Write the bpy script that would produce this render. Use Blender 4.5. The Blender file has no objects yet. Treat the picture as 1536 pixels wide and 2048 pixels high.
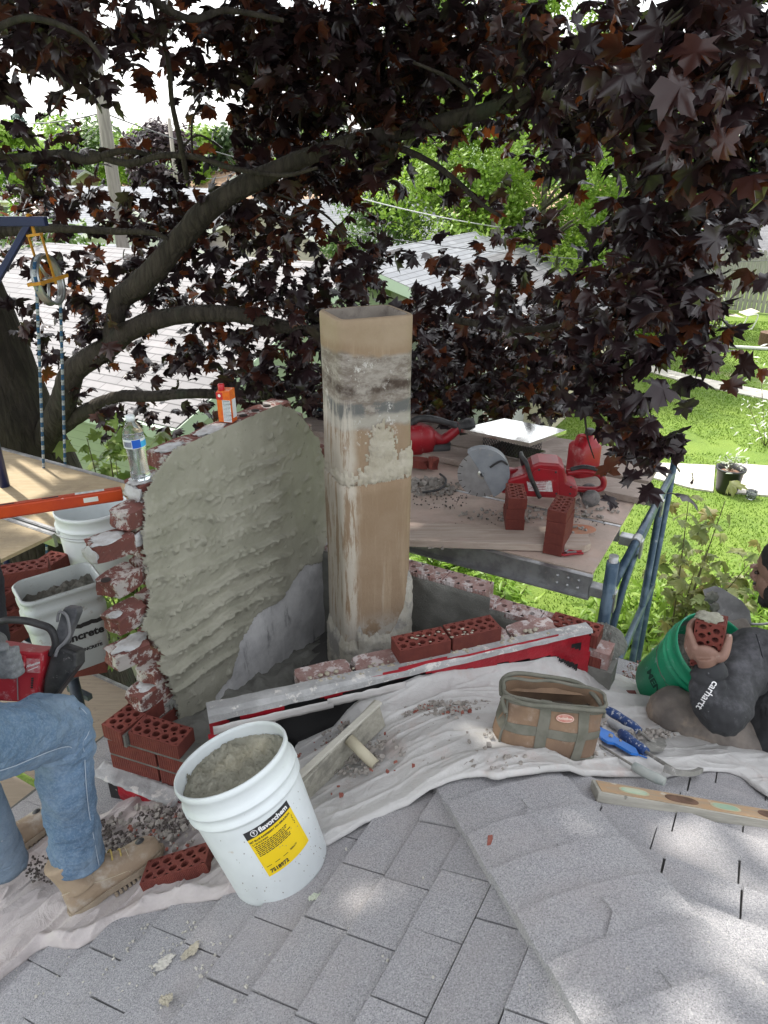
import bpy, math, random
import numpy as np
from mathutils import Vector, Matrix, noise as mnoise
random.seed(7); rng = np.random.default_rng(7)
scene = bpy.context.scene
col = scene.collection
# ---------------------------------------------------------------- camera, sky, sun, exposure
F = 1449.0; PITCH = math.radians(25.6); CH = 4.7
cam = bpy.data.objects.new('camera', bpy.data.cameras.new('camera')); col.objects.link(cam)
cam.location = (0, 0, CH); cam.rotation_euler = (math.pi/2-PITCH, 0, 0)
cam.data.sensor_fit = 'VERTICAL'; cam.data.sensor_height = 24; cam.data.lens = 24*F/2048
cam.data.clip_start = 0.05; cam.data.clip_end = 3000
scene.camera = cam
SUN = Vector((-0.36, 0.36, 0.86)).normalized()
elev = math.asin(SUN.z); azim = math.atan2(SUN.x, SUN.y)
w = bpy.data.worlds.new('World'); scene.world = w; w.use_nodes = True
nt = w.node_tree; nt.nodes.clear()
sky = nt.nodes.new('ShaderNodeTexSky'); sky.sky_type = 'NISHITA'; sky.sun_disc = False
sky.sun_elevation = elev; sky.sun_rotation = azim; sky.dust_density = 3.0; sky.air_density = 1.2; sky.ozone_density = 1.0
bg = nt.nodes.new('ShaderNodeBackground'); bg.inputs[1].default_value = 0.15
hs = nt.nodes.new('ShaderNodeHueSaturation'); hs.inputs['Saturation'].default_value = 0.16; hs.inputs['Value'].default_value = 1.3
wo = nt.nodes.new('ShaderNodeOutputWorld')
nt.links.new(sky.outputs[0], hs.inputs['Color']); nt.links.new(hs.outputs[0], bg.inputs[0]); nt.links.new(bg.outputs[0], wo.inputs[0])
sl = bpy.data.lights.new('sun', 'SUN'); sl.energy = 2.3; sl.angle = math.radians(0.9); sl.color = (1, .95, .86)
so = bpy.data.objects.new('sun', sl); col.objects.link(so); so.rotation_euler = SUN.to_track_quat('Z', 'Y').to_euler()
scene.view_settings.view_transform = 'Standard'; scene.view_settings.look = 'None'
scene.view_settings.exposure = 1.38; scene.view_settings.gamma = 1
# ---------------------------------------------------------------- sight lines of the photograph
c_, s_ = math.cos(PITCH), math.sin(PITCH)
CAM = np.array([0, 0, CH])
def ray(px, py):
    b = (1024-py)/F
    return np.array([(px-768)/F, c_+b*s_, -s_+b*c_])
def at(px, py, t): return CAM+ray(px, py)*t
def atz(px, py, z):
    r = ray(px, py); return CAM+r*((z-CH)/r[2])
def aty(px, py, y):
    r = ray(px, py); return CAM+r*(y/r[1])
def onv(px, py, P, n):           # vertical plane through P with plan normal n
    r = ray(px, py); P = np.array(P[:2]); n = np.array(n)
    return CAM+r*((P@n)/(r[:2]@n))
def proj(q):
    q = np.array(q)-CAM; d = q[1]*c_-q[2]*s_; u = q[1]*s_+q[2]*c_
    return 768+F*q[0]/d, 1024-F*u/d
U2 = np.array([.871, -.491]); V2 = np.array([.491, .871])      # plan axes of the house
U3 = Vector((.871, -.491, 0)); V3 = Vector((.491, .871, 0)); Z3 = Vector((0, 0, 1))
SL = .38
PL = (SL*.871, -SL*.491, 2.98+SL*.8962)                         # left slope z = a x + b y + c
r_ = ray(1165, 2048); t_ = (PL[2]-CH)/(r_[2]-PL[0]*r_[0]-PL[1]*r_[1])
HP = (CAM+r_*t_)[:2]+.165*np.array([.963, .269])                # hip in plan
HD = np.array([-.269, .963])
zH = PL[0]*HP[0]+PL[1]*HP[1]+PL[2]
PR = (-SL*.491, -SL*.871, zH+SL*(.491*HP[0]+.871*HP[1]))
def zL(x, y): return PL[0]*x+PL[1]*y+PL[2]
def zR(x, y): return PR[0]*x+PR[1]*y+PR[2]
def roof(x, y): return min(zL(x, y), zR(x, y))
def rp(px, py, up=0.0):
    r = ray(px, py); t = 0
    for P in (PL, PR): t = max(t, (P[2]+up-CH)/(r[2]-P[0]*r[0]-P[1]*r[1]))
    return CAM+r*t
NL = Vector((-PL[0], -PL[1], 1)).normalized(); NR = Vector((-PR[0], -PR[1], 1)).normalized()
def nz(x, y, z=0, s=1.0): return mnoise.noise(Vector((x*s, y*s, z*s)))
def fbm(x, y, z=0, s=1.0, o=4):
    v = 0; a = .5
    for i in range(o): v += a*mnoise.noise(Vector((x*s+i*7.1, y*s, z*s))); s *= 2.1; a *= .5
    return v
# ---------------------------------------------------------------- materials
MATS = {}
def rgb(r, g, b): return (r, g, b, 1)
class NT:
    def __init__(s, name):
        s.m = bpy.data.materials.new(name); s.m.use_nodes = True; s.t = s.m.node_tree
        s.b = s.t.nodes['Principled BSDF']; s.tc = s.t.nodes.new('ShaderNodeTexCoord'); s.c = s.tc.outputs['Object']
    def lk(s, a, b): s.t.links.new(a, b)
    def new(s, k): return s.t.nodes.new('ShaderNode'+k)
    def put(s, v, sock):
        if isinstance(v, (int, float)): sock.default_value = v
        elif isinstance(v, tuple): sock.default_value = v if len(v) == 4 or sock.type == 'VECTOR' else (*v, 1)
        else: s.lk(v, sock)
    def mp(s, scale=(1, 1, 1), loc=(0, 0, 0), rot=(0, 0, 0)):
        n = s.new('Mapping'); s.lk(s.c, n.inputs[0]); n.inputs['Scale'].default_value = scale; n.inputs['Location'].default_value = loc; n.inputs['Rotation'].default_value = rot
        return n.outputs[0]
    def noise(s, sc, det=4, rough=.6, vec=None, dist=0):
        n = s.new('TexNoise'); n.inputs['Scale'].default_value = sc; n.inputs['Detail'].default_value = det; n.inputs['Roughness'].default_value = rough; n.inputs['Distortion'].default_value = dist
        s.lk(vec or s.c, n.inputs['Vector']); return n.outputs['Fac']
    def voro(s, sc, vec=None, feat='F1', out='Distance'):
        n = s.new('TexVoronoi'); n.feature = feat; n.inputs['Scale'].default_value = sc; s.lk(vec or s.c, n.inputs['Vector']); return n.outputs[out]
    def step(s, v, lo, hi):
        n = s.new('MapRange'); n.interpolation_type = 'SMOOTHSTEP'; s.put(v, n.inputs[0]); n.inputs[1].default_value = lo; n.inputs[2].default_value = hi; return n.outputs[0]
    def ma(s, op, a, b=0.0, c=None):
        n = s.new('Math'); n.operation = op; s.put(a, n.inputs[0]); s.put(b, n.inputs[1])
        if c is not None: s.put(c, n.inputs[2])
        return n.outputs[0]
    def mix(s, f, a, b):
        n = s.new('Mix'); n.data_type = 'RGBA'; s.put(f, n.inputs[0]); s.put(a, n.inputs[6]); s.put(b, n.inputs[7]); return n.outputs[2]
    def xyz(s, v=None):
        n = s.new('SeparateXYZ'); s.lk(v or s.c, n.inputs[0]); return n.outputs
    def bump(s, h, dist=.003, st=1.0):
        n = s.new('Bump'); n.inputs['Distance'].default_value = dist; n.inputs['Strength'].default_value = st; s.lk(h, n.inputs['Height'])
        if s.b.inputs['Normal'].is_linked: s.lk(s.b.inputs['Normal'].links[0].from_socket, n.inputs['Normal'])
        s.lk(n.outputs[0], s.b.inputs['Normal'])
    def fin(s, colr, rough=.7, metal=0.0, spec=None):
        s.put(colr, s.b.inputs['Base Color']); s.put(rough, s.b.inputs['Roughness']); s.put(metal, s.b.inputs['Metallic'])
        if spec is not None: s.b.inputs['Specular IOR Level'].default_value = spec
        return s.m
def M(name, c1, c2=None, sc=8, det=4, rough=.7, metal=0, bump=0, bs=60, st=(1, 1, 1), spots=(), lo=.35, hi=.65, spec=None):
    if name in MATS: return MATS[name]
    n = NT(name); v = n.mp(st) if st != (1, 1, 1) else n.c
    colr = c1 if c2 is None else n.mix(n.step(n.noise(sc, det, vec=v), lo, hi), c1, c2)
    for i, (c, s, a, b) in enumerate(spots):
        colr = n.mix(n.step(n.noise(s, 6, .7, vec=n.mp((1, 1, 1), (3.1*i+1, 7.7*i, 0))), a, b), colr, c)
    if bump: n.bump(n.noise(bs, 6, .7, vec=v), bump)
    MATS[name] = n.fin(colr, rough, metal, spec); return MATS[name]
# ---------------------------------------------------------------- objects
def tag(o, label=None, cat=None, group=None, kind=None):
    if label: o['label'] = label
    if cat: o['category'] = cat
    if group: o['group'] = group
    if kind: o['kind'] = kind
    return o
def empty(name, loc, label, cat, group=None, rot=None):
    o = bpy.data.objects.new(name, None); col.objects.link(o); o.empty_display_size = .1
    o.location = tuple(float(a) for a in loc)
    if rot is not None: o.rotation_euler = rot.to_euler()
    o['org'] = [float(a) for a in loc]
    tag(o, label, cat, group); return o
def org(p):
    return np.array(p['org']) if p is not None and 'org' in p else np.zeros(3)
class MB:
    def __init__(s): s.v = []; s.f = []; s.sm = []
    def add(s, vs, fs, smooth=False):
        o = len(s.v); s.v += [tuple(float(a) for a in q) for q in vs]
        s.f += [tuple(i+o for i in f) for f in fs]; s.sm += [smooth]*len(fs); return s
    def box(s, c, sz, R=None, taper=1.0):
        c = Vector(c); x, y, z = sz[0]/2, sz[1]/2, sz[2]/2; vs = []
        for dz in (-1, 1):
            k = taper if dz > 0 else 1
            for dx, dy in ((-1, -1), (1, -1), (1, 1), (-1, 1)):
                q = Vector((dx*x*k, dy*y*k, dz*z)); vs.append(c+(R @ q if R else q))
        return s.add(vs, [(3, 2, 1, 0), (4, 5, 6, 7), (0, 1, 5, 4), (1, 2, 6, 5), (2, 3, 7, 6), (3, 0, 4, 7)])
    def tube(s, pts, rad, seg=10, cap=True, smooth=True, flat=1.0, up=None, fn=None):
        pts = [Vector(p) for p in pts]; n = len(pts); o = len(s.v); fs = []; vs = []
        if isinstance(rad, (int, float)): rad = [rad]*n
        t0 = (pts[1]-pts[0]).normalized(); a = Vector(up) if up else (Vector((0, 0, 1)) if abs(t0.z) < .9 else Vector((1, 0, 0)))
        a = (a-a.dot(t0)*t0).normalized()
        for i in range(n):
            t = (pts[min(i+1, n-1)]-pts[max(i-1, 0)]).normalized(); a = (a-a.dot(t)*t).normalized(); b = t.cross(a)
            for k in range(seg):
                an = 2*math.pi*k/seg; r = rad[i]
                if fn: r *= fn(i/(n-1), an)
                vs.append(pts[i]+a*math.cos(an)*r*flat+b*math.sin(an)*r)
        for i in range(n-1):
            for k in range(seg):
                k2 = (k+1) % seg; fs.append((i*seg+k, i*seg+k2, (i+1)*seg+k2, (i+1)*seg+k))
        s.add(vs, fs, smooth)
        if cap: s.f += [tuple(o+k for k in range(seg))[::-1], tuple(o+(n-1)*seg+k for k in range(seg))]; s.sm += [False, False]
        return s
    def lathe(s, prof, seg=40, smooth=True, R=None, c=(0, 0, 0), sx=1, sy=1):
        c = Vector(c); vs = []; fs = []; n = len(prof)
        for r, z in prof:
            for k in range(seg):
                a = 2*math.pi*k/seg; q = Vector((r*math.cos(a)*sx, r*math.sin(a)*sy, z)); vs.append(c+(R @ q if R else q))
        for i in range(n-1):
            for k in range(seg):
                k2 = (k+1) % seg; fs.append((i*seg+k, i*seg+k2, (i+1)*seg+k2, (i+1)*seg+k))
        if prof[0][0] > 1e-5: fs.append(tuple(range(seg))[::-1])
        if prof[-1][0] > 1e-5 and False: pass
        return s.add(vs, fs, smooth)
    def prism(s, poly, O, X, Y, N, th):       # poly in (X,Y) plane at O, extruded th along N
        O = Vector(O); X = Vector(X); Y = Vector(Y); N = Vector(N); n = len(poly)
        vs = [O+X*p[0]+Y*p[1] for p in poly]; vs += [v+N*th for v in vs]
        fs = [tuple(range(n))[::-1], tuple(range(n, 2*n))]+[(i, (i+1) % n, n+(i+1) % n, n+i) for i in range(n)]
        return s.add(vs, fs)
    def grid(s, fn, nu, nv, smooth=True, keep=None):
        vs = [fn(i/nu, j/nv) for j in range(nv+1) for i in range(nu+1)]
        fs = []
        for j in range(nv):
            for i in range(nu):
                if keep and not keep((i+.5)/nu, (j+.5)/nv): continue
                a = j*(nu+1)+i; fs.append((a, a+1, a+nu+2, a+nu+1))
        return s.add(vs, fs, smooth)
    def build(s, name, mat, parent=None, local=False, bevel=0, solid=0, sub=0, label=None, cat=None, group=None, kind=None):
        me = bpy.data.meshes.new(name); vs = np.array(s.v, float).reshape(-1, 3)
        if parent is not None and not local: vs = vs-org(parent)
        loc = np.zeros(3)
        if parent is None and not local and len(vs):
            loc = np.array([vs[:, 0].mean(), vs[:, 1].mean(), vs[:, 2].min()]); vs = vs-loc
        used = sorted({i for f in s.f for i in f})
        if len(used) < len(vs):
            mpi = {a: b for b, a in enumerate(used)}; vs = vs[used]; s.f = [tuple(mpi[i] for i in f) for f in s.f]
        me.from_pydata(vs.tolist(), [], s.f); me.polygons.foreach_set('use_smooth', s.sm)
        if mat is not None: me.materials.append(mat)
        me.update()
        o = bpy.data.objects.new(name, me); col.objects.link(o)
        if parent is not None: o.parent = parent; o['org'] = [float(a) for a in (org(parent) if not local else np.zeros(3))]
        else: o.location = tuple(loc); o['org'] = [float(a) for a in loc]
        if solid: md = o.modifiers.new('solid', 'SOLIDIFY'); md.thickness = solid; md.offset = -1
        if bevel: md = o.modifiers.new('bevel', 'BEVEL'); md.width = bevel; md.segments = 2; md.limit_method = 'ANGLE'; md.angle_limit = math.radians(40)
        if sub: md = o.modifiers.new('sub', 'SUBSURF'); md.levels = sub; md.render_levels = sub
        tag(o, label, cat, group, kind); return o
def basis(X, Y, Z): return Matrix((Vector(X), Vector(Y), Vector(Z))).transposed()
def frame(z, x):                                  # rotation with given local Z and X as close as possible
    z = Vector(z).normalized(); x = Vector(x); x = (x-x.dot(z)*z).normalized(); return basis(x, z.cross(x), z)
def copy_thing(o, loc, rot, label=None):
    def cp(a, p):
        b = a.copy(); col.objects.link(b); b.parent = p
        for ch in a.children: cp(ch, b)
        return b
    r = cp(o, None); r.location = tuple(float(a) for a in loc); r.rotation_euler = rot.to_euler()
    if label: r['label'] = label
    return r
def text_mesh(txt, size, align='CENTER', bold=0.0, shear=0):
    cu = bpy.data.curves.new('t', 'FONT'); cu.body = txt; cu.size = size; cu.align_x = align; cu.align_y = 'CENTER'; cu.offset = bold; cu.shear = shear; cu.resolution_u = 3
    o = bpy.data.objects.new('t', cu); col.objects.link(o)
    dg = bpy.context.evaluated_depsgraph_get(); me = o.evaluated_get(dg).to_mesh()
    vs = [tuple(v.co) for v in me.vertices]; fs = [tuple(p.vertices) for p in me.polygons]
    o.evaluated_get(dg).to_mesh_clear(); bpy.data.objects.remove(o); bpy.data.curves.remove(cu)
    return vs, fs
def text(mb, txt, size, fn, **k):                 # fn maps flat (x,y) to 3D
    vs, fs = text_mesh(txt, size, **k); return mb.add([fn(x, y) for x, y, _ in vs], fs)
def lerp(a, b, t): return a+(b-a)*t
def smooth_path(P, n):
    P = [Vector(p) for p in P]; out = []
    if len(P) == 2: return [P[0].lerp(P[1], i/n) for i in range(n+1)]
    for i in range(n+1):
        t = i/n*(len(P)-1); k = min(int(t), len(P)-2); f = t-k
        p0 = P[max(k-1, 0)]; p1 = P[k]; p2 = P[k+1]; p3 = P[min(k+2, len(P)-1)]
        out.append(.5*((2*p1)+(p2-p0)*f+(2*p0-5*p1+4*p2-p3)*f*f+(3*p1-p0-3*p2+p3)*f**3))
    return out
def rlerp(R, n): return [float(np.interp(i/n*(len(R)-1), range(len(R)), R)) for i in range(n+1)]
def inpoly(x, y, P):
    c = False; j = len(P)-1
    for i in range(len(P)):
        if (P[i][1] > y) != (P[j][1] > y) and x < (P[j][0]-P[i][0])*(y-P[i][1])/(P[j][1]-P[i][1])+P[i][0]: c = not c
        j = i
    return c
def dpoly(x, y, P):
    best = 1e9
    for i in range(len(P)):
        ax, ay = P[i-1]; bx, by = P[i]; dx, dy = bx-ax, by-ay
        t = max(0, min(1, ((x-ax)*dx+(y-ay)*dy)/(dx*dx+dy*dy+1e-12))); best = min(best, math.hypot(x-ax-t*dx, y-ay-t*dy))
    return best if inpoly(x, y, P) else -best
# ================================================================ the setting
# lawn
n = NT('lawn'); g = n.mix(n.step(n.noise(1.2, 6, .65), .35, .65), (.08, .165, .012), (.14, .22, .022))
g = n.mix(n.step(n.noise(30, 6, .8), .3, .7), g, (.19, .27, .04)); g = n.mix(n.step(n.noise(.45, 5, .7), .60, .68), g, (.33, .28, .17)); g = n.mix(n.ma('MULTIPLY', n.step(n.noise(.9, 4, .7, vec=n.mp((1, 1, 1), (7, 3, 0))), .45, .65), .5), g, (.05, .11, .012))
n.bump(n.noise(45, 6, .8), .03); LAWN = n.fin(g, .9)
mb = MB(); mb.grid(lambda a, b: (lerp(-260, 260, a), lerp(-30, 600, b), 0), 8, 8); mb.build('lawn', LAWN, kind='structure', label='sunlit mown lawn')
# grass blades near enough to read
def blades(name, N, region, h, mat, label):
    vs = []; P = region(N)
    a = rng.uniform(0, 6.28, len(P)); L = rng.uniform(.5, 1.2, len(P))*h; wd = rng.uniform(.003, .006, len(P))*(1+P[:, 1]/12)
    dx = np.cos(a); dy = np.sin(a); ln = rng.uniform(-.5, .5, (len(P), 2))
    v = np.zeros((len(P), 3, 3)); v[:, 0, 0] = P[:, 0]-dx*wd; v[:, 0, 1] = P[:, 1]-dy*wd; v[:, 1, 0] = P[:, 0]+dx*wd; v[:, 1, 1] = P[:, 1]+dy*wd
    v[:, 2, 0] = P[:, 0]+ln[:, 0]*L; v[:, 2, 1] = P[:, 1]+ln[:, 1]*L; v[:, 2, 2] = L
    m = MB(); m.v = v.reshape(-1, 3).tolist(); m.f = [(3*i, 3*i+1, 3*i+2) for i in range(len(P))]; m.sm = [False]*len(P)
    return m.build(name, mat, kind='stuff', label=label)
n = NT('grass_blade'); g = n.mix(n.step(n.noise(1.0, 5, .7), .35, .65), (.10, .205, .014), (.21, .31, .032)); g = n.mix(n.step(n.noise(60, 2), .4, .6), g, (.16, .265, .024))
n.b.inputs['Transmission Weight'].default_value = 0; GRASS = n.fin(g, .6)
PATHS = []
def path_px(P, zt=.012):
    return [atz(x, y, zt) for x, y in P]
PA = path_px([(1290, 728), (1380, 752), (1460, 768), (1560, 788), (1560, 804), (1460, 784), (1370, 765), (1290, 742)])
PB1 = path_px([(1130, 918), (1430, 932), (1426, 984), (1385, 978), (1300, 955), (1120, 930)])
PB2 = path_px([(1447, 926), (1620, 940), (1620, 1000), (1440, 984)])
def nopath(P):
    k = []
    for p in P:
        k.append(not any(inpoly(p[0], p[1], [(q[0], q[1]) for q in Q]) for Q in (PA, PB1, PB2)) and nz(p[0], p[1], 0, .45)+.3*nz(p[0], p[1], 4, 3) < .30)
    return P[np.array(k)]
def reg(N):
    P = np.stack([rng.uniform(.5, 1.0, N)**1 * 0 + rng.uniform(.5, 14, N), 4.5+rng.random(N)**1.4*20], 1)
    P = P[(P[:, 0] < P[:, 1]*.62+.8)]
    return nopath(P)
blades('grass', 210000, reg, .034, GRASS, 'blades of mown grass on the sunny lawn')
def reg2(N):
    return np.stack([rng.uniform(-2.6, .6, N), rng.uniform(2.8, 8, N)], 1)
blades('grass', 20000, reg2, .07, GRASS, 'shaded grass under the maple')
CONC = M('concrete', (.46, .43, .38), (.56, .53, .47), 3, rough=.9, bump=.003, bs=80)
for k, Q in enumerate((PA, PB1, PB2)):
    mb = MB(); m = len(Q); lo = [(q[0], q[1], -.05) for q in Q]; hi = [(q[0], q[1], .03) for q in Q]
    mb.add(lo+hi, [tuple(range(m, 2*m))[::-1]]+[(i, (i+1) % m, m+(i+1) % m, m+i) for i in range(m)])
    o = mb.build('garden_path', CONC, kind='structure'); o['label'] = ['concrete path crossing the lawn', 'concrete slab left of the plant pot', 'concrete slab right of the plant pot'][k]
mb = MB(); a = atz(1400, 690, .05); b = atz(1580, 700, .05); mb.tube([a, b], .05, 8); mb.build('edging_pipe', M('white_pipe', (.6, .6, .58), rough=.5), label='long pale pipe lying across the lawn', cat='pipe')

# ---------------------------------------------------------------- our house: shingled hip roof
def granite(name, c1, c2, dirt):
    n = NT(name)
    g = n.mix(n.step(n.noise(230, 3, .9), .38, .62), c1, c2)
    g = n.mix(n.step(n.voro(190), .08, .30), (.09, .09, .095), g)
    g = n.mix(n.ma('MULTIPLY', n.step(n.noise(330, 2), .58, .66), .7), g, (.62, .61, .62))
    g = n.mix(n.ma('MULTIPLY', n.step(n.noise(2.2, 5, .7), .42, .7), .35), g, dirt)
    info = n.new('Attribute'); info.attribute_name = 'tone'; g2 = n.mix(n.ma('MULTIPLY', info.outputs['Fac'], .22), g, (.17, .165, .175))
    # white mortar crumbs and dust
    d = n.step(n.noise(55, 6, .75), .64, .67); area = n.step(n.noise(1.7, 3, .6, vec=n.mp((1, 1, 1), (4, 2, 0))), .46, .6)
    g2 = n.mix(n.ma('MULTIPLY', d, n.ma('MULTIPLY', area, .8)), g2, (.55, .52, .46))
    n.bump(n.noise(260, 3, .8), .003); return n.fin(g2, .92)
SH = granite('shingle', (.24, .24, .255), (.43, .425, .44), (.38, .34, .33))
hse = empty('house', (.6, 1.0, 0), 'house whose grey shingled hip roof fills the foreground', 'house')
def clip(P, o, nrm):            # keep side dot>=0
    out = []
    for i in range(len(P)):
        a, b = P[i-1], P[i]; da = (a[0]-o[0])*nrm[0]+(a[1]-o[1])*nrm[1]; db = (b[0]-o[0])*nrm[0]+(b[1]-o[1])*nrm[1]
        if (da >= 0) != (db >= 0): t = da/(da-db); out.append((a[0]+(b[0]-a[0])*t, a[1]+(b[1]-a[1])*t))
        if db >= 0: out.append(b)
    return out
hipN = np.array([HD[1], -HD[0]])    # points right of hip
def shingles(name, O, cdir, fdir, zf, nrm, side, x0, x1, y0, y1, hole):
    mb = MB(); tones = []; E = .142; co = math.sqrt(1+SL*SL)
    j = 0; y = y0
    while y < y1:                       # y = distance down the slope in plan
        x = x0+random.random()*.2
        while x < x1:
            L = random.choice([.14, .17, .2, .24, .3]); th = random.choice([.008, .010, .014])
            tw = .012 if random.random() < .5 else 0
            q = [(x+.002, y+.005), (x+L-.002, y+.005), (x+L-.002+random.uniform(-.003, .003), y+E/co+tw*0), (x+.002, y+E/co+random.uniform(-.003, .003))]
            x += L
            P = [tuple(O+cdir*a+fdir*b) for a, b in q]
            P = clip(P, HP, hipN*side)
            if len(P) < 3 or hole(sum(p[0] for p in P)/len(P), sum(p[1] for p in P)/len(P)): continue
            yy = lambda p: (p[0]-O[0])*fdir[0]+(p[1]-O[1])*fdir[1]-y
            top = [(p[0], p[1], zf(p[0], p[1])+.004+(th+.004)*max(0, min(1, yy(p)/(E/co)))) for p in P]
            bot = [(p[0], p[1], zf(p[0], p[1])-.006) for p in P]; m = len(P)
            s = sum((P[i-1][0]*P[i][1]-P[i][0]*P[i-1][1]) for i in range(m))
            if s < 0: top.reverse(); bot.reverse()
            mb.add(top+bot, [tuple(range(m))]+[(i, m+i, m+(i+1) % m, (i+1) % m) for i in range(m)])
            tones += [random.random()**2]*(m+1)
        y += E/co
    o = mb.build(name, SH, hse); at_ = o.data.attributes.new('tone', 'FLOAT', 'FACE'); at_.data.foreach_set('value', tones)
    return o
O2 = np.array([.3, .3]); fl2 = -U2; fr2 = V2
r_ = ray(90, 1588); q_ = CAM+r_*((PL[2]-CH)/(r_[2]-PL[0]*r_[0]-PL[1]*r_[1])); E1 = float((q_[:2]-O2)@fl2); E2 = 2.55
inch = [(-.93, 1.93), (-.6, 1.74), (.80, 2.22), (.95, 2.42), (-.3, 3.1)]
hole = lambda x, y: inpoly(x, y, inch)
shingles('roof_slope', O2, V2, fl2, zL, NL, -1, -1.6, 3.2, -2.2, E1, hole)
shingles('roof_slope', O2, U2, fr2, zR, NR, 1, -1.6, 3.6, -2.2, E2, hole)
mb = MB()     # deck under the shingles
e1 = O2+fl2*(E1+.1); e2 = O2+fr2*(E2+.1)
hz = lambda t: HP+HD*t
def dk_poly(zf, side, lim_o, lim_n):
    P = [(-4, -2.5), (5, -2.5), (5, 6), (-4, 6)]; P = clip(P, HP, hipN*side); P = clip(P, lim_o, -lim_n)
    return [(p[0], p[1], zf(p[0], p[1])-.004) for p in P]
for zf, side, lo_, ln_ in ((zL, -1, e1, fl2), (zR, 1, e2, fr2)):
    P = dk_poly(zf, side, lo_, ln_); mb.add(P, [tuple(range(len(P)))])
mb.build('roof_deck', M('tar_board', (.09, .088, .085), rough=.9), hse, solid=.02)
mb = MB(); tones = []     # hip caps
hd3 = Vector((HD[0], HD[1], PL[0]*HD[0]+PL[1]*HD[1])); hl = hd3.length; hdn = hd3/hl
across = Vector((hipN[0], hipN[1], 0))
def cap_pt(t, u, lift):      # t along hip in m, u across -1..1
    b = Vector((HP[0], HP[1], zH))+hdn*t; w_ = .178
    q = b+across*(w_*u); zz = zL(q.x, q.y) if u < 0 else zR(q.x, q.y)
    return Vector((q.x, q.y, zz-.022*math.exp(-(u*3.0)**2)+.027+lift))
t = 1.1; k = 0
while t > -2.6:
    Lc = .145; nu, nv = 20, 4; base = len(mb.v); jit = random.uniform(-.012, .012)
    vs = []
    for j in range(nv+1):
        for i in range(nu+1):
            u = lerp(-1, 1, i/nu); a = j/nv
            vs.append(cap_pt(t-.03+(Lc+.035)*(1-a)-.0+jit*0, u+jit*.3, (.009 if a > 0 else 0)*a*1.2+.003*nz(u*2, t*3)+(.002 if abs(u) < 1 else -.006)))
    # lower butt edge is at larger t (downhill)
    vs = [cap_pt(t+(Lc+.03)*b-.03, lerp(-1, 1, i/nu)*1.0+jit*.25, .014*b+.002*nz(i*.3, t*5)) for b in (0, .33, .66, 1) for i in range(nu+1)]
    fs = []
    for j in range(3):
        for i in range(nu): a = j*(nu+1)+i; fs.append((a, a+1, a+nu+2, a+nu+1))
    lowr = [v-Z3*.014 for v in vs[3*(nu+1):]]; sideL = [v-Z3*.034 for v in vs[0::nu+1]]; sideR = [v-Z3*.034 for v in vs[nu::nu+1]]
    n0 = len(vs); vs2 = vs+lowr+sideL+sideR
    for i in range(nu): fs.append((3*(nu+1)+i, 3*(nu+1)+i+1, n0+i+1, n0+i))
    sL = n0+nu+1; sR = sL+4
    for j in range(3):
        fs.append((j*(nu+1), (j+1)*(nu+1), sL+j+1, sL+j)); fs.append((j*(nu+1)+nu, sR+j, sR+j+1, (j+1)*(nu+1)+nu))
    mb.add(vs2, fs, False); tones += [random.random()*.7]*len(fs); t -= Lc*.97
o = mb.build('hip_cap', SH, hse); at_ = o.data.attributes.new('tone', 'FLOAT', 'FACE'); at_.data.foreach_set('value', tones)
SID = M('vinyl_siding', (.62, .60, .55), rough=.6)
mb = MB()  # walls below the eaves
def wallseg(a, b, z0, z1, th=.12):
    a = Vector((*a, 0)); b = Vector((*b, 0)); d_ = (b-a); L = d_.length; d_.normalize(); nn = Vector((-d_.y, d_.x, 0))
    mb.box((a+b)/2+Z3*(z0+z1)/2, (L, th, z1-z0), basis(d_, nn, Z3))
cn = O2+fl2*(E1-.25)+fr2*(E2-.3)
wallseg(cn, cn-V2*6.5, 0, 2.35); wallseg(cn, cn+U2*6.5, 0, 2.1)
mb.build('wall', SID, hse)
# gutter along the right eave
GUT = M('white_aluminium', (.62, .62, .60), (.42, .41, .40), 6, rough=.45)
def gutter(a, b, parent):
    mb = MB(); a = Vector(a); b = Vector(b); d_ = (b-a).normalized(); nn = d_.cross(Z3)*-1
    prof = [(-.01, .05), (-.01, -.05), (.05, -.06), (.10, -.03), (.115, .03), (.10, .035), (.095, .02), (.05, -.045), (0.0, -.04), (0, .05)]
    vs = [q+nn*x+Z3*z for q in (a, b) for x, z in prof]; m = len(prof)
    mb.add(vs, [(i, i+1, m+i+1, m+i) for i in range(m-1)]); return mb.build('gutter', GUT, parent, solid=.002)
ge = O2+fr2*(E2+.12)
def eR(s): q = ge+U2*s; return (q[0], q[1], zR(q[0], q[1])-.01)
gutter(eR(-.4), eR(4.5), hse)
print('E1', E1, 'HP', HP, 'gut', proj(eR(.6)), proj(eR(1.2)))
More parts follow.
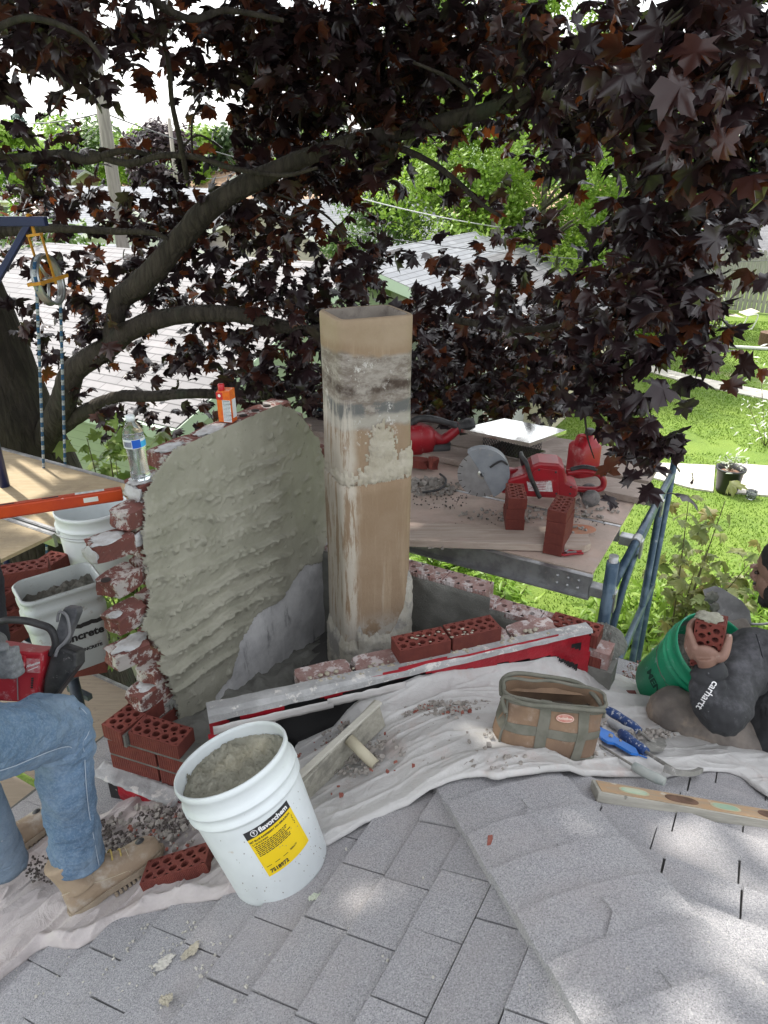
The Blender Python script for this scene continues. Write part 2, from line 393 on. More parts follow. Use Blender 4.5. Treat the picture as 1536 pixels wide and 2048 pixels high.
# ================================================================ chimney
K = np.array([-.952, 1.89]); Ko = K; LW = 1.30
CO = K+V2*LW                                     # far outer corner
KR = CO+U2*1.42                                  # near outer corner on the right
ZT = 3.12                                        # top of the low near wall
DA = np.array([-.56, 1.83]); DB = np.array([.77, 2.29]); D2 = (DB-DA)/np.linalg.norm(DB-DA); DN2 = np.array([-D2[1], D2[0]]); DL = float(np.linalg.norm(DB-DA))
D3 = Vector((*D2, 0)); DN3 = Vector((*DN2, 0))
def v3(p, z): return Vector((float(p[0]), float(p[1]), z))
def brickmat(name, c1, c2, mort, amt):
    n = NT(name); g = n.mix(n.step(n.noise(25, 6, .7), .35, .65), c1, c2)
    info = n.new('ObjectInfo'); g = n.mix(n.ma('MULTIPLY', info.outputs['Random'], .25), g, (.10, .03, .025))
    g = n.mix(n.step(n.noise(16, 7, .75, vec=n.mp((1, 1, 1), (3, 1, 2))), amt, amt+.06), g, mort)
    nn = n.xyz(n.tc.outputs['Normal']); xy = n.xyz(); side = n.ma('LESS_THAN', n.ma('ABSOLUTE', nn[2]), .5)
    wv = n.ma('SINE', n.ma('MULTIPLY', n.ma('ADD', xy[0], xy[1]), 1250.0))
    n.bump(n.ma('ADD', n.ma('MULTIPLY', n.ma('MULTIPLY', wv, side), .5), n.noise(170, 5, .8)), .0025)
    return n.fin(g, .9)
BR_NEW = brickmat('new_red_brick', (.215, .048, .033), (.165, .034, .026), (.36, .22, .18), .66)
BR_OLD = brickmat('old_red_brick', (.25, .088, .070), (.21, .085, .072), (.56, .52, .49), .50)
BR_DUST = brickmat('dusty_brick', (.30, .17, .15), (.38, .27, .25), (.56, .50, .49), .50)
MORT_NEW = M('wet_mortar', (.30, .295, .235), (.37, .36, .295), 6, rough=.85, bump=.004, bs=260, spots=[((.17, .17, .14), 30, .62, .7)])
MORT_GREY = M('grey_mortar', (.15, .15, .135), (.22, .22, .20), 9, rough=.8, bump=.006, bs=150)
MORT_OLD = M('old_mortar', (.40, .36, .28), (.50, .46, .38), 12, rough=.95, bump=.004, bs=200, spots=[((.34, .31, .26), 14, .55, .7)])
chim = empty('brick_chimney', v3(CO*.5+K*.25+KR*.25, 0), 'half demolished red brick chimney with toothed broken edge and fresh grey mortar inside', 'chimney')
def brick_cored(mb, c, R, L=.194, W=.092, H=.057, nx=5, ny=2, hr=.0115, sx=0, seg=14):
    """one cored brick; L along R.x"""
    o = len(mb.v); cw = (L-.016)/nx; cd = (W-.010)/ny; X0 = -L/2; Y0 = -W/2; vs = []; fs = []
    def P(x, y, z): vs.append(Vector(c)+R @ Vector((x, y, z))); return len(vs)-1
    T = H/2; xs = [-L/2+.008+cw*i for i in range(nx+1)]; ys = [-W/2+.005+cd*i for i in range(ny+1)]
    for z, flip in ((T, 0), (-T, 1)):
        # rim
        a = [P(-L/2, -W/2, z), P(L/2, -W/2, z), P(L/2, W/2, z), P(-L/2, W/2, z)]; b = [P(xs[0], ys[0], z), P(xs[-1], ys[0], z), P(xs[-1], ys[-1], z), P(xs[0], ys[-1], z)]
        for i in range(4): q = (a[i], a[(i+1) % 4], b[(i+1) % 4], b[i]); fs.append(q[::-1] if flip else q)
        if z > 0: ta = a
        else: ba = a
    for i in range(nx):
        for j in range(ny):
            cx = (xs[i]+xs[i+1])/2+random.uniform(-.0007, .0007)+(.0035 if j else -.0035)*(sx); cy = (ys[j]+ys[j+1])/2; hw = cw/2; hd = cd/2
            rings = []
            for z, flip in ((T, 0), (-T, 1)):
                sq = []; ci = []
                for k in range(seg):
                    an = 2*math.pi*(k+.5)/seg; dx, dy = math.cos(an), math.sin(an); m = max(abs(dx)/hw, abs(dy)/hd)
                    sq.append(P((xs[i]+xs[i+1])/2+dx/m, cy+dy/m, z)); ci.append(P(cx+dx*hr, cy+dy*hr, z))
                for k in range(seg):
                    k2 = (k+1) % seg; q = (ci[k], sq[k], sq[k2], ci[k2]); fs.append(q[::-1] if flip else q)
                rings.append(ci)
            for k in range(seg): k2 = (k+1) % seg; fs.append((rings[0][k], rings[0][k2], rings[1][k2], rings[1][k]))
    for i in range(4): fs.append((ba[i], ba[(i+1) % 4], ta[(i+1) % 4], ta[i]))
    return mb.add(vs, fs)
def rough_brick(mb, c, R, L, W=.092, H=.057, br=0.0, ends=(1, 1), div=6):
    """solid brick whose end(s) are broken unevenly"""
    nx, ny, nz_ = 10, 5, 4; seed = random.random()*99
    def q(i, j, k):
        x = (i/nx-.5)*L; y = (j/ny-.5)*W; z = (k/nz_-.5)*H
        e0 = math.exp(-(i)/1.5)*ends[0]; e1 = math.exp(-(nx-i)/1.5)*ends[1]; e = max(e0, e1)*br
        d = Vector((nz(x+seed, y, z, 26), nz(x, y+seed, z, 26), nz(x, y, z+seed, 26)))
        x += (e0-e1)*br*(.45+.9*nz(seed, y, z, 30)); k_ = 1-.10*e/max(br, 1e-6)*(1 if br else 0)
        p = Vector((x, y*k_, z*k_))+d*(.0012+.005*e/max(br, 1e-6)*(1 if br else 0)); return Vector(c)+R @ p
    idx = {}; vs = []; fs = []
    def g(i, j, k):
        if (i, j, k) not in idx: idx[(i, j, k)] = len(vs); vs.append(q(i, j, k))
        return idx[(i, j, k)]
    for i in range(nx):
        for j in range(ny):
            fs.append((g(i, j, nz_), g(i+1, j, nz_), g(i+1, j+1, nz_), g(i, j+1, nz_))); fs.append((g(i, j, 0), g(i, j+1, 0), g(i+1, j+1, 0), g(i+1, j, 0)))
    for i in range(nx):
        for k in range(nz_):
            fs.append((g(i, 0, k), g(i+1, 0, k), g(i+1, 0, k+1), g(i, 0, k+1))); fs.append((g(i, ny, k), g(i, ny, k+1), g(i+1, ny, k+1), g(i+1, ny, k)))
    for j in range(ny):
        for k in range(nz_):
            fs.append((g(0, j, k), g(0, j, k+1), g(0, j+1, k+1), g(0, j+1, k))); fs.append((g(nx, j, k), g(nx, j+1, k), g(nx, j+1, k+1), g(nx, j, k+1)))
    return mb.add(vs, fs)
RU = basis(U3, V3, Z3); RV = basis(V3, -U3, Z3)
# left wall ---- courses from the top down; s runs along V from K
teeth = [.36, .245, .17, .06, .22, .075, .26, .07, .27, .055, .24, .16, .10, .0, .0, .0, .0, .0, .0, .0]
endst = [1.04, 1.12, 1.19, 1.21]+[1.30]*20
CHh = .0667; ZW = 3.865
mbs = MB(); mo = MB(); wh = MB()
for i in range(20):
    zc = ZW-CHh*i-.0285; s0 = teeth[i]; s1 = endst[i]; s = s0; off = .5*(i % 2)
    first = True
    while s < s1-.03:
        L = min(.194, s1-s)
        if not first or i in (0, ): pass
        elif i % 2: L = .14
        c = v3(K+U2*.046+V2*(s+L/2), zc)
        rt = Matrix.Rotation(random.uniform(-.10, .10) if first and i > 0 else 0, 3, 'Z')
        if i in (3, 9) and first: rt = Matrix.Rotation(-.32, 3, 'Z')
        if i >= 13 and first and i < 17: s += L+.008; first = False; continue
        rough_brick(mbs, c, rt @ RV, L, br=.018 if first and i > 0 else .003)
        s += L+.008; first = False
    if i < 19: mo.box(v3(K+U2*.046+V2*((max(s0, teeth[min(i+1, 19)])+.03+endst[i])/2), zc-.0335), (endst[i]-max(s0, teeth[min(i+1, 19)])-.04, .082, .012), RV)
mbs.build('left_wall', BR_OLD, chim); mo.build('mortar_joint', MORT_OLD, chim)
# white render left clinging to the toothed bricks
def blob(mb, c, r, sc=(1, 1, .35), R=None, n=10, rough=.45, seed=None):
    sd = random.random()*50 if seed is None else seed; c = Vector(c); vs = []; fs = []
    for i in range(n+1):
        ph = math.pi*i/n
        for k in range(2*n):
            th = math.pi*k/n; d = Vector((math.sin(ph)*math.cos(th), math.sin(ph)*math.sin(th), math.cos(ph)))
            q = d*r*(1+rough*nz(d.x+sd, d.y, d.z, 1.7)+rough*.5*nz(d.x+sd, d.y, d.z, 5)); q = Vector((q.x*sc[0], q.y*sc[1], q.z*sc[2])); vs.append(c+(R @ q if R else q))
    for i in range(n):
        for k in range(2*n): k2 = (k+1) % (2*n); fs.append((i*2*n+k, (i+1)*2*n+k, (i+1)*2*n+k2, i*2*n+k2))
    return mb.add(vs, fs, True)
WHT = M('white_render', (.62, .63, .64), (.50, .49, .48), 30, rough=.9, bump=.003, bs=200)
for (s, i, a, b, up) in [(.30, 1, .055, .036, 1), (.12, 3, .05, .038, 1), (.135, 9, .06, .036, 1), (.42, 0, .05, .03, 1), (.62, 0, .07, .032, 1), (.10, 7, .022, .02, 1), (.30, 5, .02, .02, 1), (.20, 12, .06, .034, 1), (.28, 2, .02, .018, 1)]:
    wh = MB(); blob(wh, v3(K+U2*.046+V2*s, ZW-CHh*i+.001), 1, (a, b, .004), RV, 12, .5); wh.build('render_patch', WHT, chim)
for (s, i, w_) in [(.247, 1, .04), (.055, 3, .036), (.26, 6, .02)]:
    wh = MB(); blob(wh, v3(K+U2*.046+V2*(s), ZW-CHh*i-.028), 1, (.005, w_, .026), RV, 10, .5); wh.build('render_patch', WHT, chim)
for (s, i) in [(.36, 1), (.26, 2), (.2, 3), (.4, 5)]:
    wh = MB(); blob(wh, v3(K+U2*.088+V2*(s), ZW-CHh*i-.03), 1, (.05, .004, .02), RV, 10, .6); wh.build('render_patch', WHT, chim)
# visible core holes on top of the wall
for s, i in [(.42, 0), (.80, 0), (.87, 0), (.94, 0), (1.08, 1), (.09, 5)]:
    mb = MB(); mb.lathe([(.0001, .0028), (.015, .0025), (.0155, .0005)], 14, c=v3(K+U2*.046+V2*s, ZW-CHh*i)); mb.build('core_hole', M('dark_hole', (.035, .025, .022), rough=1), chim)
# wet parge on the inside of the left wall
IN = K+U2*.092
def wpx(px, py, off=.0):
    q = onv(px, py, IN+U2*off, U2); return ((q[:2]-IN)@V2, q[2])
pg = [(288, 985), (345, 902), (420, 860), (485, 824), (530, 802), (553, 808), (584, 826), (604, 842), (615, 862), (632, 882), (646, 925), (648, 980), (650, 1060), (640, 1120), (600, 1130), (560, 1190), (500, 1232), (470, 1290), (460, 1345), (425, 1390), (410, 1480), (415, 1560), (380, 1600), (350, 1560), (340, 1480), (356, 1440), (350, 1390), (318, 1330), (322, 1300), (284, 1250), (298, 1190), (286, 1120), (284, 1060), (292, 1010)]
pgw = [wpx(*p) for p in pg]
old = [(650, 1050), (652, 1290), (600, 1340), (560, 1420), (400, 1480), (390, 1400), (440, 1300), (480, 1200), (560, 1120)]
oldw = [wpx(*p) for p in old]
S0, S1, Z0, Z1 = .0, 1.28, 2.45, 3.88
def pheight(s, z):
    d = dpoly(s, z, pgw)+.012+.022*fbm(s, z, 3, 14, 3)+.014*fbm(s, z, 8, 60, 3)
    if d < 0: return None
    # trowel ridges: bands that sink gently with s
    w_ = z+.10*(s-.5)+.035*fbm(s, z, 1, 3.2, 2)
    reg_ = max(0, min(1, (s-.16)/.1))*max(0, min(1, (.98-s-.25*max(0, 3.25-z))/.12))*max(0, min(1, (z-2.98+.1*s)/.12))*max(0, min(1, (3.74-z)/.05))
    fr = (w_*11.5+.12*s*11+.55*nz(s, z, 2, 2.6)+.25*nz(s, z, 9, 6)) % 1.0
    rd = (fr**1.8)*(1 if fr < .94 else (1-fr)/.06)*.036*max(.08, min(1, .8+1.5*nz(s, z, 6, 3.1)))
    rag = max(0, fbm(s, z, 8, 42, 3))*.034*(1 if .55 < fr < .97 else .25)
    sm_ = .006*fbm(s, z, 5, 7, 3)
    swp = .009*max(0, nz(s*2.2+z*2.2, (s-z)*.5, 9, 3.2))*(1-reg_)+max(0, fbm(s, z, 12, 24, 3)-.12)*.028*(1-.6*reg_)
    return min(1, d/.006)**.6*(.011+reg_*(rd+rag)+sm_+swp+.0012*fbm(s, z, 4, 110, 2))
nu, nv = 320, 350
H = [[pheight(lerp(S0, S1, i/nu), lerp(Z0, Z1, j/nv)) for i in range(nu+1)] for j in range(nv+1)]
def pgf(a, b):
    i = round(a*nu); j = round(b*nv); h = H[j][i]; s = lerp(S0, S1, a); z = lerp(Z0, Z1, b); return v3(IN+U2*((h if h is not None else 0)+.001)+V2*s, z)
mb = MB(); mb.grid(pgf, nu, nv, keep=lambda a, b: all(H[j][i] is not None for i in (int(a*nu), int(a*nu)+1) for j in (int(b*nv), int(b*nv)+1)))
mb.build('parge_coat', MORT_NEW, chim, label='thick ridged coat of wet grey mortar')
n = NT('old_render'); g = n.mix(n.step(n.noise(5, 6, .7), .3, .7), (.40, .40, .41), (.64, .64, .64)); g = n.mix(n.step(n.noise(14, 6, .75, vec=n.mp((1, 1, .25))), .55, .7), g, (.24, .24, .245))
g = n.mix(n.ma('MULTIPLY', n.step(n.noise(9, 6, .75, vec=n.mp((1, 1, .15), (5, 0, 0))), .6, .75), .8), g, (.58, .58, .58)); n.bump(n.noise(60, 6, .7), .004); REND = n.fin(g, .9)
mb = MB(); mb.grid(lambda a, b: v3(IN+U2*(.004+.004*fbm(a*3, b*3, 0, 4))+V2*lerp(.12, 1.3, a), lerp(2.3, 3.35, b)), 50, 50, keep=lambda a, b: lerp(2.3, 3.35, b) < 3.3 and (lerp(.12, 1.3, a) > .36))
mb.build('old_render', REND, chim)
# right wall: low, cored bricks along the top
IR = CO-V2*.092
zr1 = onv(900, 1165, IR, V2)[2]; zr2 = onv(1090, 1245, IR, V2)[2]
print('right wall tops', zr1, zr2)
def rw(px, py): q = onv(px, py, IR, V2); return float((q[:2]-CO)@U2)
sA = rw(985, 1195); sB = 1.42-.0
zr2 = zr1-.067*round((zr1-zr2)/.067)
mb = MB(); rbm = MB()
for zt, a0, a1 in ((zr1, .10, sA), (zr2, sA, 1.24)):
    s = a0
    while s < a1-.03:
        L = min(.194, a1-s); c = v3(CO-V2*.046+U2*(s+L/2), zt-.0285)
        if L > .12: brick_cored(mb, c, RU, L=L, hr=.011, nx=3, ny=1)
        else: rough_brick(mb, c, RU, L, br=.004)
        s += L+.003
z = zr2-CHh
mb.box(v3(CO-V2*.046+U2*(.09+sA)/2, (zr1-.058+2.3)/2), (sA-.09, .088, zr1-.058-2.3), RU)
mb.box(v3(CO-V2*.046+U2*(sA+1.40)/2, (zr2-.058+2.3)/2), (1.40-sA, .088, zr2-.058-2.3), RU)
mb.build('right_wall', BR_DUST, chim)
def rp_h(a, b):
    s = a*1.27; z = lerp(2.3, zr1, b); lim = (zr1 if s < sA else zr2)-.012+.012*nz(s, 0, 0, 9)
    if z > lim+.008: return None
    return min(1, (lim+.008-z)/.02)*(.013+.012*fbm(s, z, 2, 6, 4)+.008*max(0, nz(s*2+z*2, s-z, 3, 6)))
nu2, nv2 = 120, 60; H2 = [[rp_h(i/nu2, j/nv2) for i in range(nu2+1)] for j in range(nv2+1)]
mb = MB(); mb.grid(lambda a, b: v3(IR-V2*((H2[round(b*nv2)][round(a*nu2)] or 0)+.001)+U2*a*1.27, lerp(2.3, zr1, b)), nu2, nv2, keep=lambda a, b: H2[int(b*nv2)+1][int(a*nu2)] is not None and H2[int(b*nv2)+1][int(a*nu2)+1] is not None)
mb.f = [f[::-1] for f in mb.f]; mb.build('parge_coat', MORT_GREY, chim, label='smooth dark grey mortar on the low wall')
# right end: two new bricks and a heap of mortar
def new_brick(c, R, hr=.0115, label=None, nx=5):
    mb = MB(); brick_cored(mb, c, R, sx=1, hr=hr, nx=nx); return mb.build('brick', BR_NEW, chim, bevel=.0015, label=label)
q = atz(1192, 1286, 2.985); cR = v3(q[:2], 2.955)
new_brick(cR, basis(V3, -U3, Z3)); new_brick(cR-Z3*.134+V3*.01, basis(V3, -U3, Z3)); new_brick(v3(KR-U2*.17-V2*.046, zr2-.0285+.01), RU)
mb = MB(); mb.box(cR-Z3*.067+V3*.005, (.185, .08, .076), basis(V3, -U3, Z3)); mb.box(cR-Z3*.36, (.19, .09, .36), basis(V3, -U3, Z3))
def heap(mb, c, rx, ry, h, R, seed=0, n=46, sc=18, am=.35, base=-.02):
    def fn(a, b):
        x = a*2-1; y = b*2-1; r = min(1, math.hypot(x, y)*(1+.18*nz(x+seed, y, 0, 2))); hh = h*(1-r**2.6)*(1+am*fbm(x*rx, y*ry, seed, sc*3))+.006*fbm(x*rx, y*ry, seed, sc*4)*(1-r)
        return Vector(c)+R @ Vector((x*rx, y*ry, hh if r < 1 else base))
    return mb.grid(fn, n, n, keep=lambda a, b: math.hypot(a*2-1, b*2-1) < 1.02)
q = atz(1205, 1265, 2.99); heap(mb, v3(q[:2], 2.94), .10, .13, .05, RU, 3, am=.75, sc=26)
q = atz(1150, 1255, 2.96)
mb.box(v3(KR-U2*.05-V2*.05, 2.62), (.10, .10, .64), RU); mb.build('mortar_bed', MORT_GREY, chim)
# left return: new bricks laid at the outer corner
UR3 = Matrix.Rotation(math.radians(9), 3, 'Z') @ U3; UR2 = np.array([UR3.x, UR3.y]); VR3 = Matrix.Rotation(math.radians(9), 3, 'Z') @ V3; RUR = basis(UR3, VR3, Z3)
c1 = v3(K+V2*.097+U2*.046, 3.0-.0285+.004); new_brick(c1, RV)
c2 = v3(K+UR2*(.092+.010+.097)+V2*.046, 3.0-.0285+.005); new_brick(c2, RUR, .0125)
for k in range(1, 3):
    cc = v3(K+UR2*(.097-.0)+V2*.05, 3.0-.0285-CHh*k); rough_dummy = None
    mbx = MB(); brick_cored(mbx, cc, RUR); mbx.build('brick', BR_NEW, chim, bevel=.0015)
    mbx = MB(); brick_cored(mbx, cc+UR3*.202, RUR); mbx.build('brick', BR_NEW, chim, bevel=.0015)
    mbx = MB(); brick_cored(mbx, v3(K+V2*.20+U2*.046, cc.z), RV); mbx.build('brick', BR_NEW, chim, bevel=.0015)
mb = MB()
for k in range(0, 3): mb.box(v3(K+UR2*.195+V2*.048, 3.0-.0617-CHh*k), (.386, .084, .012), RUR); mb.box(v3(K+U2*.046+V2*.2, 3.0-.0617-CHh*k), (.30, .084, .012), RV)
mb.box(v3(K+U2*.096+V2*.03, 2.967), (.012, .05, .05), RU)
heap(mb, v3(K+V2*.26+U2*.05, 2.965), .10, .055, .05, RV, 9, n=30)
heap(mb, v3(K+U2*.36+V2*.12, 2.62), .15, .14, .26, RU, 12, am=.12)
heap(mb, v3(K+U2*.33+V2*.30, 2.62), .22, .18, .14, RU, 5, am=.15)
heap(mb, v3(K+U2*.46+V2*.02, 2.60), .10, .07, .16, RU, 15, n=40, am=.1)
mb.build('mortar_bed', MORT_GREY, chim)
# near diagonal wall
mb = MB(); wthk = .1
mb.box(v3(DA+D2*(DL*.5+.12)+DN2*.06, (ZT-.07+2.3)/2), (DL*.82, .095, ZT-.07-2.3), basis(D3, DN3, Z3))
s = .30
while s < 1.28:
    rough_brick(mb, v3(DA+D2*(s+.097)+DN2*.075, ZT-.032), basis(D3, DN3, Z3) @ Matrix.Rotation(random.uniform(-.03, .03), 3, 'Z'), .194, br=.012); s += .204
mb.build('near_wall', BR_DUST, chim)
b1 = atz(832, 1262, ZT+.06); cb = v3(DA+D2*((b1[:2]-DA)@D2)+DN2*.058, ZT+.032)
new_brick(cb, basis(D3, DN3, Z3), .0118, 'new red brick with mortar crumbs laid on the near wall', 5); new_brick(cb+D3*.203+DN3*.006+Z3*.002, Matrix.Rotation(.02, 3, 'Z') @ basis(D3, DN3, Z3), .0118)
mb = MB(); heap(mb, v3(DA+D2*1.02+DN2*.085, ZT-.01), .045, .04, .04, RU, 21, n=20)
for k in range(90):
    s = random.uniform(.3, 1.25); blob(mb, v3(DA+D2*s+DN2*random.uniform(.0, .05), ZT+.004), random.uniform(.003, .011), (1, 1, .6), None, 4)
for k in range(26): blob(mb, cb+D3*random.uniform(-.03, .2)+DN3*random.uniform(-.035, .02)+Z3*.030, random.uniform(.002, .005), (1.6, 1, .5), None, 4)
mb.build('mortar_crumbs', MORT_OLD, chim, kind='stuff')
mb = MB()  # debris floor inside
mb.grid(lambda a, b: v3(K+U2*lerp(.09, 1.0, a)+V2*lerp(.1, 1.22, b), 2.56+.24*(1-b)+.05*fbm(a*5, b*5, 0, 3)+.05*max(0, nz(a*9, b*9, 3, 2))+.1*math.exp(-((a-.05)/.15)**2)), 60, 60)
mb.build('debris_fill', MORT_GREY, chim)
mb = MB()   # lower shaft of the chimney down to the ground
P = [K+U2*.02+V2*.02, CO+U2*.02-V2*.02, KR-U2*.04-V2*.02, KR-U2*.04-V2*.2, K+U2*.5-V2*.02]
vs = [v3(p, 0) for p in P]+[v3(p, 2.5) for p in P]; mb.add(vs, [(i, 5+i, 5+(i+1) % 5, (i+1) % 5) for i in range(5)]+[(5, 6, 7, 8, 9)]); mb.build('shaft', BR_OLD, chim)
# ---- membrane, red tape and metal edging on the uphill face
BLK = M('black_membrane', (.006, .006, .007), (.013, .013, .014), 5, rough=.35, bump=.002, bs=12)
RED = M('red_tape', (.42, .014, .028), (.30, .010, .02), 10, rough=.32, bump=.006, bs=16)
ALU = M('dusty_flashing', (.46, .46, .46), (.30, .30, .30), 9, rough=.6, bump=.004, bs=50, st=(1, 1, 1), spots=[((.62, .60, .57), 22, .56, .62)])
FELT = M('pale_flashing_strip', (.60, .58, .57), (.50, .48, .47), 8, rough=.6, bump=.002, bs=20)
def dface(s, z, off=0.0): return v3(DA+D2*s-DN2*off, z)
def sheet(name, P, th, mat, lab=None, wav=.006, n=24, off=.004, sc=7):
    """patch on the diagonal face; P = polygon in (s,z)"""
    xs = [p[0] for p in P]; zs = [p[1] for p in P]; x0, x1, z0, z1 = min(xs), max(xs), min(zs), max(zs); nx = max(4, int((x1-x0)/.008)); nz_ = max(4, int((z1-z0)/.008))
    m = MB(); m.grid(lambda a, b: dface(lerp(x0, x1, a), lerp(z0, z1, b), off+wav*(1+fbm(lerp(x0, x1, a), lerp(z0, z1, b), off*100, sc, 3))), nx, nz_, keep=lambda a, b: inpoly(lerp(x0, x1, a)+.003*nz(b*9, a*9, off, 9), lerp(z0, z1, b), P))
    return m.build(name, mat, chim, label=lab)
def dpx(px, py):
    q = onv(px, py, DA, DN2); return (float((q[:2]-DA)@D2), float(q[2]))
sheet('membrane', [(0.0, 2.3), (DL+.02, 2.3), (DL+.02, ZT), (0, ZT)], 0, BLK, wav=.002, off=.003)
sheet('tape', [dpx(*p) for p in [(415, 1425), (450, 1412), (470, 1500), (455, 1530), (420, 1500)]], 0, RED, off=.008)
sheet('tape', [dpx(*p) for p in [(478, 1425), (510, 1418), (570, 1395), (560, 1425), (520, 1442), (485, 1440)]], 0, RED, off=.012, wav=.008)
sheet('tape', [dpx(*p) for p in [(632, 1385), (700, 1362), (810, 1325), (950, 1298), (1176, 1252), (1172, 1345), (1160, 1350), (1110, 1310), (1100, 1306), (990, 1322), (1010, 1340), (985, 1345), (940, 1330), (900, 1345), (870, 1342), (835, 1340), (740, 1362), (650, 1392)]], 0, RED, off=.010, wav=.007)
sheet('tape_gap', [dpx(*p) for p in [(1125, 1283), (1153, 1274), (1150, 1290)]], 0, BLK, off=.034, wav=.001)
sheet('tape_gap', [dpx(*p) for p in [(1104, 1302), (1145, 1318), (1142, 1330), (1108, 1311)]], 0, BLK, off=.036, wav=.001)
m = MB()
def edge(s, w0, z0, w1, z1):
    return [dface(s, z0, w0), dface(s, z1, w1)]
zt = lambda s: ZT+.002+.004*nz(s, 0, 0, 6)
N_ = 70
m.grid(lambda a, b: dface(lerp(-.01, DL+.01, a), ZT+([.006, .004, -.012, -.034, -.037][round(b*4)])*lerp(1, .3, a)+.004*nz(a*8, b, 0, 3), [-.025, .012, .022, .026, .012][round(b*4)]), N_, 4, smooth=False)
m.build('metal_edging', ALU, chim, solid=.002)
for (a0, a1, dz) in [(0.0, .40, .045), (.38, .66, .038), (.13, .20, .075)]:
    m = MB(); m.grid(lambda a, b: dface(lerp(a0, a1, a), ZT-dz-.034*b+.004*nz(a*5, 0, a0, 3), .033+.004*nz(a*3, b, a0*9, 3)), 14, 3); m.build('flashing_strip', FELT, chim, solid=.002)
# left return panel
m = MB(); q0 = K-V2*.005+U2*-.02; q1 = K+UR2*.42-V2*.03
m.grid(lambda a, b: v3(q0+(q1-q0)*a-V2*.004, lerp(2.30, 2.80, b)), 20, 10); m.build('membrane', BLK, chim, label='black membrane under the new corner bricks')
m = MB(); m.grid(lambda a, b: v3(q0+(q1-q0)*lerp(.12, 1.05, a)-V2*(.012+.012*fbm(a*3, b*3, 2, 3)), lerp(2.69-.02*nz(a, 0, 0, 5), 2.80-.05*(1-a)*0, b)), 30, 12); m.build('tape', RED, chim, label='crumpled red tape under the corner bricks')
m = MB(); m.grid(lambda a, b: v3(q0+(q1-q0)*lerp(-.05, .75, a)-V2*(lerp(-.02, .045, b)+.006*nz(a*6, b*2, 0, 2)), 2.81-.014*b+.006*nz(a*8, b*3, 1, 3)), 30, 5); m.build('flashing_strip', ALU, chim, solid=.002)

# ================================================================ clay flue liner
flue_c = np.array([-.064, 2.54]); fa = math.radians(23)
FX = Vector((math.cos(fa), math.sin(fa), 0)); FY = Vector((-math.sin(fa), math.cos(fa), 0)); FW, FD = .275, .235
ZF1 = 4.245; ZFJ = 3.66; ZF0 = 2.66
print('flue top px', proj(v3(flue_c, ZF1)), 'joint', proj(v3(flue_c-np.array(FY[:2])*.1, ZFJ)), 'base', proj(v3(flue_c-np.array(FY[:2])*.1, 2.9)))
def rr(t, w, d, r):      # rounded rectangle, t 0..1 -> (x,y),(nx,ny)
    P = [(w/2-r, -d/2, w/2, -d/2+r, -90), ]
    segs = [(w-2*r, 'e'), (math.pi*r/2, 'c'), (d-2*r, 'e'), (math.pi*r/2, 'c')]*2
    per = 2*(w+d-4*r)+2*math.pi*r; u = (t % 1)*per
    cs = [(-w/2+r, -d/2, 1, 0), (w/2-r, -d/2+r, 0, 0), (w/2, -d/2+r, 0, 1), (w/2-r, d/2-r, 0, 0), (w/2-r, d/2, -1, 0), (-w/2+r, d/2-r, 0, 0), (-w/2, d/2-r, 0, -1), (-w/2+r, -d/2+r, 0, 0)]
    a0 = [0, -90, 0, 0, 0, 90, 0, 180]
    for i, (L, k) in enumerate(segs):
        if u <= L+1e-9:
            x, y, dx, dy = cs[i]
            if k == 'e': return (x+dx*u, y+dy*u), (dy, -dx)
            an = math.radians(a0[i])+u/r; return (x+r*math.cos(an), y+r*math.sin(an)), (math.cos(an), math.sin(an))
        u -= L
    return rr(0, w, d, r)
def fp(t, z, off=0.0, w=FW, d=FD, r=.038):
    (x, y), (nx, ny) = rr(t, w, d, r); return Vector((*flue_c, z))+FX*(x+nx*off)+FY*(y+ny*off)
n = NT('clay_tile'); z = n.xyz()[2]; nn1 = n.noise(7, 5, .65); base = n.mix(n.step(nn1, .3, .7), (.285, .205, .135), (.25, .172, .107))
base = n.mix(n.ma('MULTIPLY', n.step(n.noise(26, 5, .7, vec=n.mp((1, 1, .06))), .5, .72), .5), base, (.40, .31, .21))
H_ = ZF1; up_ = n.ma('ADD', z, n.ma('MULTIPLY', n.ma('SUBTRACT', n.noise(6, 4, .6), .5), .09))   # object z is world height
def band(a, b, s=.02): return n.ma('MULTIPLY', n.step(up_, a-s, a+s), n.ma('SUBTRACT', 1, n.step(up_, b-s, b+s)))
col_ = n.mix(band(4.16, 4.4), base, n.mix(n.step(nn1, .3, .7), (.34, .26, .18), (.29, .215, .14)))
grime = n.mix(n.step(n.noise(14, 7, .75, vec=n.mp((1, 1, 2.2))), .4, .62), (.17, .14, .115), (.33, .30, .265))
col_ = n.mix(band(3.865, 4.125, .012), col_, grime)
col_ = n.mix(n.ma('MULTIPLY', band(3.99, 4.03, .012), n.step(n.noise(9, 5, .7), .4, .6)), col_, (.06, .04, .03))
col_ = n.mix(n.ma('MULTIPLY', band(3.905, 3.955, .008), n.step(n.noise(13, 6, .8), .36, .5)), col_, (.12, .122, .118))
col_ = n.mix(n.ma('MULTIPLY', band(3.87, 3.91, .012), .75), col_, (.38, .36, .31))
wsm = n.ma('MULTIPLY', band(3.80, 4.13, .02), n.step(n.noise(20, 7, .8, vec=n.mp((1, 1, .7), (2, 9, 1))), .58, .66)); col_ = n.mix(wsm, col_, (.58, .56, .53))
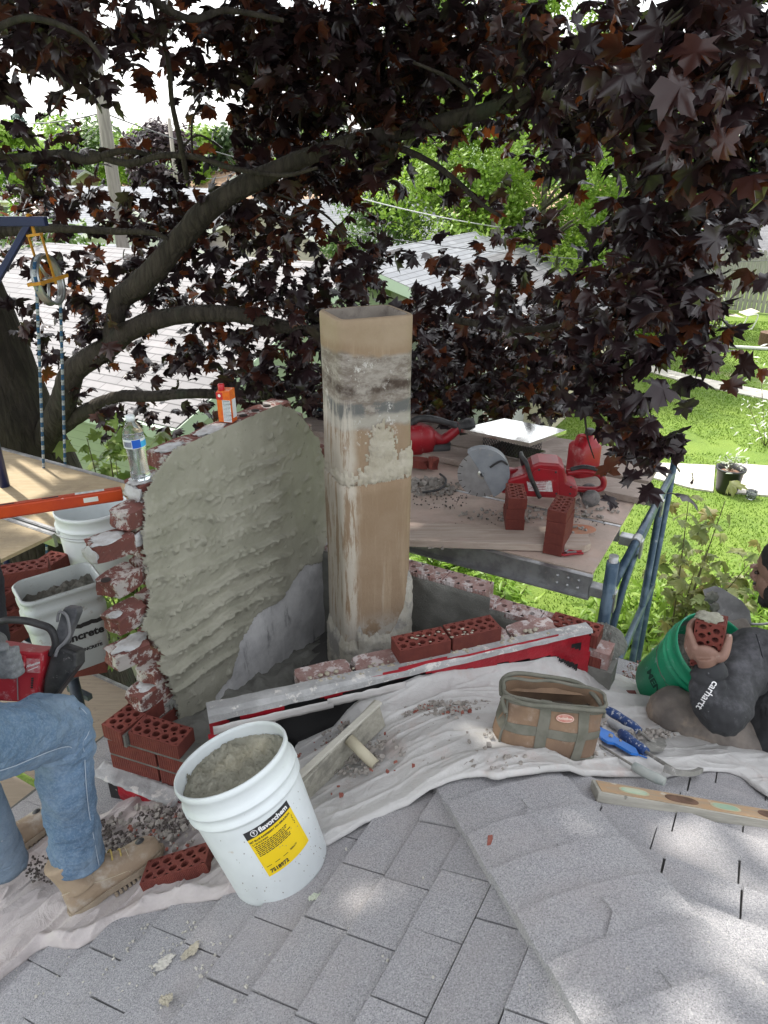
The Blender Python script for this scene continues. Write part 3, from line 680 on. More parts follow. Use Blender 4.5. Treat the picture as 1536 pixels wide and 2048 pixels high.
# streaks down the left rounded corner
lx = n.ma('ADD', n.ma('MULTIPLY', n.xyz()[0], math.cos(fa)), n.ma('MULTIPLY', n.xyz()[1], math.sin(fa)))
st_ = n.ma('MULTIPLY', n.step(n.noise(34, 6, .75, vec=n.mp((1, 1, .10), (0, 3, 0))), .42, .52), n.ma('SUBTRACT', 1, n.step(n.ma('ADD', lx, n.ma('MULTIPLY', n.noise(9, 4), .05)), -.085, -.045)))
col_ = n.mix(n.ma('MULTIPLY', n.ma('MULTIPLY', st_, band(2.5, 3.95, .05)), .85), col_, (.50, .46, .39))
v2_ = n.ma('MULTIPLY', n.step(n.noise(26, 6, .75, vec=n.mp((1, 1, .05), (3, 1, 0))), .60, .68), n.ma('SUBTRACT', 1, n.step(z, 3.55, 3.62))); col_ = n.mix(n.ma('MULTIPLY', v2_, .45), col_, (.46, .40, .32))
low = n.ma('MULTIPLY', n.ma('SUBTRACT', 1, n.step(up_, 3.0, 3.12)), n.step(n.noise(12, 6, .7), .4, .55)); col_ = n.mix(low, col_, (.42, .39, .34))
n.bump(n.noise(120, 5, .7), .0015); n.bump(n.noise(9, 4, .6), .004); CLAY = n.fin(col_, .85)
flu = empty('flue_liner', (flue_c[0], flue_c[1], 0), 'tan clay flue liner with rounded corners standing in the open chimney', 'flue')
for z0, z1, off in ((ZFJ+.002, ZF1, .0), (ZF0, ZFJ-.002, .004)):
    mb = MB(); NT_ = 96
    prof = [(z0, 0, 0), (z1-.006, 0, 0), (z1, -.005, 0), (z1, -.017, 0), (z1-.006, -.022, 0), (z0, -.022, 0)]
    zs = [z0+(z1-.006-z0)*i/24 for i in range(25)]
    rings = [(zz, off+.0015*math.sin(zz*9)) for zz in zs]+[(z1, off-.005), (z1, off-.017)]
    vs = []; fs = []
    for zz, of in rings:
        for k in range(NT_): vs.append(fp(k/NT_, zz, of+.0012*nz(k/NT_*5, zz*4, 0, 1)))
    for i in range(len(rings)-1):
        for k in range(NT_): k2 = (k+1) % NT_; fs.append((i*NT_+k, i*NT_+k2, (i+1)*NT_+k2, (i+1)*NT_+k))
    mb.add(vs, fs, True); tl_ = mb.build('flue_tile', CLAY, flu, label='upper tile with sooty grey band' if off == 0 else 'lower tile streaked with mortar')
    mb = MB(); vs = [fp(k/NT_, zz, of) for zz, of in ((z1, off-.017), (z1-.006, off-.022), (z0, off-.022)) for k in range(NT_)]; mb.add(vs, [(i*NT_+k, i*NT_+(k+1) % NT_, (i+1)*NT_+(k+1) % NT_, (i+1)*NT_+k) for i in range(2) for k in range(NT_)], True); mb.build('inner_face', M('smoked_clay', (.20, .175, .15), (.27, .24, .205), 8, rough=.95, spots=[((.12, .10, .09), 6, .55, .7)]), tl_)
def flue_patch(name, hfn, z0, z1, mat, nt=260, nz_=110, lab=None):
    Hh = [[hfn(i/nt, lerp(z0, z1, j/nz_)) for i in range(nt+1)] for j in range(nz_+1)]
    m = MB(); m.grid(lambda a, b: fp(a, lerp(z0, z1, b), .0045+max(-.002, Hh[round(b*nz_)][round(a*nt)])), nt, nz_, keep=lambda a, b: max(Hh[int(b*nz_)][int(a*nt)], Hh[int(b*nz_)+1][int(a*nt)+1], Hh[int(b*nz_)+1][int(a*nt)], Hh[int(b*nz_)][int(a*nt)+1]) > 0)
    return m.build(name, mat, flu, label=lab)
# t: 0..~.23 front face (left to right), then right side
def h1_(t, z):      # mortar round the joint and smear above it
    jag = .05*fbm(t*12, z*4, 1, 3, 4)
    c = math.exp(-((z-ZFJ-.02-.02*nz(t*6, 0, 9, 1))/(.028+.022*nz(t*8, 0, 5, 2)))**2)*(.62+1.1*fbm(t*22, z*10, 2, 2))
    blobp = max(math.exp(-((t-.115)/.055)**2-((z-3.77)/.10)**2), .95*math.exp(-((t-.13)/.095)**2-((z-3.70)/.045)**2))
    v = max(c, 1.15*blobp+.3*fbm(t*40, z*20, 3, 2), math.exp(-((t-.23)/.05)**2-((z-3.72)/.06)**2))
    if t > .42 and t < .9: v *= .6
    v = v-.42+.6*fbm(t*60, z*26, 7, 1.6, 4)+jag
    return .007*min(1, v*3)*(.8+.5*fbm(t*90, z*50, 2, 1)) if v > 0 else -.003
flue_patch('mortar_patch', h1_, 3.52, 3.93, MORT_OLD)
def h2_(t, z):
    lim = 2.99+.16*math.exp(-((t-.245)/.02)**2)+.06*math.exp(-((t-.02)/.03)**2)+.07*fbm(t*14, 0, 4, 1, 4)+.11*math.exp(-((t-.235)/.05)**2)+.03*fbm(t*60, z*8, 4, 1, 3)
    v = (lim-z)/.04
    return .018*min(1, v)*(.5+.6*(1+fbm(t*30, z*12, 6, 1.2, 4))*.5)+.008*fbm(t*50, z*25, 5, 1) if v > 0 else -.003
flue_patch('mortar_collar', h2_, 2.66, 3.28, M('pale_mortar', (.43, .40, .33), (.50, .48, .42), 7, rough=.95, bump=.005, bs=120, spots=[((.30, .29, .27), 6, .5, .62)]), nz_=120)
mb = MB(); mb.box(v3(flue_c, 2.7), (.5, .4, .05), basis(FX, FY, Z3)); mb.build('smoke_shelf', MORT_GREY, flu)
# ================================================================ background houses
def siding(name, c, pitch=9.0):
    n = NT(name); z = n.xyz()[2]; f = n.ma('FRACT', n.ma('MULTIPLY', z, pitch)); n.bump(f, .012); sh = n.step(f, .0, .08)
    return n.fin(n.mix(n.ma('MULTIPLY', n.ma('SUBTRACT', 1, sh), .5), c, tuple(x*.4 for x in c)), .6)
def shingle_far(name, c1, c2, rot=0.0):
    n = NT(name); b = n.new('TexBrick'); n.lk(n.tc.outputs['UV'], b.inputs[0]); b.inputs['Color1'].default_value = (*c1, 1); b.inputs['Color2'].default_value = (*c2, 1); b.inputs['Mortar'].default_value = (*[x*.62 for x in c1], 1)
    b.inputs['Scale'].default_value = 1.0; b.inputs['Mortar Size'].default_value = .007; b.inputs['Brick Width'].default_value = .33; b.inputs['Row Height'].default_value = .145; b.inputs['Bias'].default_value = 0
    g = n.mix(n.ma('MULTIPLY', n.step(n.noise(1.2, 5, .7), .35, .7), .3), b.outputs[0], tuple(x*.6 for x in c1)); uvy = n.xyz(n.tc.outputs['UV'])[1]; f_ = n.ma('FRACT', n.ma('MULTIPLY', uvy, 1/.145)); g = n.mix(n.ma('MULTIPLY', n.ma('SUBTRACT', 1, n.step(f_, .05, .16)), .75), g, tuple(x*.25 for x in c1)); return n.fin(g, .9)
def quad_uv(o, scale=1.0):
    me = o.data; uv = me.uv_layers.new(name='uv')
    for p in me.polygons:
        nrm = p.normal; v0 = me.vertices[p.vertices[0]].co
        h = Vector((nrm.y, -nrm.x, 0)); h = h.normalized() if h.length > .01 else Vector((1, 0, 0)); s = nrm.cross(h)
        for li in p.loop_indices: c = me.vertices[me.loops[li].vertex_index].co; uv.data[li].uv = (c.dot(h)*scale, c.dot(s)*scale)
def gable(label, c, L, W, hw, hr, wallm, roofm, ax='u', ov=.35, trim=None, cat='house', door=None, group=None, win=True):
    """ridge runs along ax; c plan centre"""
    X3, Y3 = (U3, V3) if ax == 'u' else (V3, -U3); c = Vector((c[0], c[1], 0)); t = empty('building', c, label, cat, group)
    m = MB(); a = [c+X3*sx*L/2+Y3*sy*W/2 for sx, sy in ((-1, -1), (1, -1), (1, 1), (-1, 1))]
    vs = a+[q+Z3*hw for q in a]+[c-X3*L/2+Z3*(hw+hr), c+X3*L/2+Z3*(hw+hr)]
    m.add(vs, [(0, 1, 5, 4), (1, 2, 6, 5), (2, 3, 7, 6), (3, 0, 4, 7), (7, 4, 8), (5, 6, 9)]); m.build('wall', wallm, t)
    m = MB(); k = hr/(W/2); th = .09
    for sy in (-1, 1):
        e = c+Y3*sy*(W/2+ov)+Z3*(hw-k*ov+.03); r = c+Z3*(hw+hr+.03)
        P = [e-X3*(L/2+ov), e+X3*(L/2+ov), r+X3*(L/2+ov), r-X3*(L/2+ov)]
        if sy > 0: P.reverse()
        m.add(P, [(0, 1, 2, 3)])
    o = m.build('roof', roofm, t); quad_uv(o); md = o.modifiers.new('s', 'SOLIDIFY'); md.thickness = .05; md.offset = -1
    m = MB(); tm = trim or M('white_trim', (.66, .66, .64), rough=.5)
    for sy in (-1, 1):
        e = c+Y3*sy*(W/2+ov+.02)+Z3*(hw-k*ov-.05); m.box(e, (L+2*ov, .1, .13), basis(X3, Y3, Z3))
        for sx in (-1, 1):
            p0 = c+X3*sx*(L/2+ov)+Y3*sy*(W/2+ov)+Z3*(hw-k*ov-.07); p1 = c+X3*sx*(L/2+ov)+Z3*(hw+hr-.07); d = (p1-p0); ln = d.length; d.normalize()
            m.box((p0+p1)/2, (ln, .04, .16), basis(d, d.cross(X3)*-1, X3) @ Matrix.Rotation(math.pi/2, 3, 'X') if False else basis(d, X3, d.cross(X3)))
    m.build('trim', tm, t)
    if win:
        for i, sx in enumerate((-.28, .22)):
            q = c+X3*sx*L-Y3*(W/2+.01)+Z3*(hw*.58); f = MB(); f.box(q, (1.0, .06, 1.1), basis(X3, Y3, Z3)); fr_ = f.build('window', tm, t)
            g = MB(); g.box(q-Y3*.02, (.86, .05, .96), basis(X3, Y3, Z3)); g.build('pane', M('dark_glass', (.04, .05, .06), rough=.1), fr_)
        q = c-X3*(L/2+.01)+Z3*(hw*.58); f = MB(); f.box(q, (.06, 1.0, 1.0), basis(X3, Y3, Z3)); fr_ = f.build('window', tm, t)
        g = MB(); g.box(q-X3*.02, (.05, .86, .86), basis(X3, Y3, Z3)); g.build('pane', M('dark_glass', (.04, .05, .06)), fr_)
    return t
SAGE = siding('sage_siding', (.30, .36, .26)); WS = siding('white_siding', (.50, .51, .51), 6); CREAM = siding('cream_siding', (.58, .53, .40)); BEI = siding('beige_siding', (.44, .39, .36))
GREY_R = shingle_far('grey_shingle', (.19, .185, .19), (.26, .25, .255)); DK_R = shingle_far('dark_shingle', (.12, .12, .13), (.17, .17, .18)); TAN_R = shingle_far('tan_shingle', (.30, .19, .12), (.36, .24, .16)); MID_R = shingle_far('mid_shingle', (.17, .18, .20), (.22, .23, .25))
# near neighbour with the big pale roof: right eave corner is at pixel (352,860)
EC = atz(352, 858, 2.15); rw_, hr_ = 7.0, 1.15
ec = EC[:2]-U2*.35+V2*.35; ctr = ec-U2*6.5+V2*rw_/2
gable('neighbour garage with a broad sunlit pale grey shingle roof and sage siding', ctr, 13, rw_, 2.15+.1, hr_, SAGE, GREY_R, 'u', trim=M('sage_trim', (.45, .55, .45), rough=.5), win=False)
def G(px, py, dist, L, W, hr, wm, rm, ax, label, **k):     # ridge centre seen at px,py at the given distance
    q = aty(px, py, dist); return gable(label, q[:2], L, W, float(q[2])-hr, hr, wm, rm, ax, **k)
G(835, 487, 15.5, 5.5, 5.4, 1.05, WS, MID_R, 'v', 'white sided garage with a grey gable roof behind the flue liner', cat='garage', win=False)
G(985, 512, 16.5, 4.5, 4.6, .9, CREAM, DK_R, 'v', 'low garage with dark roof beside the utility pole behind the maple', cat='garage', win=False)
G(150, 486, 17, 5, 5, .8, CREAM, MID_R, 'u', 'cream garage with white gutter between the maple limbs', cat='garage', win=False)
G(690, 395, 27, 9, 7.5, 1.5, BEI, MID_R, 'v', 'pinkish white house with a low grey roof left of centre', cat='house')
G(560, 384, 38, 8, 7, 1.6, WS, TAN_R, 'u', 'house with an orange brown shingle roof seen between leaves')
G(330, 342, 62, 14, 9, 2.0, BEI, TAN_R, 'u', 'distant house with tan roof and small gables')
G(265, 375, 32, 9, 7, 1.6, SAGE, MID_R, 'u', 'grey roofed house behind the utility pole')
G(40, 340, 62, 14, 8, 1.8, CREAM, DK_R, 'u', 'yellowish house with brown roof far left')
G(400, 405, 28, 6, 6, 1.2, WS, DK_R, 'v', 'slate roofed house behind the big diagonal limb')
G(720, 345, 58, 14, 8, 1.8, BEI, DK_R, 'u', 'dark roofed house hidden behind the crown')
G(1120, 372, 48, 12, 8, 1.6, BEI, TAN_R, 'u', 'house with reddish roof glimpsed through green leaves')
G(1240, 500, 27, 4, 4, .8, WS, MID_R, 'v', 'small grey shed left of the fence', cat='shed', win=False)
G(1530, 430, 34, 6, 6, 1.2, WS, DK_R, 'u', 'neighbour house behind the wooden fence', cat='house')
# fence
WOODF = M('weathered_fence', (.27, .26, .24), (.38, .36, .33), 5, rough=.9, st=(8, 8, .6), bump=.004, bs=30)
fA = atz(1160, 590, 0); fB = atz(1640, 640, 0)
fdv = (fB-fA)[:2]; fL = np.linalg.norm(fdv); fdv = fdv/fL; F3 = Vector((*fdv, 0)); FN = Vector((-fdv[1], fdv[0], 0))
t = empty('fence', v3((fA+fB)[:2]/2, 0), 'tall weathered grey picket fence at the back of the lawn', 'fence')
s = -4.0; m = MB()
while s < fL+3:
    h = 2.08+random.uniform(-.02, .02); c = v3(fA[:2]+fdv*s, 0); w_ = .128
    m.prism([(-w_/2, 0.04), (w_/2, 0.04), (w_/2, h-.05), (w_/2-.03, h), (-w_/2+.03, h), (-w_/2, h-.05)], c, F3, Z3, FN, .02); s += .149
m.build('picket_panel', WOODF, t)
m = MB()
for z in (.4, 1.15, 1.8): m.box(v3((fA[:2]+fdv*fL/2), z)+FN*.05, (fL+8, .04, .09), basis(F3, FN, Z3))
m.build('rail', WOODF, t)
for k in range(7): m = MB(); m.box(v3(fA[:2]+fdv*(-4+k*2.6), 1.0)+FN*.1, (.1, .1, 2.0), basis(F3, FN, Z3)); m.build('post', WOODF, t)
# utility pole and wires
PW = M('pole_wood', (.19, .175, .155), (.27, .25, .225), 4, rough=.9, st=(6, 6, .5), bump=.004, bs=20)
def upole(px, py, y, zt, label, arm=True, r=.14):
    q = aty(px, py, y); t = empty('utility_pole', v3(q[:2], 0), label, 'utility pole'); m = MB(); m.tube([v3(q[:2], 0), v3(q[:2], zt)], [r, r*.72], 12); m.build('pole', PW, t)
    if arm:
        m = MB(); m.tube([v3(q[:2], zt-3.3)+V3*.2+Z3*.4, v3(q[:2], zt-3.5)-U3*.1, v3(q[:2], zt-3.9)-U3*.2], .02, 6); m.box(v3(q[:2], zt-6.1)-V3*.15, (.16, .12, .7), RU); m.build('bracket', M('galv', (.45, .46, .47), rough=.45, metal=.6), t)
        m = MB(); m.tube([v3(q[:2], zt-7.6)-V3*.2, v3(q[:2], zt-8.1)-V3*.2], .12, 12); m.build('meter', M('galv', (.45, .46, .47)), t)
    return q
p1 = upole(222, 330, 15, 8.9, 'tall weathered utility pole rising into the open sky')
p2 = upole(988, 520, 19, 3.6, 'short wooden pole behind the maple crown right of centre', arm=False, r=.17)
p3 = upole(345, 300, 45, 7.0, 'thin distant pole beside the dark purple tree', arm=False)
WIRE = M('wire', (.10, .10, .11), rough=.5)
def wire(a, b, sag, lab, r=.012, mat=None):
    a = Vector(a); b = Vector(b); m = MB(); m.tube([a.lerp(b, i/24)-Z3*sag*4*(i/24)*(1-i/24) for i in range(25)], r, 5); m.build('cable', mat or WIRE, label=lab, cat='cable')
wp = aty(205, 225, 15)
wire(aty(-60, 240, 15.5), wp, .12, 'power line from the left edge to the tall pole'); wire(wp, aty(700, 330, 40), .5, 'power line running right behind the twigs'); wire(aty(205, 232, 15), aty(520, 300, 24), .9, 'slack service drop right of the pole', .009)
wire(aty(205, 228, 15), aty(60, 330, 30), .3, 'service drop running away left of the pole', .009); wire(aty(212, 236, 15), aty(100, 322, 26), .2, 'second drop line left of the pole', .008)
wire(aty(660, 380, 16), aty(1300, 470, 22), .3, 'pale cable sagging over the green tree', .012, M('pale_wire', (.6, .6, .6)))
wire(aty(640, 455, 14), aty(1560, 520, 17), .25, 'thin line crossing in front of the grey garage', .008)
# ================================================================ leafy trees
def leafmat(name, c1, c2, c3, tr=.5, rough=.5, sc=1.0):
    n = NT(name); g = n.mix(n.step(n.noise(sc, 4, .6), .35, .65), c1, c2)
    a = n.new('Attribute'); a.attribute_name = 'hue'; g = n.mix(a.outputs['Fac'], g, c3)
    n.fin(g, rough); d = n.new('BsdfTranslucent'); n.lk(g, d.inputs[0]); mx = n.new('MixShader'); mx.inputs[0].default_value = tr
    out = n.t.nodes['Material Output']; n.lk(n.b.outputs[0], mx.inputs[1]); n.lk(d.outputs[0], mx.inputs[2]); n.lk(mx.outputs[0], out.inputs[0]); return n.m
HALF = [(0, 0), (.15, -.07), (.40, -.12), (.33, .05), (.60, .16), (.47, .24), (.64, .47), (.43, .42), (.38, .56), (.23, .46), (.25, .68), (.13, .70), (0, 1)]
OUT = np.array(HALF+[(-x, y) for x, y in HALF[-2:0:-1]])
SIMP = np.array([(0, -.05), (.42, -.08), (.32, .1), (.62, .42), (.24, .46), (0, 1), (-.24, .46), (-.62, .42), (-.32, .1), (-.42, -.08)])
def leaves_mesh(name, P, Nrm, Dir, S, mat, parent, hue=None, outline=OUT, droop=.46, label=None, pet=False):
    """P centres, Nrm leaf normals, Dir tip direction, S size"""
    N = len(P); Nrm = Nrm/np.linalg.norm(Nrm, axis=1)[:, None]; Dir = Dir-(Dir*Nrm).sum(1)[:, None]*Nrm; Dir /= np.linalg.norm(Dir, axis=1)[:, None]; Sd = np.cross(Dir, Nrm)
    k = len(outline); ol = np.vstack([outline, [[0, .34]]])
    x = ol[:, 0]; y = ol[:, 1]-.3; z = -droop*np.abs(x)**1.3-droop*.6*np.maximum(0, ol[:, 1]-.3)**2
    cur = rng.uniform(.2, 2.6, N)
    V = P[:, None, :]+S[:, None, None]*(Sd[:, None, :]*x[None, :, None]+Dir[:, None, :]*y[None, :, None]+Nrm[:, None, :]*(z[None, :, None]*cur[:, None, None]))
    if droop > .2: V += rng.normal(size=V.shape)*S[:, None, None]*.035
    V = V.reshape(-1, 3)-org(parent)
    base = (np.arange(N)*(k+1))[:, None, None]; tri = np.array([(i, (i+1) % k, k) for i in range(k)])[None]
    Fc = (base+tri).reshape(-1, 3)
    me = bpy.data.meshes.new(name); me.vertices.add(len(V)); me.vertices.foreach_set('co', V.ravel()); me.loops.add(len(Fc)*3); me.loops.foreach_set('vertex_index', Fc.ravel())
    me.polygons.add(len(Fc)); me.polygons.foreach_set('loop_start', np.arange(len(Fc))*3); me.polygons.foreach_set('loop_total', np.full(len(Fc), 3)); me.update(calc_edges=True)
    if hue is None: hue = rng.random(N)**3*.6
    at_ = me.attributes.new('hue', 'FLOAT', 'FACE'); at_.data.foreach_set('value', np.repeat(hue, k).astype(np.float32))
    me.materials.append(mat); o = bpy.data.objects.new(name, me); col.objects.link(o)
    if parent: o.parent = parent
    if label: o['label'] = label
    return o
def rnd_dirs(N, up=.5):
    d = rng.normal(size=(N, 3)); d /= np.linalg.norm(d, axis=1)[:, None]; d[:, 2] = np.abs(d[:, 2])*(1-up)+up*1.0*np.sign(1); return d
BARKG = M('grey_bark', (.14, .12, .10), (.20, .18, .15), 10, rough=.95, bump=.01, bs=30, st=(3, 3, .6))
QUADL = np.array([(0, -.5), (.35, .1), (0, .8), (-.35, .1)])
def bgtree(name, label, base, h, cr, n, size, mat, seed, cz=.62, clusters=26, group=None, trunk_r=.14, low=.25, cat='tree', outl=QUADL):
    r = np.random.default_rng(seed); base = Vector((float(base[0]), float(base[1]), 0)); t = empty(name, base, label, cat, group)
    m = MB(); top = base+Z3*h*.75; m.tube(smooth_path([base, base+Vector((.1*h*.1, 0, h*.35)), top], 8), rlerp([trunk_r, trunk_r*.7, trunk_r*.2], 8), 8)
    cc = []
    for i in range(clusters):
        a = r.uniform(0, 6.28); f = r.uniform(low, 1.0); rad = cr*math.sqrt(max(.05, 1-((f-cz)/(1.05-cz if f > cz else cz-low+.12))**2))*r.uniform(.45, 1.0)
        c = np.array(base)+np.array([math.cos(a)*rad, math.sin(a)*rad, f*h]); cc.append(c)
        if i % 2 == 0:
            s = base+Z3*h*min(.7, f*.7); m.tube([s, s.lerp(Vector(c), .5)+Z3*.1, Vector(c)], [trunk_r*.35, trunk_r*.22, .015], 5)
    m.build('trunk', BARKG, t)
    cc = np.array(cc); k = r.integers(0, len(cc), n); d = r.normal(size=(n, 3)); d /= np.linalg.norm(d, axis=1)[:, None]
    sc = cr*.42*r.uniform(.5, 1.25, len(cc))
    P = cc[k]+d*(sc[k]*r.random(n)**.45)[:, None]*np.array([1, 1, .75]); Nn = d*.8+r.normal(size=(n, 3))*.5+np.array([0, 0, .6]); D = r.normal(size=(n, 3))+np.array([0, 0, -.4])
    leaves_mesh('crown', P, Nn, D, r.uniform(.7, 1.3, n)*size, mat, t, outline=outl, droop=.15)
    return t
LG = leafmat('spring_leaf', (.14, .27, .022), (.23, .36, .045), (.34, .46, .09), .45, .45, .6)
MG = leafmat('mid_leaf', (.055, .12, .022), (.10, .18, .035), (.18, .28, .06), .4, .5, .8)
DGR = leafmat('dark_leaf', (.03, .06, .025), (.05, .09, .035), (.09, .14, .06), .3, .5, .8)
PUR = leafmat('purple_leaf', (.035, .022, .03), (.055, .035, .045), (.10, .06, .06), .3, .5, .8)
SPR = leafmat('spruce_leaf', (.045, .085, .075), (.07, .12, .10), (.10, .16, .14), .1, .6, .8)
def pt(px, py, y): q = aty(px, py, y); return (q[0], q[1])
bgtree('green_tree', 'bright yellow green maple standing behind the garages', pt(1090, 330, 20), 7.4, 2.9, 42000, .10, LG, 1, cz=.6, clusters=46, low=.2)
bgtree('green_tree', 'bright green tree left of the tall maple, behind the flue', pt(930, 330, 21), 6.6, 2.3, 26000, .10, LG, 2, cz=.6, clusters=34, low=.2)
bgtree('green_tree', 'dense green rounded tree beside the white garage', pt(770, 420, 21), 4.2, 1.8, 17000, .09, MG, 3, cz=.6, clusters=26, low=.15)
bgtree('green_tree', 'tall green tree reaching the top of the photo', pt(985, 100, 32), 15, 4.0, 26000, .16, LG, 4, cz=.7, clusters=46, low=.2)
bgtree('green_tree', 'pale green tree right of the tall maple', pt(1240, 330, 25), 6.6, 2.3, 20000, .11, LG, 5, cz=.65, clusters=30, low=.2)
bgtree('green_bush', 'bright bush at the foot of the fence', pt(1270, 560, 21), 2.2, 1.2, 5000, .11, LG, 6, low=.1, trunk_r=.05, cat='bush')
bgtree('green_bush', 'low shrub in front of the fence behind the crown', pt(1170, 560, 20), 1.9, 1.1, 4000, .11, LG, 8, low=.1, trunk_r=.05, cat='bush')
bgtree('dark_tree', 'olive tree behind the rope pulley', pt(75, 470, 15), 3.6, 1.3, 7000, .12, MG, 9, low=.2)
bgtree('purple_tree', 'dark purple tree on the skyline', pt(325, 300, 48), 6.6, 2.6, 7000, .26, PUR, 10, low=.2)
bgtree('spruce_tree', 'small blue spruce on the left skyline', pt(38, 300, 52), 7.4, 1.3, 5000, .28, SPR, 11, cz=.3, clusters=30, low=.1)
bgtree('green_tree', 'bright rounded tree on the far left edge', pt(2, 290, 40), 6.3, 2.2, 6000, .24, LG, 12)
for i, (px, y, h, c, mt) in enumerate([(90, 60, 7.2, 3, LG), (150, 66, 7.6, 3.4, MG), (215, 62, 7.0, 3, MG), (265, 58, 6.8, 2.6, LG), (385, 60, 7.0, 3, LG), (430, 64, 7.4, 3, MG), (480, 60, 7.0, 3, DGR), (540, 64, 7.6, 3.5, MG), (610, 70, 8, 3.6, LG), (690, 60, 7.2, 3.4, DGR), (760, 64, 8, 3.6, MG), (850, 66, 7.6, 3.6, LG), (1180, 60, 7.4, 3.4, DGR), (1330, 56, 7.6, 3.6, MG), (1420, 60, 8.4, 3.6, LG), (1500, 52, 7.6, 3.4, MG), (1570, 56, 8, 3.6, DGR)]):
    bgtree('skyline_tree', 'hazy broadleaf tree in the distant row on the skyline', pt(px, 320, y), h, c, 3200, .36, mt, 30+i, clusters=18, group='trees along the skyline', low=.15, cz=.55)
mb = MB(); mb.grid(lambda a, b: (lerp(-200, 250, a), 110+60*b, 6+2.5*fbm(a*60, b*3, 0, 1, 3)*2+3*b if b > 0 else -.2), 120, 3); mb.build('far_woods', M('far_green', (.09, .14, .06), (.14, .20, .10), .3, rough=1, bump=.3, bs=1), kind='structure', label='far green woods at the horizon')
# ================================================================ the purple maple
BARK = None
n = NT('maple_bark'); v = n.mp((1, 1, .22)); g = n.mix(n.step(n.noise(16, 6, .7, vec=v), .35, .65), (.022, .018, .014), (.052, .043, .034)); g = n.mix(n.step(n.noise(3, 5, .7), .55, .7), g, (.036, .04, .027))
n.bump(n.voro(22, vec=v, feat='DISTANCE_TO_EDGE'), .02); n.bump(n.noise(50, 5, .7, vec=v), .006); BARK = n.fin(g, .95)
tb = aty(12, 800, 5.7)
maple = empty('purple_maple', v3(tb[:2], 0), 'big purple leaved maple whose trunk stands left and whose crown hangs over everything', 'tree')
m = MB(); T0 = v3(tb[:2], 0)
path = [T0, v3(tb[:2], 1.2), v3(tb[:2]+np.array([.0, 0]), 2.2), v3(tb[:2]-np.array([.08, 0]), 3.2), v3(tb[:2]-np.array([.22, 0]), 4.4), v3(tb[:2]-np.array([.3, -.1]), 6.4), v3(tb[:2]+np.array([.3, .3]), 8.5)]
m.tube(smooth_path(path, 60), rlerp([.58, .43, .47, .34, .29, .24, .12], 60), 48, fn=lambda a, an: 1+.10*fbm(math.cos(an)*2, math.sin(an)*2, a*9, 1.2, 4)+.035*abs(nz(math.cos(an)*9, math.sin(an)*9, a*5, 1)))
m.build('trunk', BARK, maple)
def limb(pts, rad, seg=14, n=60, nm='limb'):
    m = MB(); m.tube(smooth_path([Vector(p)+Vector([random.uniform(-.02, .02) for _ in range(3)]) for p in pts], n), [q_*.72 for q_ in rlerp(rad, n)], seg, fn=lambda a, an: 1+.16*nz(math.cos(an)*2+a*14, math.sin(an)*2, a*14, 1.3)+.10*nz(math.cos(an)*3+a*40, math.sin(an)*3, a*30, 1.3)); return m.build(nm, BARK, maple)
def Lp(L): return [aty(x, y, d) for x, y, d in L]
limb(Lp([(85, 900, 5.6), (125, 815, 5.4), (152, 740, 5.3), (205, 695, 5.2), (262, 664, 5.1), (350, 632, 5.0), (470, 630, 4.9), (560, 648, 4.8), (640, 655, 4.7), (720, 640, 4.6)]), [.16, .135, .12, .11, .10, .085, .07, .06, .05, .035])
limb(Lp([(228, 690, 5.2), (226, 640, 5.2), (236, 600, 5.2), (290, 555, 5.1), (350, 490, 5.0), (415, 420, 4.9), (500, 370, 4.8), (590, 315, 4.7), (700, 290, 4.6), (790, 272, 4.5), (890, 248, 4.4), (1000, 215, 4.2), (1090, 165, 4.0), (1180, 120, 3.8)]), [.10, .09, .105, .11, .105, .095, .085, .07, .065, .062, .058, .05, .04, .03], n=50)
limb(Lp([(120, 860, 5.5), (170, 815, 5.4), (230, 795, 5.3), (300, 795, 5.2), (380, 792, 5.1), (470, 788, 5.1), (560, 790, 5.0), (640, 770, 4.9)]), [.10, .075, .062, .058, .05, .045, .035, .02])
limb(Lp([(-80, 330, 5.6), (30, 322, 5.4), (120, 308, 5.2), (180, 314, 5.1), (250, 303, 5.0), (300, 306, 5.0)]), [.05, .045, .045, .04, .025, .015])
limb(Lp([(180, 314, 5.1), (260, 322, 5.0), (330, 316, 4.9), (400, 322, 4.8), (470, 332, 4.7), (560, 350, 4.6), (640, 330, 4.5)]), [.035, .028, .026, .024, .022, .018, .012])
limb(Lp([(-60, 470, 5.4), (50, 462, 5.3), (120, 462, 5.2), (220, 462, 5.1), (320, 470, 5.0), (380, 500, 5.0)]), [.06, .045, .036, .032, .024, .012])
limb(Lp([(368, 352, 4.9), (356, 280, 4.7), (340, 200, 4.6), (328, 120, 4.5), (315, 40, 4.4), (300, -60, 4.3)]), [.024, .022, .02, .018, .016, .014], seg=8)
limb(Lp([(382, 310, 4.8), (385, 250, 4.7), (400, 190, 4.6)]), [.010, .009, .006], seg=6, n=10)
limb(Lp([(290, -20, 3.9), (330, 15, 4.0), (385, 32, 4.1), (450, 20, 4.2), (560, 30, 4.2)]), [.03, .027, .024, .02, .015], seg=8)
limb(Lp([(110, 150, 3.4), (122, 170, 3.4), (112, 215, 3.4), (88, 232, 3.4)]), [.008, .007, .006, .003], seg=6, n=10, nm='twig')
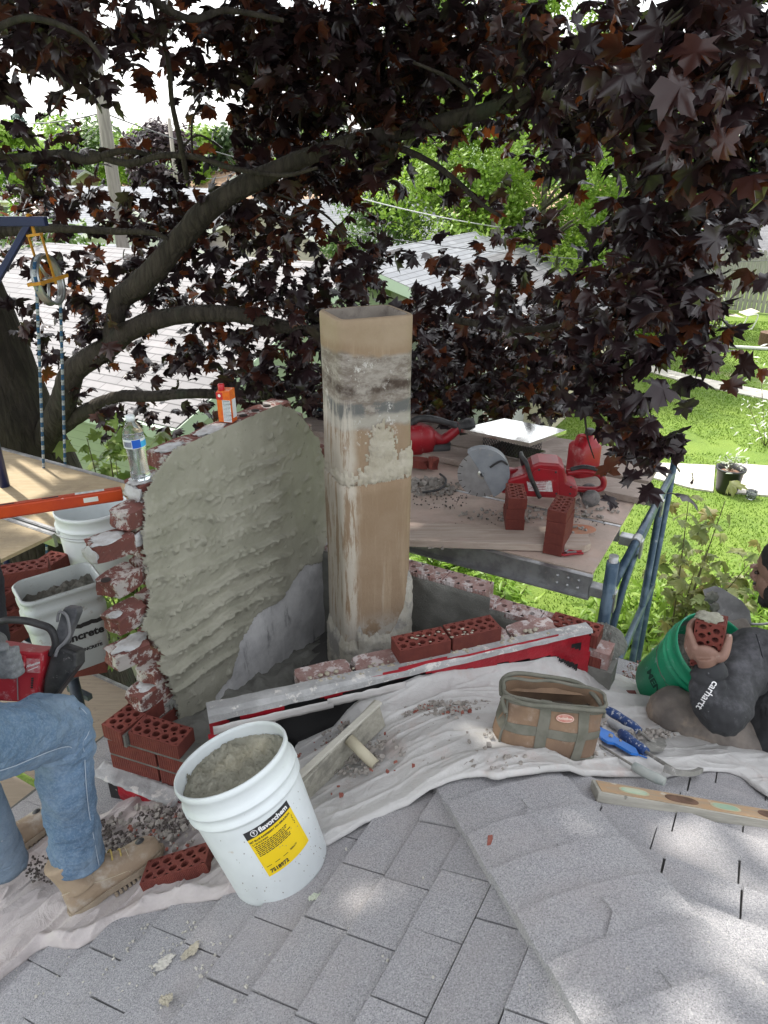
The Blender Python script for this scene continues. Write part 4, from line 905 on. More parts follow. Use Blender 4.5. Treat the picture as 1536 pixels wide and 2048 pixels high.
for L, r in [([(768, 290, 4.5), (850, 320, 4.4), (910, 355, 4.3), (965, 400, 4.2), (1010, 440, 4.1)], .022), ([(920, 245, 4.3), (940, 190, 4.3), (905, 150, 4.3), (830, 120, 4.3)], .02), ([(1070, 180, 4.0), (1050, 90, 4.0), (1060, 10, 4.0)], .025), ([(1160, 530, 3.9), (1200, 490, 3.8), (1260, 455, 3.7), (1350, 430, 3.6)], .012),
             ([(1155, 545, 3.9), (1215, 480, 3.8), (1215, 430, 3.8)], .014), ([(1170, 765, 3.6), (1178, 830, 3.55), (1180, 870, 3.5), (1195, 920, 3.5)], .008), ([(1170, 780, 3.6), (1210, 830, 3.5), (1230, 900, 3.4)], .008), ([(560, 380, 4.7), (650, 430, 4.7), (690, 470, 4.7), (718, 500, 4.7)], .008), ([(520, 400, 4.7), (570, 430, 4.7), (610, 415, 4.7), (640, 420, 4.7), (700, 480, 4.6)], .010),
             ([(900, 640, 4.9), (1000, 650, 4.4), (1080, 655, 4.1), (1160, 640, 3.9)], .03), ([(1000, 215, 4.2), (1150, 160, 3.6), (1300, 150, 3.0), (1450, 120, 2.6)], .03), ([(1180, 120, 3.8), (1250, 300, 3.6), (1280, 450, 3.7), (1260, 650, 3.8), (1230, 800, 3.6)], .022), ([(350, 316, 4.9), (360, 290, 4.9), (395, 276, 4.9), (450, 300, 4.9)], .012), ([(640, 655, 4.7), (700, 700, 5.0), (720, 800, 5.2)], .02), ([(-40, 60, 3.3), (60, 40, 3.3), (160, 60, 3.3), (210, 120, 3.3)], .018)]:
    limb(Lp(L), [r*1.2, r, r*.8, r*.5], seg=6, n=16, nm='branch')
# leaf cover of the picture, cell by cell (64 px): how much foliage stands there
COV = ['999763899999999986597999', '999865799999999996697888', '643332589999994899899889', '120000389978983589999999', '355400267889343458849999', '466334579999322232405889', '788478685433000440038889', '224475788752004252388877', '557786888778466245689820', '457677757877687788889930', '155656787777899999988830', '054454688877899989967720', '012255678876799968882100', '000122005433386424786000', '000000000000000000385000']
DEP = ['333334444444444433332222', '333334444444444433322222', '333344444444444433322222', '333455555555444433322222', '555555555544444433333222', '555555555554444433333322', '666555555555444444333333', '666555555555544444333333', '666666555555554444333333', '666666655555555444333333', '666666655555566666333333', '666666655555566666333333', '666666655555566666333333', '666666655555566666333333', '666665555555555444333333']
LAI = dict(zip("0123456789", [0, .03, .07, .13, .22, .36, .58, .95, 1.8, 3.6]))
P, S_, N_, D_, HU = [], [], [], [], []
TB = np.array([tb[0], tb[1], 5.0])
for j, row in enumerate(COV):
    for i, ch in enumerate(row[:24]):
        lai = LAI[ch]
        if lai == 0: continue
        d0 = {'2': 2.35, '3': 3.35, '4': 4.25, '5': 5.0, '6': 5.6}[DEP[j][i]]
        if i == 10 or i == 11 or i == 12:
            if j >= 9: d0 = 5.4
        area = 64*64*lai; done = 0
        while done < area:
            dep = d0*rng.uniform(.9, 1.15); cx = (i+rng.random())*64+rng.normal()*10; cy = (j+rng.random())*64+rng.normal()*10
            k = rng.integers(3, 8); c = at(cx, cy, dep)
            out_ = c-TB; out_[2] = 0; out_ /= np.linalg.norm(out_)+1e-6
            for q in range(k):
                p = c+rng.normal(size=3)*np.array([.06, .09, .06])
                sz = rng.uniform(.065, .145); pa = .25*sz*sz*(F/dep)**2
                nm = np.array([0, 0, .75])+rng.normal(size=3)*.55-out_*.15+np.array([0, -.25, 0]); dr = rng.normal(size=3)*.7+np.array([0, -.1, -.75])+out_*.3
                P.append(p); S_.append(sz); N_.append(nm); D_.append(dr); done += pa
                HU.append(rng.random()**6*.7 if rng.random() < .91 else rng.uniform(.35, 1))
P = np.array(P); print('crown leaves', len(P))
n = NT('maple_leaf'); a = n.new('Attribute'); a.attribute_name = 'hue'
g = n.mix(n.step(n.noise(2.5, 4, .6), .35, .65), (.028, .019, .023), (.044, .023, .027)); g = n.mix(a.outputs['Fac'], g, (.075, .026, .018))
n.fin(g, .30, spec=.7); d = n.new('BsdfTranslucent'); g2 = n.mix(a.outputs['Fac'], (.010, .006, .007), (.34, .085, .018)); n.lk(g2, d.inputs[0]); mx = n.new('MixShader'); mx.inputs[0].default_value = .42
n.lk(n.b.outputs[0], mx.inputs[1]); n.lk(d.outputs[0], mx.inputs[2]); n.lk(mx.outputs[0], n.t.nodes['Material Output'].inputs[0]); MAPL = n.m
keep = []
zdeck = 3.0
for p in P:
    x, y, z = p; ok = True
    r = math.hypot(x-flue_c[0], y-flue_c[1])
    if r < .3 and z < 4.4: ok = False
    px_, py_ = proj(p)
    if y < 4.6 and any(x0 < px_ < x1 and y0 < py_ < y1 for x0, y0, x1, y1 in ((1122, 840, 1202, 975), (940, 838, 1135, 940), (815, 850, 935, 960), (920, 920, 1180, 1040))): ok = False
    keep.append(ok)
keep = np.array(keep); P = P[keep]; S_ = np.array(S_)[keep]; N_ = np.array(N_)[keep]; D_ = np.array(D_)[keep]; HU = np.array(HU)[keep]
leaves_mesh('crown', P, N_, D_, S_, MAPL, maple, HU)
# unseen part of the crown overhead, added to shade the roof
gx_, gy_ = np.meshgrid(np.arange(-7.2, 2.6, .19), np.arange(.2, 9.2, .19)); Q = np.concatenate([np.stack([gx_.ravel()+rng.uniform(-.1, .1, gx_.size)+.06*k, gy_.ravel()+rng.uniform(-.1, .1, gx_.size)+.06*k, rng.uniform(6.4+.7*k, 7.1+.7*k, gx_.size)], 1) for k in range(4)])
ok = np.hypot((Q[:, 0]+2.3)/4.6, (Q[:, 1]-4.6)/4.3) < 1
# sunny gaps: places on the roof (pixels) whose line to the sun stays open
gaps = [(1500, 1790, .16), (1440, 1960, .13), (1530, 1900, .14), (1360, 1900, .06), (1480, 2010, .12), (1500, 1660, .07), (1330, 1500, .06), (1360, 1400, .07), (1290, 1350, .07), (1400, 1730, .05), (1120, 1090, .06), (1540, 1600, .08)]
SD = np.array(SUN)
for px, py, r in gaps:
    g0 = rp(px, py); tt = (Q[:, 2]-g0[2])/SD[2]; dx = Q[:, 0]-(g0[0]+SD[0]*tt); dy = Q[:, 1]-(g0[1]+SD[1]*tt); ok &= np.hypot(dx, dy) > r*.7+.06
for (x, y, z, r) in [(-2.2, 4.0, 3, .30), (-1.9, 3.6, 3, .2), (-2.6, 3.5, 3, .22), (-1.6, 3.4, 3, .12), (-3.2, 4.2, 3, .3), (-1.9, 5.3, 2.3, .45), (-1.9, 5.3, 1.6, .3)]:
    tt = (Q[:, 2]-z)/SD[2]; ok &= np.hypot(Q[:, 0]-(x+SD[0]*tt), Q[:, 1]-(y+SD[1]*tt)) > r+.1
Q = Q[ok]; m_ = len(Q)
leaves_mesh('crown', Q, rnd_dirs(m_, .6), rng.normal(size=(m_, 3)), rng.uniform(.2, .36, m_), MAPL, maple, outline=SIMP, label='unseen upper crown layer added overhead for shade')
for a, b in (((-3.0, 5.9, 6.0), (-.5, 3.0, 7.2)), ((-3.0, 5.9, 5.5), (1.6, 5.0, 7.6)), ((-3.0, 5.9, 6.5), (-6, 3, 7.8)), ((-3.0, 5.9, 6), (0, 8, 7.8))):
    limb([a, Vector(a).lerp(Vector(b), .5)+Vector((.2, .1, .25)), b], [.16, .09, .03])
# ---- small plants near the wall and in the bed
SAPL = leafmat('sapling_leaf', (.16, .22, .06), (.26, .30, .11), (.34, .22, .06), .45, .45, 3)
def leafy(name, label, base, h, r, n, size, mat, seed, outl=OUT, stem=True, lean=(0, 0), cat='plant', spread=1.0, group=None):
    rr_ = np.random.default_rng(seed); base = Vector(base); t = empty(name, base, label, cat, group); ns = max(1, int(n/26))
    m = MB(); tips = []
    for i in range(ns):
        a = rr_.uniform(0, 6.28); top = base+Vector((lean[0]+math.cos(a)*r*rr_.random()*spread, lean[1]+math.sin(a)*r*rr_.random()*spread, h*rr_.uniform(.6, 1))); pth = smooth_path([base, base.lerp(top, .5)+Vector((0, 0, h*.08)), top], 8); m.tube(pth, rlerp([.012, .007, .003], 8), 5); tips.append(pth)
    m.build('stem', M('plant_stem', (.10, .09, .04), rough=.8), t)
    k = rr_.integers(0, ns, n); f = rr_.uniform(.25 if h > .5 else .1, 1, n); Pp = np.array([tips[a][int(b*8)] for a, b in zip(k, f)])+rr_.normal(size=(n, 3))*r*.28
    leaves_mesh('leaves', Pp, rr_.normal(size=(n, 3))*.5+np.array([0, -.2, .8]), rr_.normal(size=(n, 3))+np.array([0, -.3, -.1]), rr_.uniform(.6, 1.2, n)*size, mat, t, outline=outl)
    return t
LANCE = np.array([(0, -.3), (.12, 0), (.16, .3), (.09, .65), (0, 1), (-.09, .65), (-.16, .3), (-.12, 0)])
b = aty(1345, 1290, 5.6); leafy('maple_sapling', 'young maple sapling with olive and bronze leaves growing by the gutter', v3(b[:2], 0), 2.25, .40, 240, .14, SAPL, 5, lean=(.30, .0), cat='sapling')
b = aty(200, 980, 5.0); leafy('maple_sapling', 'bright green sapling lit by the sun beside the trunk', v3(b[:2]+np.array([0, .2]), .6), 2.4, .42, 300, .15, leafmat('lit_leaf', (.16, .26, .05), (.26, .36, .10), (.36, .40, .16), .5, .4, 3), 7, cat='sapling')
for i, (px, py, h, r, n) in enumerate([(1265, 1290, .55, .4, 420), (1310, 1250, .5, .4, 420), (1215, 1270, .5, .35, 300), (1500, 1215, .7, .35, 300), (1440, 1260, .55, .35, 320), (1480, 1300, .5, .4, 300), (1290, 1350, .5, .45, 420), (930, 1130, .4, .3, 200), (1010, 1190, .4, .3, 200), (880, 1115, .4, .25, 160)]):
    q = atz(px, py, .45); leafy('garden_plant', ['leafy green perennial in the bed below the gutter', 'bright hosta like plant in the bed under the scaffold'][i > 6], v3(q[:2], 0), h+.3, r*1.15, int(n*2.2), .13, LG, 60+i, outl=LANCE, group=['perennials along the house bed', 'plants under the scaffold deck'][i > 6])
# potted plant, lounge chair, brown wicker
q = atz(1452, 984, .0); pc = q[:2]; t = empty('plant_pot', v3(pc, 0), 'black nursery pot with a small silvery plant on the lawn between slabs', 'pot')
m = MB(); m.lathe([(.0, .01), (.15, .01), (.165, .06), (.20, .38), (.225, .385), (.228, .42), (.205, .42), (.19, .30)], 32, c=v3(pc, 0)); m.build('pot', M('black_plastic', (.018, .018, .02), rough=.45), t)
m = MB(); m.lathe([(.19, .33), (.1, .36), (.0, .37)], 20, c=v3(pc, 0)); m.build('soil', M('soil', (.20, .11, .07), (.10, .06, .04), 20, rough=1, bump=.01), t)
PALE = leafmat('pale_leaf', (.55, .60, .50), (.66, .68, .62), (.5, .6, .4), .4, .5)
k = 60; Pp = np.array([pc[0], pc[1], .55])+rng.normal(size=(k, 3))*np.array([.11, .1, .09]); leaves_mesh('leaves', Pp, rnd_dirs(k), rng.normal(size=(k, 3)), rng.uniform(.04, .09, k), PALE, t, outline=LANCE)
m = MB(); [m.tube([v3(pc, .35), Vector(Pp[i])], .004, 5) for i in range(0, 40, 4)]; m.build('stem', M('plant_stem', (.10, .09, .04)), t)
k = 300; q = atz(1545, 830, .6); t = empty('white_flowering_shrub', v3(q[:2], 0), 'white flowering shrub at the right edge of the lawn', 'shrub'); Pp = np.array([q[0]+.1, q[1], .8])+rng.normal(size=(k, 3))*np.array([.28, .3, .45]); leaves_mesh('blossom', Pp, rnd_dirs(k), rng.normal(size=(k, 3)), rng.uniform(.05, .12, k), leafmat('blossom', (.75, .75, .72), (.8, .8, .78), (.4, .5, .3), .3, .5), t, outline=LANCE)
m = MB(); [m.tube([v3(q[:2], 0), Vector(Pp[i])], .006, 5) for i in range(0, 200, 20)]; m.build('stem', M('plant_stem', (.10, .09, .04)), t)
# lounge chair
q = atz(1462, 655, 0); c = v3(q[:2], 0); t = empty('lounge_chair', c, 'white tube lounge chair with slatted straps on the far lawn', 'lounge chair')
WT = M('white_tube', (.72, .72, .68), rough=.4); SLT = M('tan_strap', (.62, .55, .42), rough=.7)
for s in (-1, 1):
    o = Vector((0, .30*s, 0)); m = MB(); m.tube(smooth_path([c+o+Vector(p) for p in [(-.55, 0, .95), (-.42, 0, .45), (-.40, 0, .02), (.0, 0, .0), (.45, 0, .0), (.55, 0, .08), (.62, 0, .45), (.30, 0, .42)]], 40), .022, 8); m.build('frame', WT, t)
for (p0, p1, nm) in (((-.58, 0, 1.0), (-.38, 0, .48), 'backrest'), ((-.30, 0, .42), (.22, 0, .36), 'seat'), ((.28, 0, .42), (.66, 0, .55), 'leg_rest')):
    m = MB(); p0 = Vector(p0); p1 = Vector(p1); N2 = 7
    for i in range(N2): a = p0.lerp(p1, (i+.5)/N2); dd = (p1-p0).normalized(); m.box(c+a, ((p1-p0).length/N2*.75, .6, .012), frame(dd.cross(Vector((0, 1, 0))), dd))
    m.build(nm, SLT, t)
q = atz(1538, 690, 0); m = MB(); m.lathe([(.0, 0), (.30, 0), (.30, .36), (.0, .36)], 20, c=v3(q[:2], 0), smooth=False); m.build('wicker_drum', M('wicker', (.16, .09, .05), (.08, .05, .03), 60, rough=.8, bump=.01), label='brown wicker drum at the right edge of the lawn', cat='stool')
q = atz(1480, 992, 0); m = MB(); m.lathe([(0, 0), (.07, 0), (.085, .13), (.075, .13), (.062, .02), (0, .02)], 20, c=v3(q[:2]+np.array([.12, -.1]), 0)); 
n = NT('clear_plastic'); n.b.inputs['Transmission Weight'].default_value = .9; CLR = n.fin((.9, .95, .95), .12); m.build('plastic_cup', CLR, label='clear plastic tub on the grass beside the pot', cat='tub')
# ================================================================ scaffold on the right
ZD = 3.0
def dkp(px, py, up=0.0): return atz(px, py, ZD+up)
BLUE = M('blue_steel', (.028, .06, .10), (.085, .13, .18), 9, rough=.4, metal=.3, bump=.001, bs=60, lo=.45, hi=.65, spots=[((.25, .27, .28), 22, .66, .70)])
NAVY = M('navy_steel', (.010, .016, .07), (.016, .025, .10), 8, rough=.4, spots=[((.05, .07, .14), 30, .62, .7)])
STEEL = M('scratched_steel', (.42, .43, .44), (.28, .28, .29), 14, rough=.42, metal=.7, bump=.001, bs=40, spots=[((.45, .42, .40), 30, .6, .68)])
PINKW = M('dusty_plywood', (.52, .40, .34), (.42, .34, .29), 5, rough=.9, bump=.003, bs=30, st=(1, 1, 1), spots=[((.52, .42, .37), 9, .5, .66), ((.16, .13, .12), 60, .68, .71)])
def woodm(name, c1, c2, extra=()):
    n = NT(name); v = n.mp((1.2, 14, 14)); g = n.mix(n.step(n.noise(4, 6, .7, vec=v, dist=.6), .3, .7), c1, c2)
    for i, (c, s, a, b) in enumerate(extra): g = n.mix(n.step(n.noise(s, 6, .75, vec=n.mp((1, 1, 1), (i*3.3, 1, 2))), a, b), g, c)
    n.bump(n.noise(5, 6, .8, vec=v), .003); return n.fin(g, .88)
PLANK = woodm('grey_plank', (.38, .30, .25), (.50, .42, .36), [((.48, .37, .32), 4, .5, .65), ((.14, .12, .11), 60, .68, .72)])
OLDW = woodm('old_grey_wood', (.30, .29, .25), (.42, .40, .35), [((.20, .19, .17), 20, .6, .7)])
A0 = dkp(1183, 1148)[:2]          # near right deck corner
print('deck corner', A0, 'v from chimney', (A0-KR) @ V2)
RD = basis(-U3, -V3, Z3)
def dk(a, b, z=0.0): return v3(A0-U2*a+V2*b, ZD+z)      # a along the deck to the left, b away from the house
scr = empty('scaffold', dk(0, .6, -ZD), 'tubular blue steel scaffold with a dusty plank deck right of the chimney', 'scaffold')
m = MB(); m.box(dk(1.25, .29, -.012), (2.5, .54, .014), RD); m.build('deck', PINKW, scr, label='plywood and aluminium deck covered with pink brick dust')
m = MB(); m.box(dk(1.25, .87, -.012), (2.5, .54, .014), RD); m.build('deck', PINKW, scr)
m = MB(); m.box(dk(1.25, -.002, -.062), (2.52, .008, .11), RD); m.box(dk(1.25, -.022, -.112), (2.52, .045, .008), RD); m.box(dk(1.25, -.012, -.006), (2.52, .03, .006), RD); m.box(dk(.10, -.012, -.062), (.2, .012, .10), RD)
for i in range(6): m.lathe([(.0001, .008), (.006, .006), (.009, 0)], 10, R=frame(-V3, U3), c=dk(.05+.05*(i % 3), -.019, -.04-.04*(i//3)))
m.build('side_rail', STEEL, scr); m = MB(); m.box(dk(1.25, .575, -.05), (2.5, .02, .09), RD); m.box(dk(1.25, 1.145, -.05), (2.5, .02, .09), RD); m.build('side_rail', STEEL, scr)
for k, (b, zz, th, w_, a0, a1) in enumerate([(1.02, .02, .038, .22, -.06, 2.4), (1.30, .01, .038, .24, -.02, 2.4), (1.56, .0, .038, .24, .0, 2.4)]):
    m = MB(); m.box(dk((a0+a1)/2, b, zz), (a1-a0, w_, th), RD @ Matrix.Rotation([-.02, 0, .01][k], 3, 'Z')); m.build('plank', woodm('deck_board', (.26, .21, .18), (.36, .30, .26), [((.44, .36, .32), 6, .5, .7)]), scr, bevel=.003)
gx = -.09
fb0, fb1 = -.02, 1.62
for nm, pts, r in [('top_rail', [dk(gx, fb0+.05, -.07), dk(gx, fb1, -.07)], .0215), ('leg', [dk(gx, fb0, .10), dk(gx, fb0, -ZD)], .028), ('leg', [dk(gx, fb1, .02), dk(gx, fb1, -ZD)], .0215), ('leg', [dk(gx, fb1-.30, -.07), dk(gx, fb1-.30, -ZD)], .0215),
                   ('brace', [dk(gx, fb0+.02, -.95), dk(gx, fb0+.42, -.25), dk(gx, fb1-.5, -.09)], .019), ('brace', [dk(1.5, .1, -.35), dk(gx+.0, .1, -1.05)], .011), ('ledger', [dk(gx, fb0, -.9), dk(gx, fb1, -.9)], .0215), ('ledger', [dk(gx, fb0, -2.0), dk(gx, fb1, -2.0)], .0215),
                   ('leg', [dk(2.6, fb0, -.02), dk(2.6, fb0, -ZD)], .0215), ('leg', [dk(2.6, fb1, -.02), dk(2.6, fb1, -ZD)], .0215)]:
    m = MB(); m.tube(pts if len(pts) == 2 else smooth_path(pts, 12), r, 16); m.build(nm, BLUE, scr)
m = MB(); m.tube([dk(gx, fb0, .02), dk(gx, fb0, .13)], .021, 16); m.build('coupling_pin', STEEL, scr)
for b in (fb0+.02, .58, 1.15):
    m = MB(); m.tube([dk(gx, b-.035, -.07), dk(gx, b+.035, -.07)], .029, 14); m.box(dk(gx+.04, b, -.075), (.09, .06, .05), RD); m.box(dk(gx-.03, b, -.11), (.012, .05, .10), RD); m.build('hook', STEEL, scr, bevel=.003)
# loose top board with clipped corner
bd = empty('loose_board', dk(1.0, .12, 0), 'long weathered board with clipped corners lying across the deck edge', 'board'); m = MB()
pA = dkp(1197, 1078, .04); pB = dkp(1160, 1052, .04); pC = dkp(815, 1008+10, .04); pD = dkp(815, 1080, .04); pE = dkp(1170, 1092, .04); pF = dkp(1010, 1030, .04)
ux = Vector((pE-pD)); ux.z = 0; ux.normalize(); uy = Vector((-ux.y, ux.x, 0)); o = Vector(pE); w_ = .20
poly = [(.0, 0), (.035, .03), (.035, w_-.06), (-.01, w_), (-2.4, w_), (-2.4, 0)]
m.prism(poly, v3(pE[:2], ZD+.002), ux, uy, Z3, .038); m.build('board', PLANK, bd, bevel=.003)
def on_board(px, py): return dkp(px, py, .04)
# stacks of new bricks
RB = frame(Z3, Vector((.50, .866, 0)))
def loose_brick(c, R, label, group=None, hr=.0105, name='brick', mat=None):
    t = empty(name, c, label, 'brick', group, R); mb = MB(); brick_cored(mb, (0, 0, .0285), Matrix.Identity(3), sx=1, hr=hr); mb.build('body', mat or BR_NEW, t, local=True, bevel=.0014); return t
lb0 = None
def stack(px, py, n, z0, R, lab, grp, jit):
    global lb0
    q = dkp(px, py, z0); words_ = ['lowest', 'second', 'third', 'topmost'] if n == 4 else ['lowest', 'middle', 'topmost']
    for k in range(n):
        c = v3(q[:2]+np.array([random.uniform(-jit, jit), random.uniform(-jit, jit)]), ZD+z0+.058*k); Rk = Matrix.Rotation(random.uniform(-.05, .05), 3, 'Z') @ R
        lab_ = f'{words_[k]} brick of {lab}'
        if lb0 is None: lb0 = loose_brick(c, Rk, lab_, grp)
        else: t = copy_thing(lb0, c, Rk, lab_); t['group'] = grp
q = dkp(1015, 1073, .042); stack(1015+12, 1043, 3, .042, frame(Z3, Vector((.12, 1, 0))), 'the short stack of three beside the saw blade', 'bricks stacked on the deck', .004)
stack(1112, 1093, 4, .0, frame(Z3, Vector((.42, .9, 0))), 'the taller stack of four at the deck edge', 'bricks stacked on the deck', .007)
# bits of brick near the blower
BRK = MB()
def chips(name, pts, smin, smax, mat, label, squash=.7):
    m = MB()
    for p in pts:
        r = random.uniform(smin, smax); R = Matrix.Rotation(random.uniform(0, 6), 3, Vector((random.random(), random.random(), random.random()+.01)).normalized()); vs = [R @ Vector((random.uniform(.5, 1)*a*r, random.uniform(.5, 1)*b*r, random.uniform(.5, 1)*c*r*squash)) for a in (-1, 1) for b in (-1, 1) for c in (-1, 1)]
        m.add([Vector(p)+v for v in vs], [(0, 1, 3, 2), (4, 6, 7, 5), (0, 4, 5, 1), (2, 3, 7, 6), (0, 2, 6, 4), (1, 5, 7, 3)])
    return m.build(name, mat, kind='stuff', label=label)
CHIP_R = M('red_chip', (.22, .06, .045), (.30, .12, .09), 30, rough=.95); CHIP_G = M('grey_chip', (.36, .33, .30), (.24, .22, .20), 30, rough=.95); CHIP_D = M('dark_chip', (.07, .06, .055), (.13, .11, .10), 30, rough=.95)
def scat(cx, cy, rx, ry, n, fn=dkp, up=.0):
    out = []
    for _ in range(n):
        a = random.uniform(0, 6.28); r = math.sqrt(random.random()); q = fn(cx+rx*r*math.cos(a), cy+ry*r*math.sin(a)); out.append(Vector(q)+Z3*(up+.002))
    return out
chips('rubble', scat(865, 975, 55, 18, 200)+scat(1040, 1030, 140, 14, 70, up=0)+scat(900, 1088, 100, 10, 60)+scat(1190, 1010, 60, 30, 60)+scat(1130, 1075, 40, 12, 40, up=.04), .003, .012, CHIP_G, 'grey grit and mortar crumbs on the scaffold deck')
chips('rubble', scat(1060, 1050, 150, 40, 130)+scat(880, 990, 70, 30, 120), .002, .006, CHIP_D, 'dark specks scattered on the scaffold deck')
q = dkp(850, 968); chips('mortar_lump', [Vector(q)+Vector((random.uniform(-.10, .10), random.uniform(-.05, .05), .012)) for _ in range(26)], .010, .022, CHIP_G, 'heap of pale mortar lumps beside the flue')
t1 = atz(866, 935, ZD+.02)
mb = MB(); rough_brick(mb, Vector(t1)+Z3*.03, frame(Vector((.1, .2, 1)), (.3, -1, 0)), .08, .05, .075, br=.012); mb.build('brick_bit', BR_NEW, label='upright red brick offcut in front of the blower', cat='brick piece')
t1 = atz(838, 930, ZD+.02); mb = MB(); rough_brick(mb, Vector(t1)+Z3*.015, frame(Z3, (1, -.3, 0)), .12, .08, .05, br=.02); mb.build('brick_bit', BR_NEW, label='broken red brick piece beside the flue liner', cat='brick piece')
# red plastics
REDP = M('red_plastic', (.36, .012, .022), (.26, .012, .02), 6, rough=.38, spots=[((.42, .20, .19), 9, .58, .75)])
BLKP = M('black_rubber', (.016, .016, .018), (.05, .05, .052), 12, rough=.55, spots=[((.17, .16, .16), 40, .62, .7)])
# --- gas can
q = dkp(1162, 958); g0 = v3(q[:2], ZD+.0); RG = frame(Z3, Vector((.93, .38, 0))); t = empty('gas_can', g0, 'red plastic gas can with black cap under the hanging leaves', 'gas can', rot=RG)
def loft(m, secs, seg=28, p=4.0, cap=True, R=None):
    """secs: (cx,cy,z,hx,hy[,p]) superellipse rings in local axes"""
    vs = []; fs = []
    for sc in secs:
        pp = sc[5] if len(sc) > 5 else p
        for k in range(seg):
            a = 2*math.pi*k/seg; ca, sa = math.cos(a), math.sin(a); x = abs(ca)**(2/pp)*math.copysign(1, ca)*sc[3]; y = abs(sa)**(2/pp)*math.copysign(1, sa)*sc[4]; v = Vector((sc[0]+x, sc[1]+y, sc[2])); vs.append(R @ v if R else v)
    n = len(secs)
    for i in range(n-1):
        for k in range(seg): k2 = (k+1) % seg; fs.append((i*seg+k, i*seg+k2, (i+1)*seg+k2, (i+1)*seg+k))
    if cap: fs += [tuple(range(seg))[::-1], tuple((n-1)*seg+k for k in range(seg))]
    return m.add(vs, fs, True)
m = MB(); loft(m, [(0, 0, 0, .072, .062, 6), (0, 0, .008, .08, .07, 6), (0, 0, .215, .079, .069, 6), (0, 0, .232, .068, .06, 5), (.012, 0, .25, .05, .045, 3), (.02, 0, .268, .026, .026, 2), (.02, 0, .285, .024, .024, 2)]); m.build('body', REDP, t, local=True)
m = MB(); m.tube(smooth_path([(-.066, 0, .225), (-.06, 0, .272), (-.03, 0, .28), (.012, 0, .262)], 14), .012, 10, flat=1.0); m.build('handle', REDP, t, local=True)
m = MB(); m.lathe([(.024, .28), (.028, .282), (.028, .31), (.02, .315), (0, .315)], 20, c=(.02, 0, 0)); m.build('cap', BLKP, t, local=True)
# --- chimney cap: stainless lid on a mesh cage
q = dkp(1022, 930); c0 = v3(q[:2]+np.array([.02, .12]), ZD+.04); RC = frame(Z3, Vector((.72, -.69, 0))) ; RCt = Matrix.Rotation(math.radians(-5), 3, Vector((1, .1, 0)).normalized()) @ RC
t = empty('chimney_cap', c0, 'shiny stainless chimney cap with black mesh sides lying on the deck', 'chimney cap', rot=RCt)
n = NT('stainless'); n.bump(n.noise(5, 3, .5), .0015); SS = n.fin(n.mix(n.step(n.noise(7, 5, .7), .4, .7), (.62, .62, .60), (.42, .42, .40)), n.ma('MULTIPLY_ADD', n.noise(9, 4), .18, .04), 1.0)
m = MB(); a, b, h = .26, .21, .06; Z_ = .15
vs = [(-a, -b, Z_), (a, -b, Z_), (a, b, Z_), (-a, b, Z_), (-.07, 0, Z_+h), (.07, 0, Z_+h)]
m.add(vs, [(0, 1, 5, 4), (1, 2, 5), (2, 3, 4, 5), (3, 0, 4)]); m.add([(-a, -b, Z_), (a, -b, Z_), (a, b, Z_), (-a, b, Z_), (-a, -b, Z_-.022), (a, -b, Z_-.022), (a, b, Z_-.022), (-a, b, Z_-.022)], [(0, 4, 5, 1), (1, 5, 6, 2), (2, 6, 7, 3), (3, 7, 4, 0)]); m.build('lid', SS, t, local=True, solid=.0025)
m = MB(); mh = .13; mx_, my_ = .15, .11
for face in range(4):
    L = mx_*2 if face % 2 == 0 else my_*2; nn_ = int(L/.022)
    for i in range(-6, nn_+1):
        for sg in (1, -1):
            x0 = i*.022; x1 = x0+mh*.8; p = []
            for xx, zz in ((x0, 0), (x1, mh)):
                p.append((xx, zz))
            (xa, za), (xb, zb) = p
            if xa < 0: za += (0-xa)/.8; xa = 0
            if xb > L: zb -= (xb-L)/.8; xb = L
            if za >= zb: continue
            if sg < 0: xa, xb = L-xa, L-xb
            def w3(x, z): return [(x-mx_, -my_, z), (mx_, x-my_, z), (mx_-x, my_, z), (-mx_, my_-x, z)][face]
            m.tube([w3(xa, za+.015), w3(xb, zb+.015)], .0016, 4)
m.build('mesh_cage', BLKP, t, local=True)
m = MB(); m.box((0, 0, .008), (.34, .26, .012)); m.build('base_flange', SS, t, local=True)
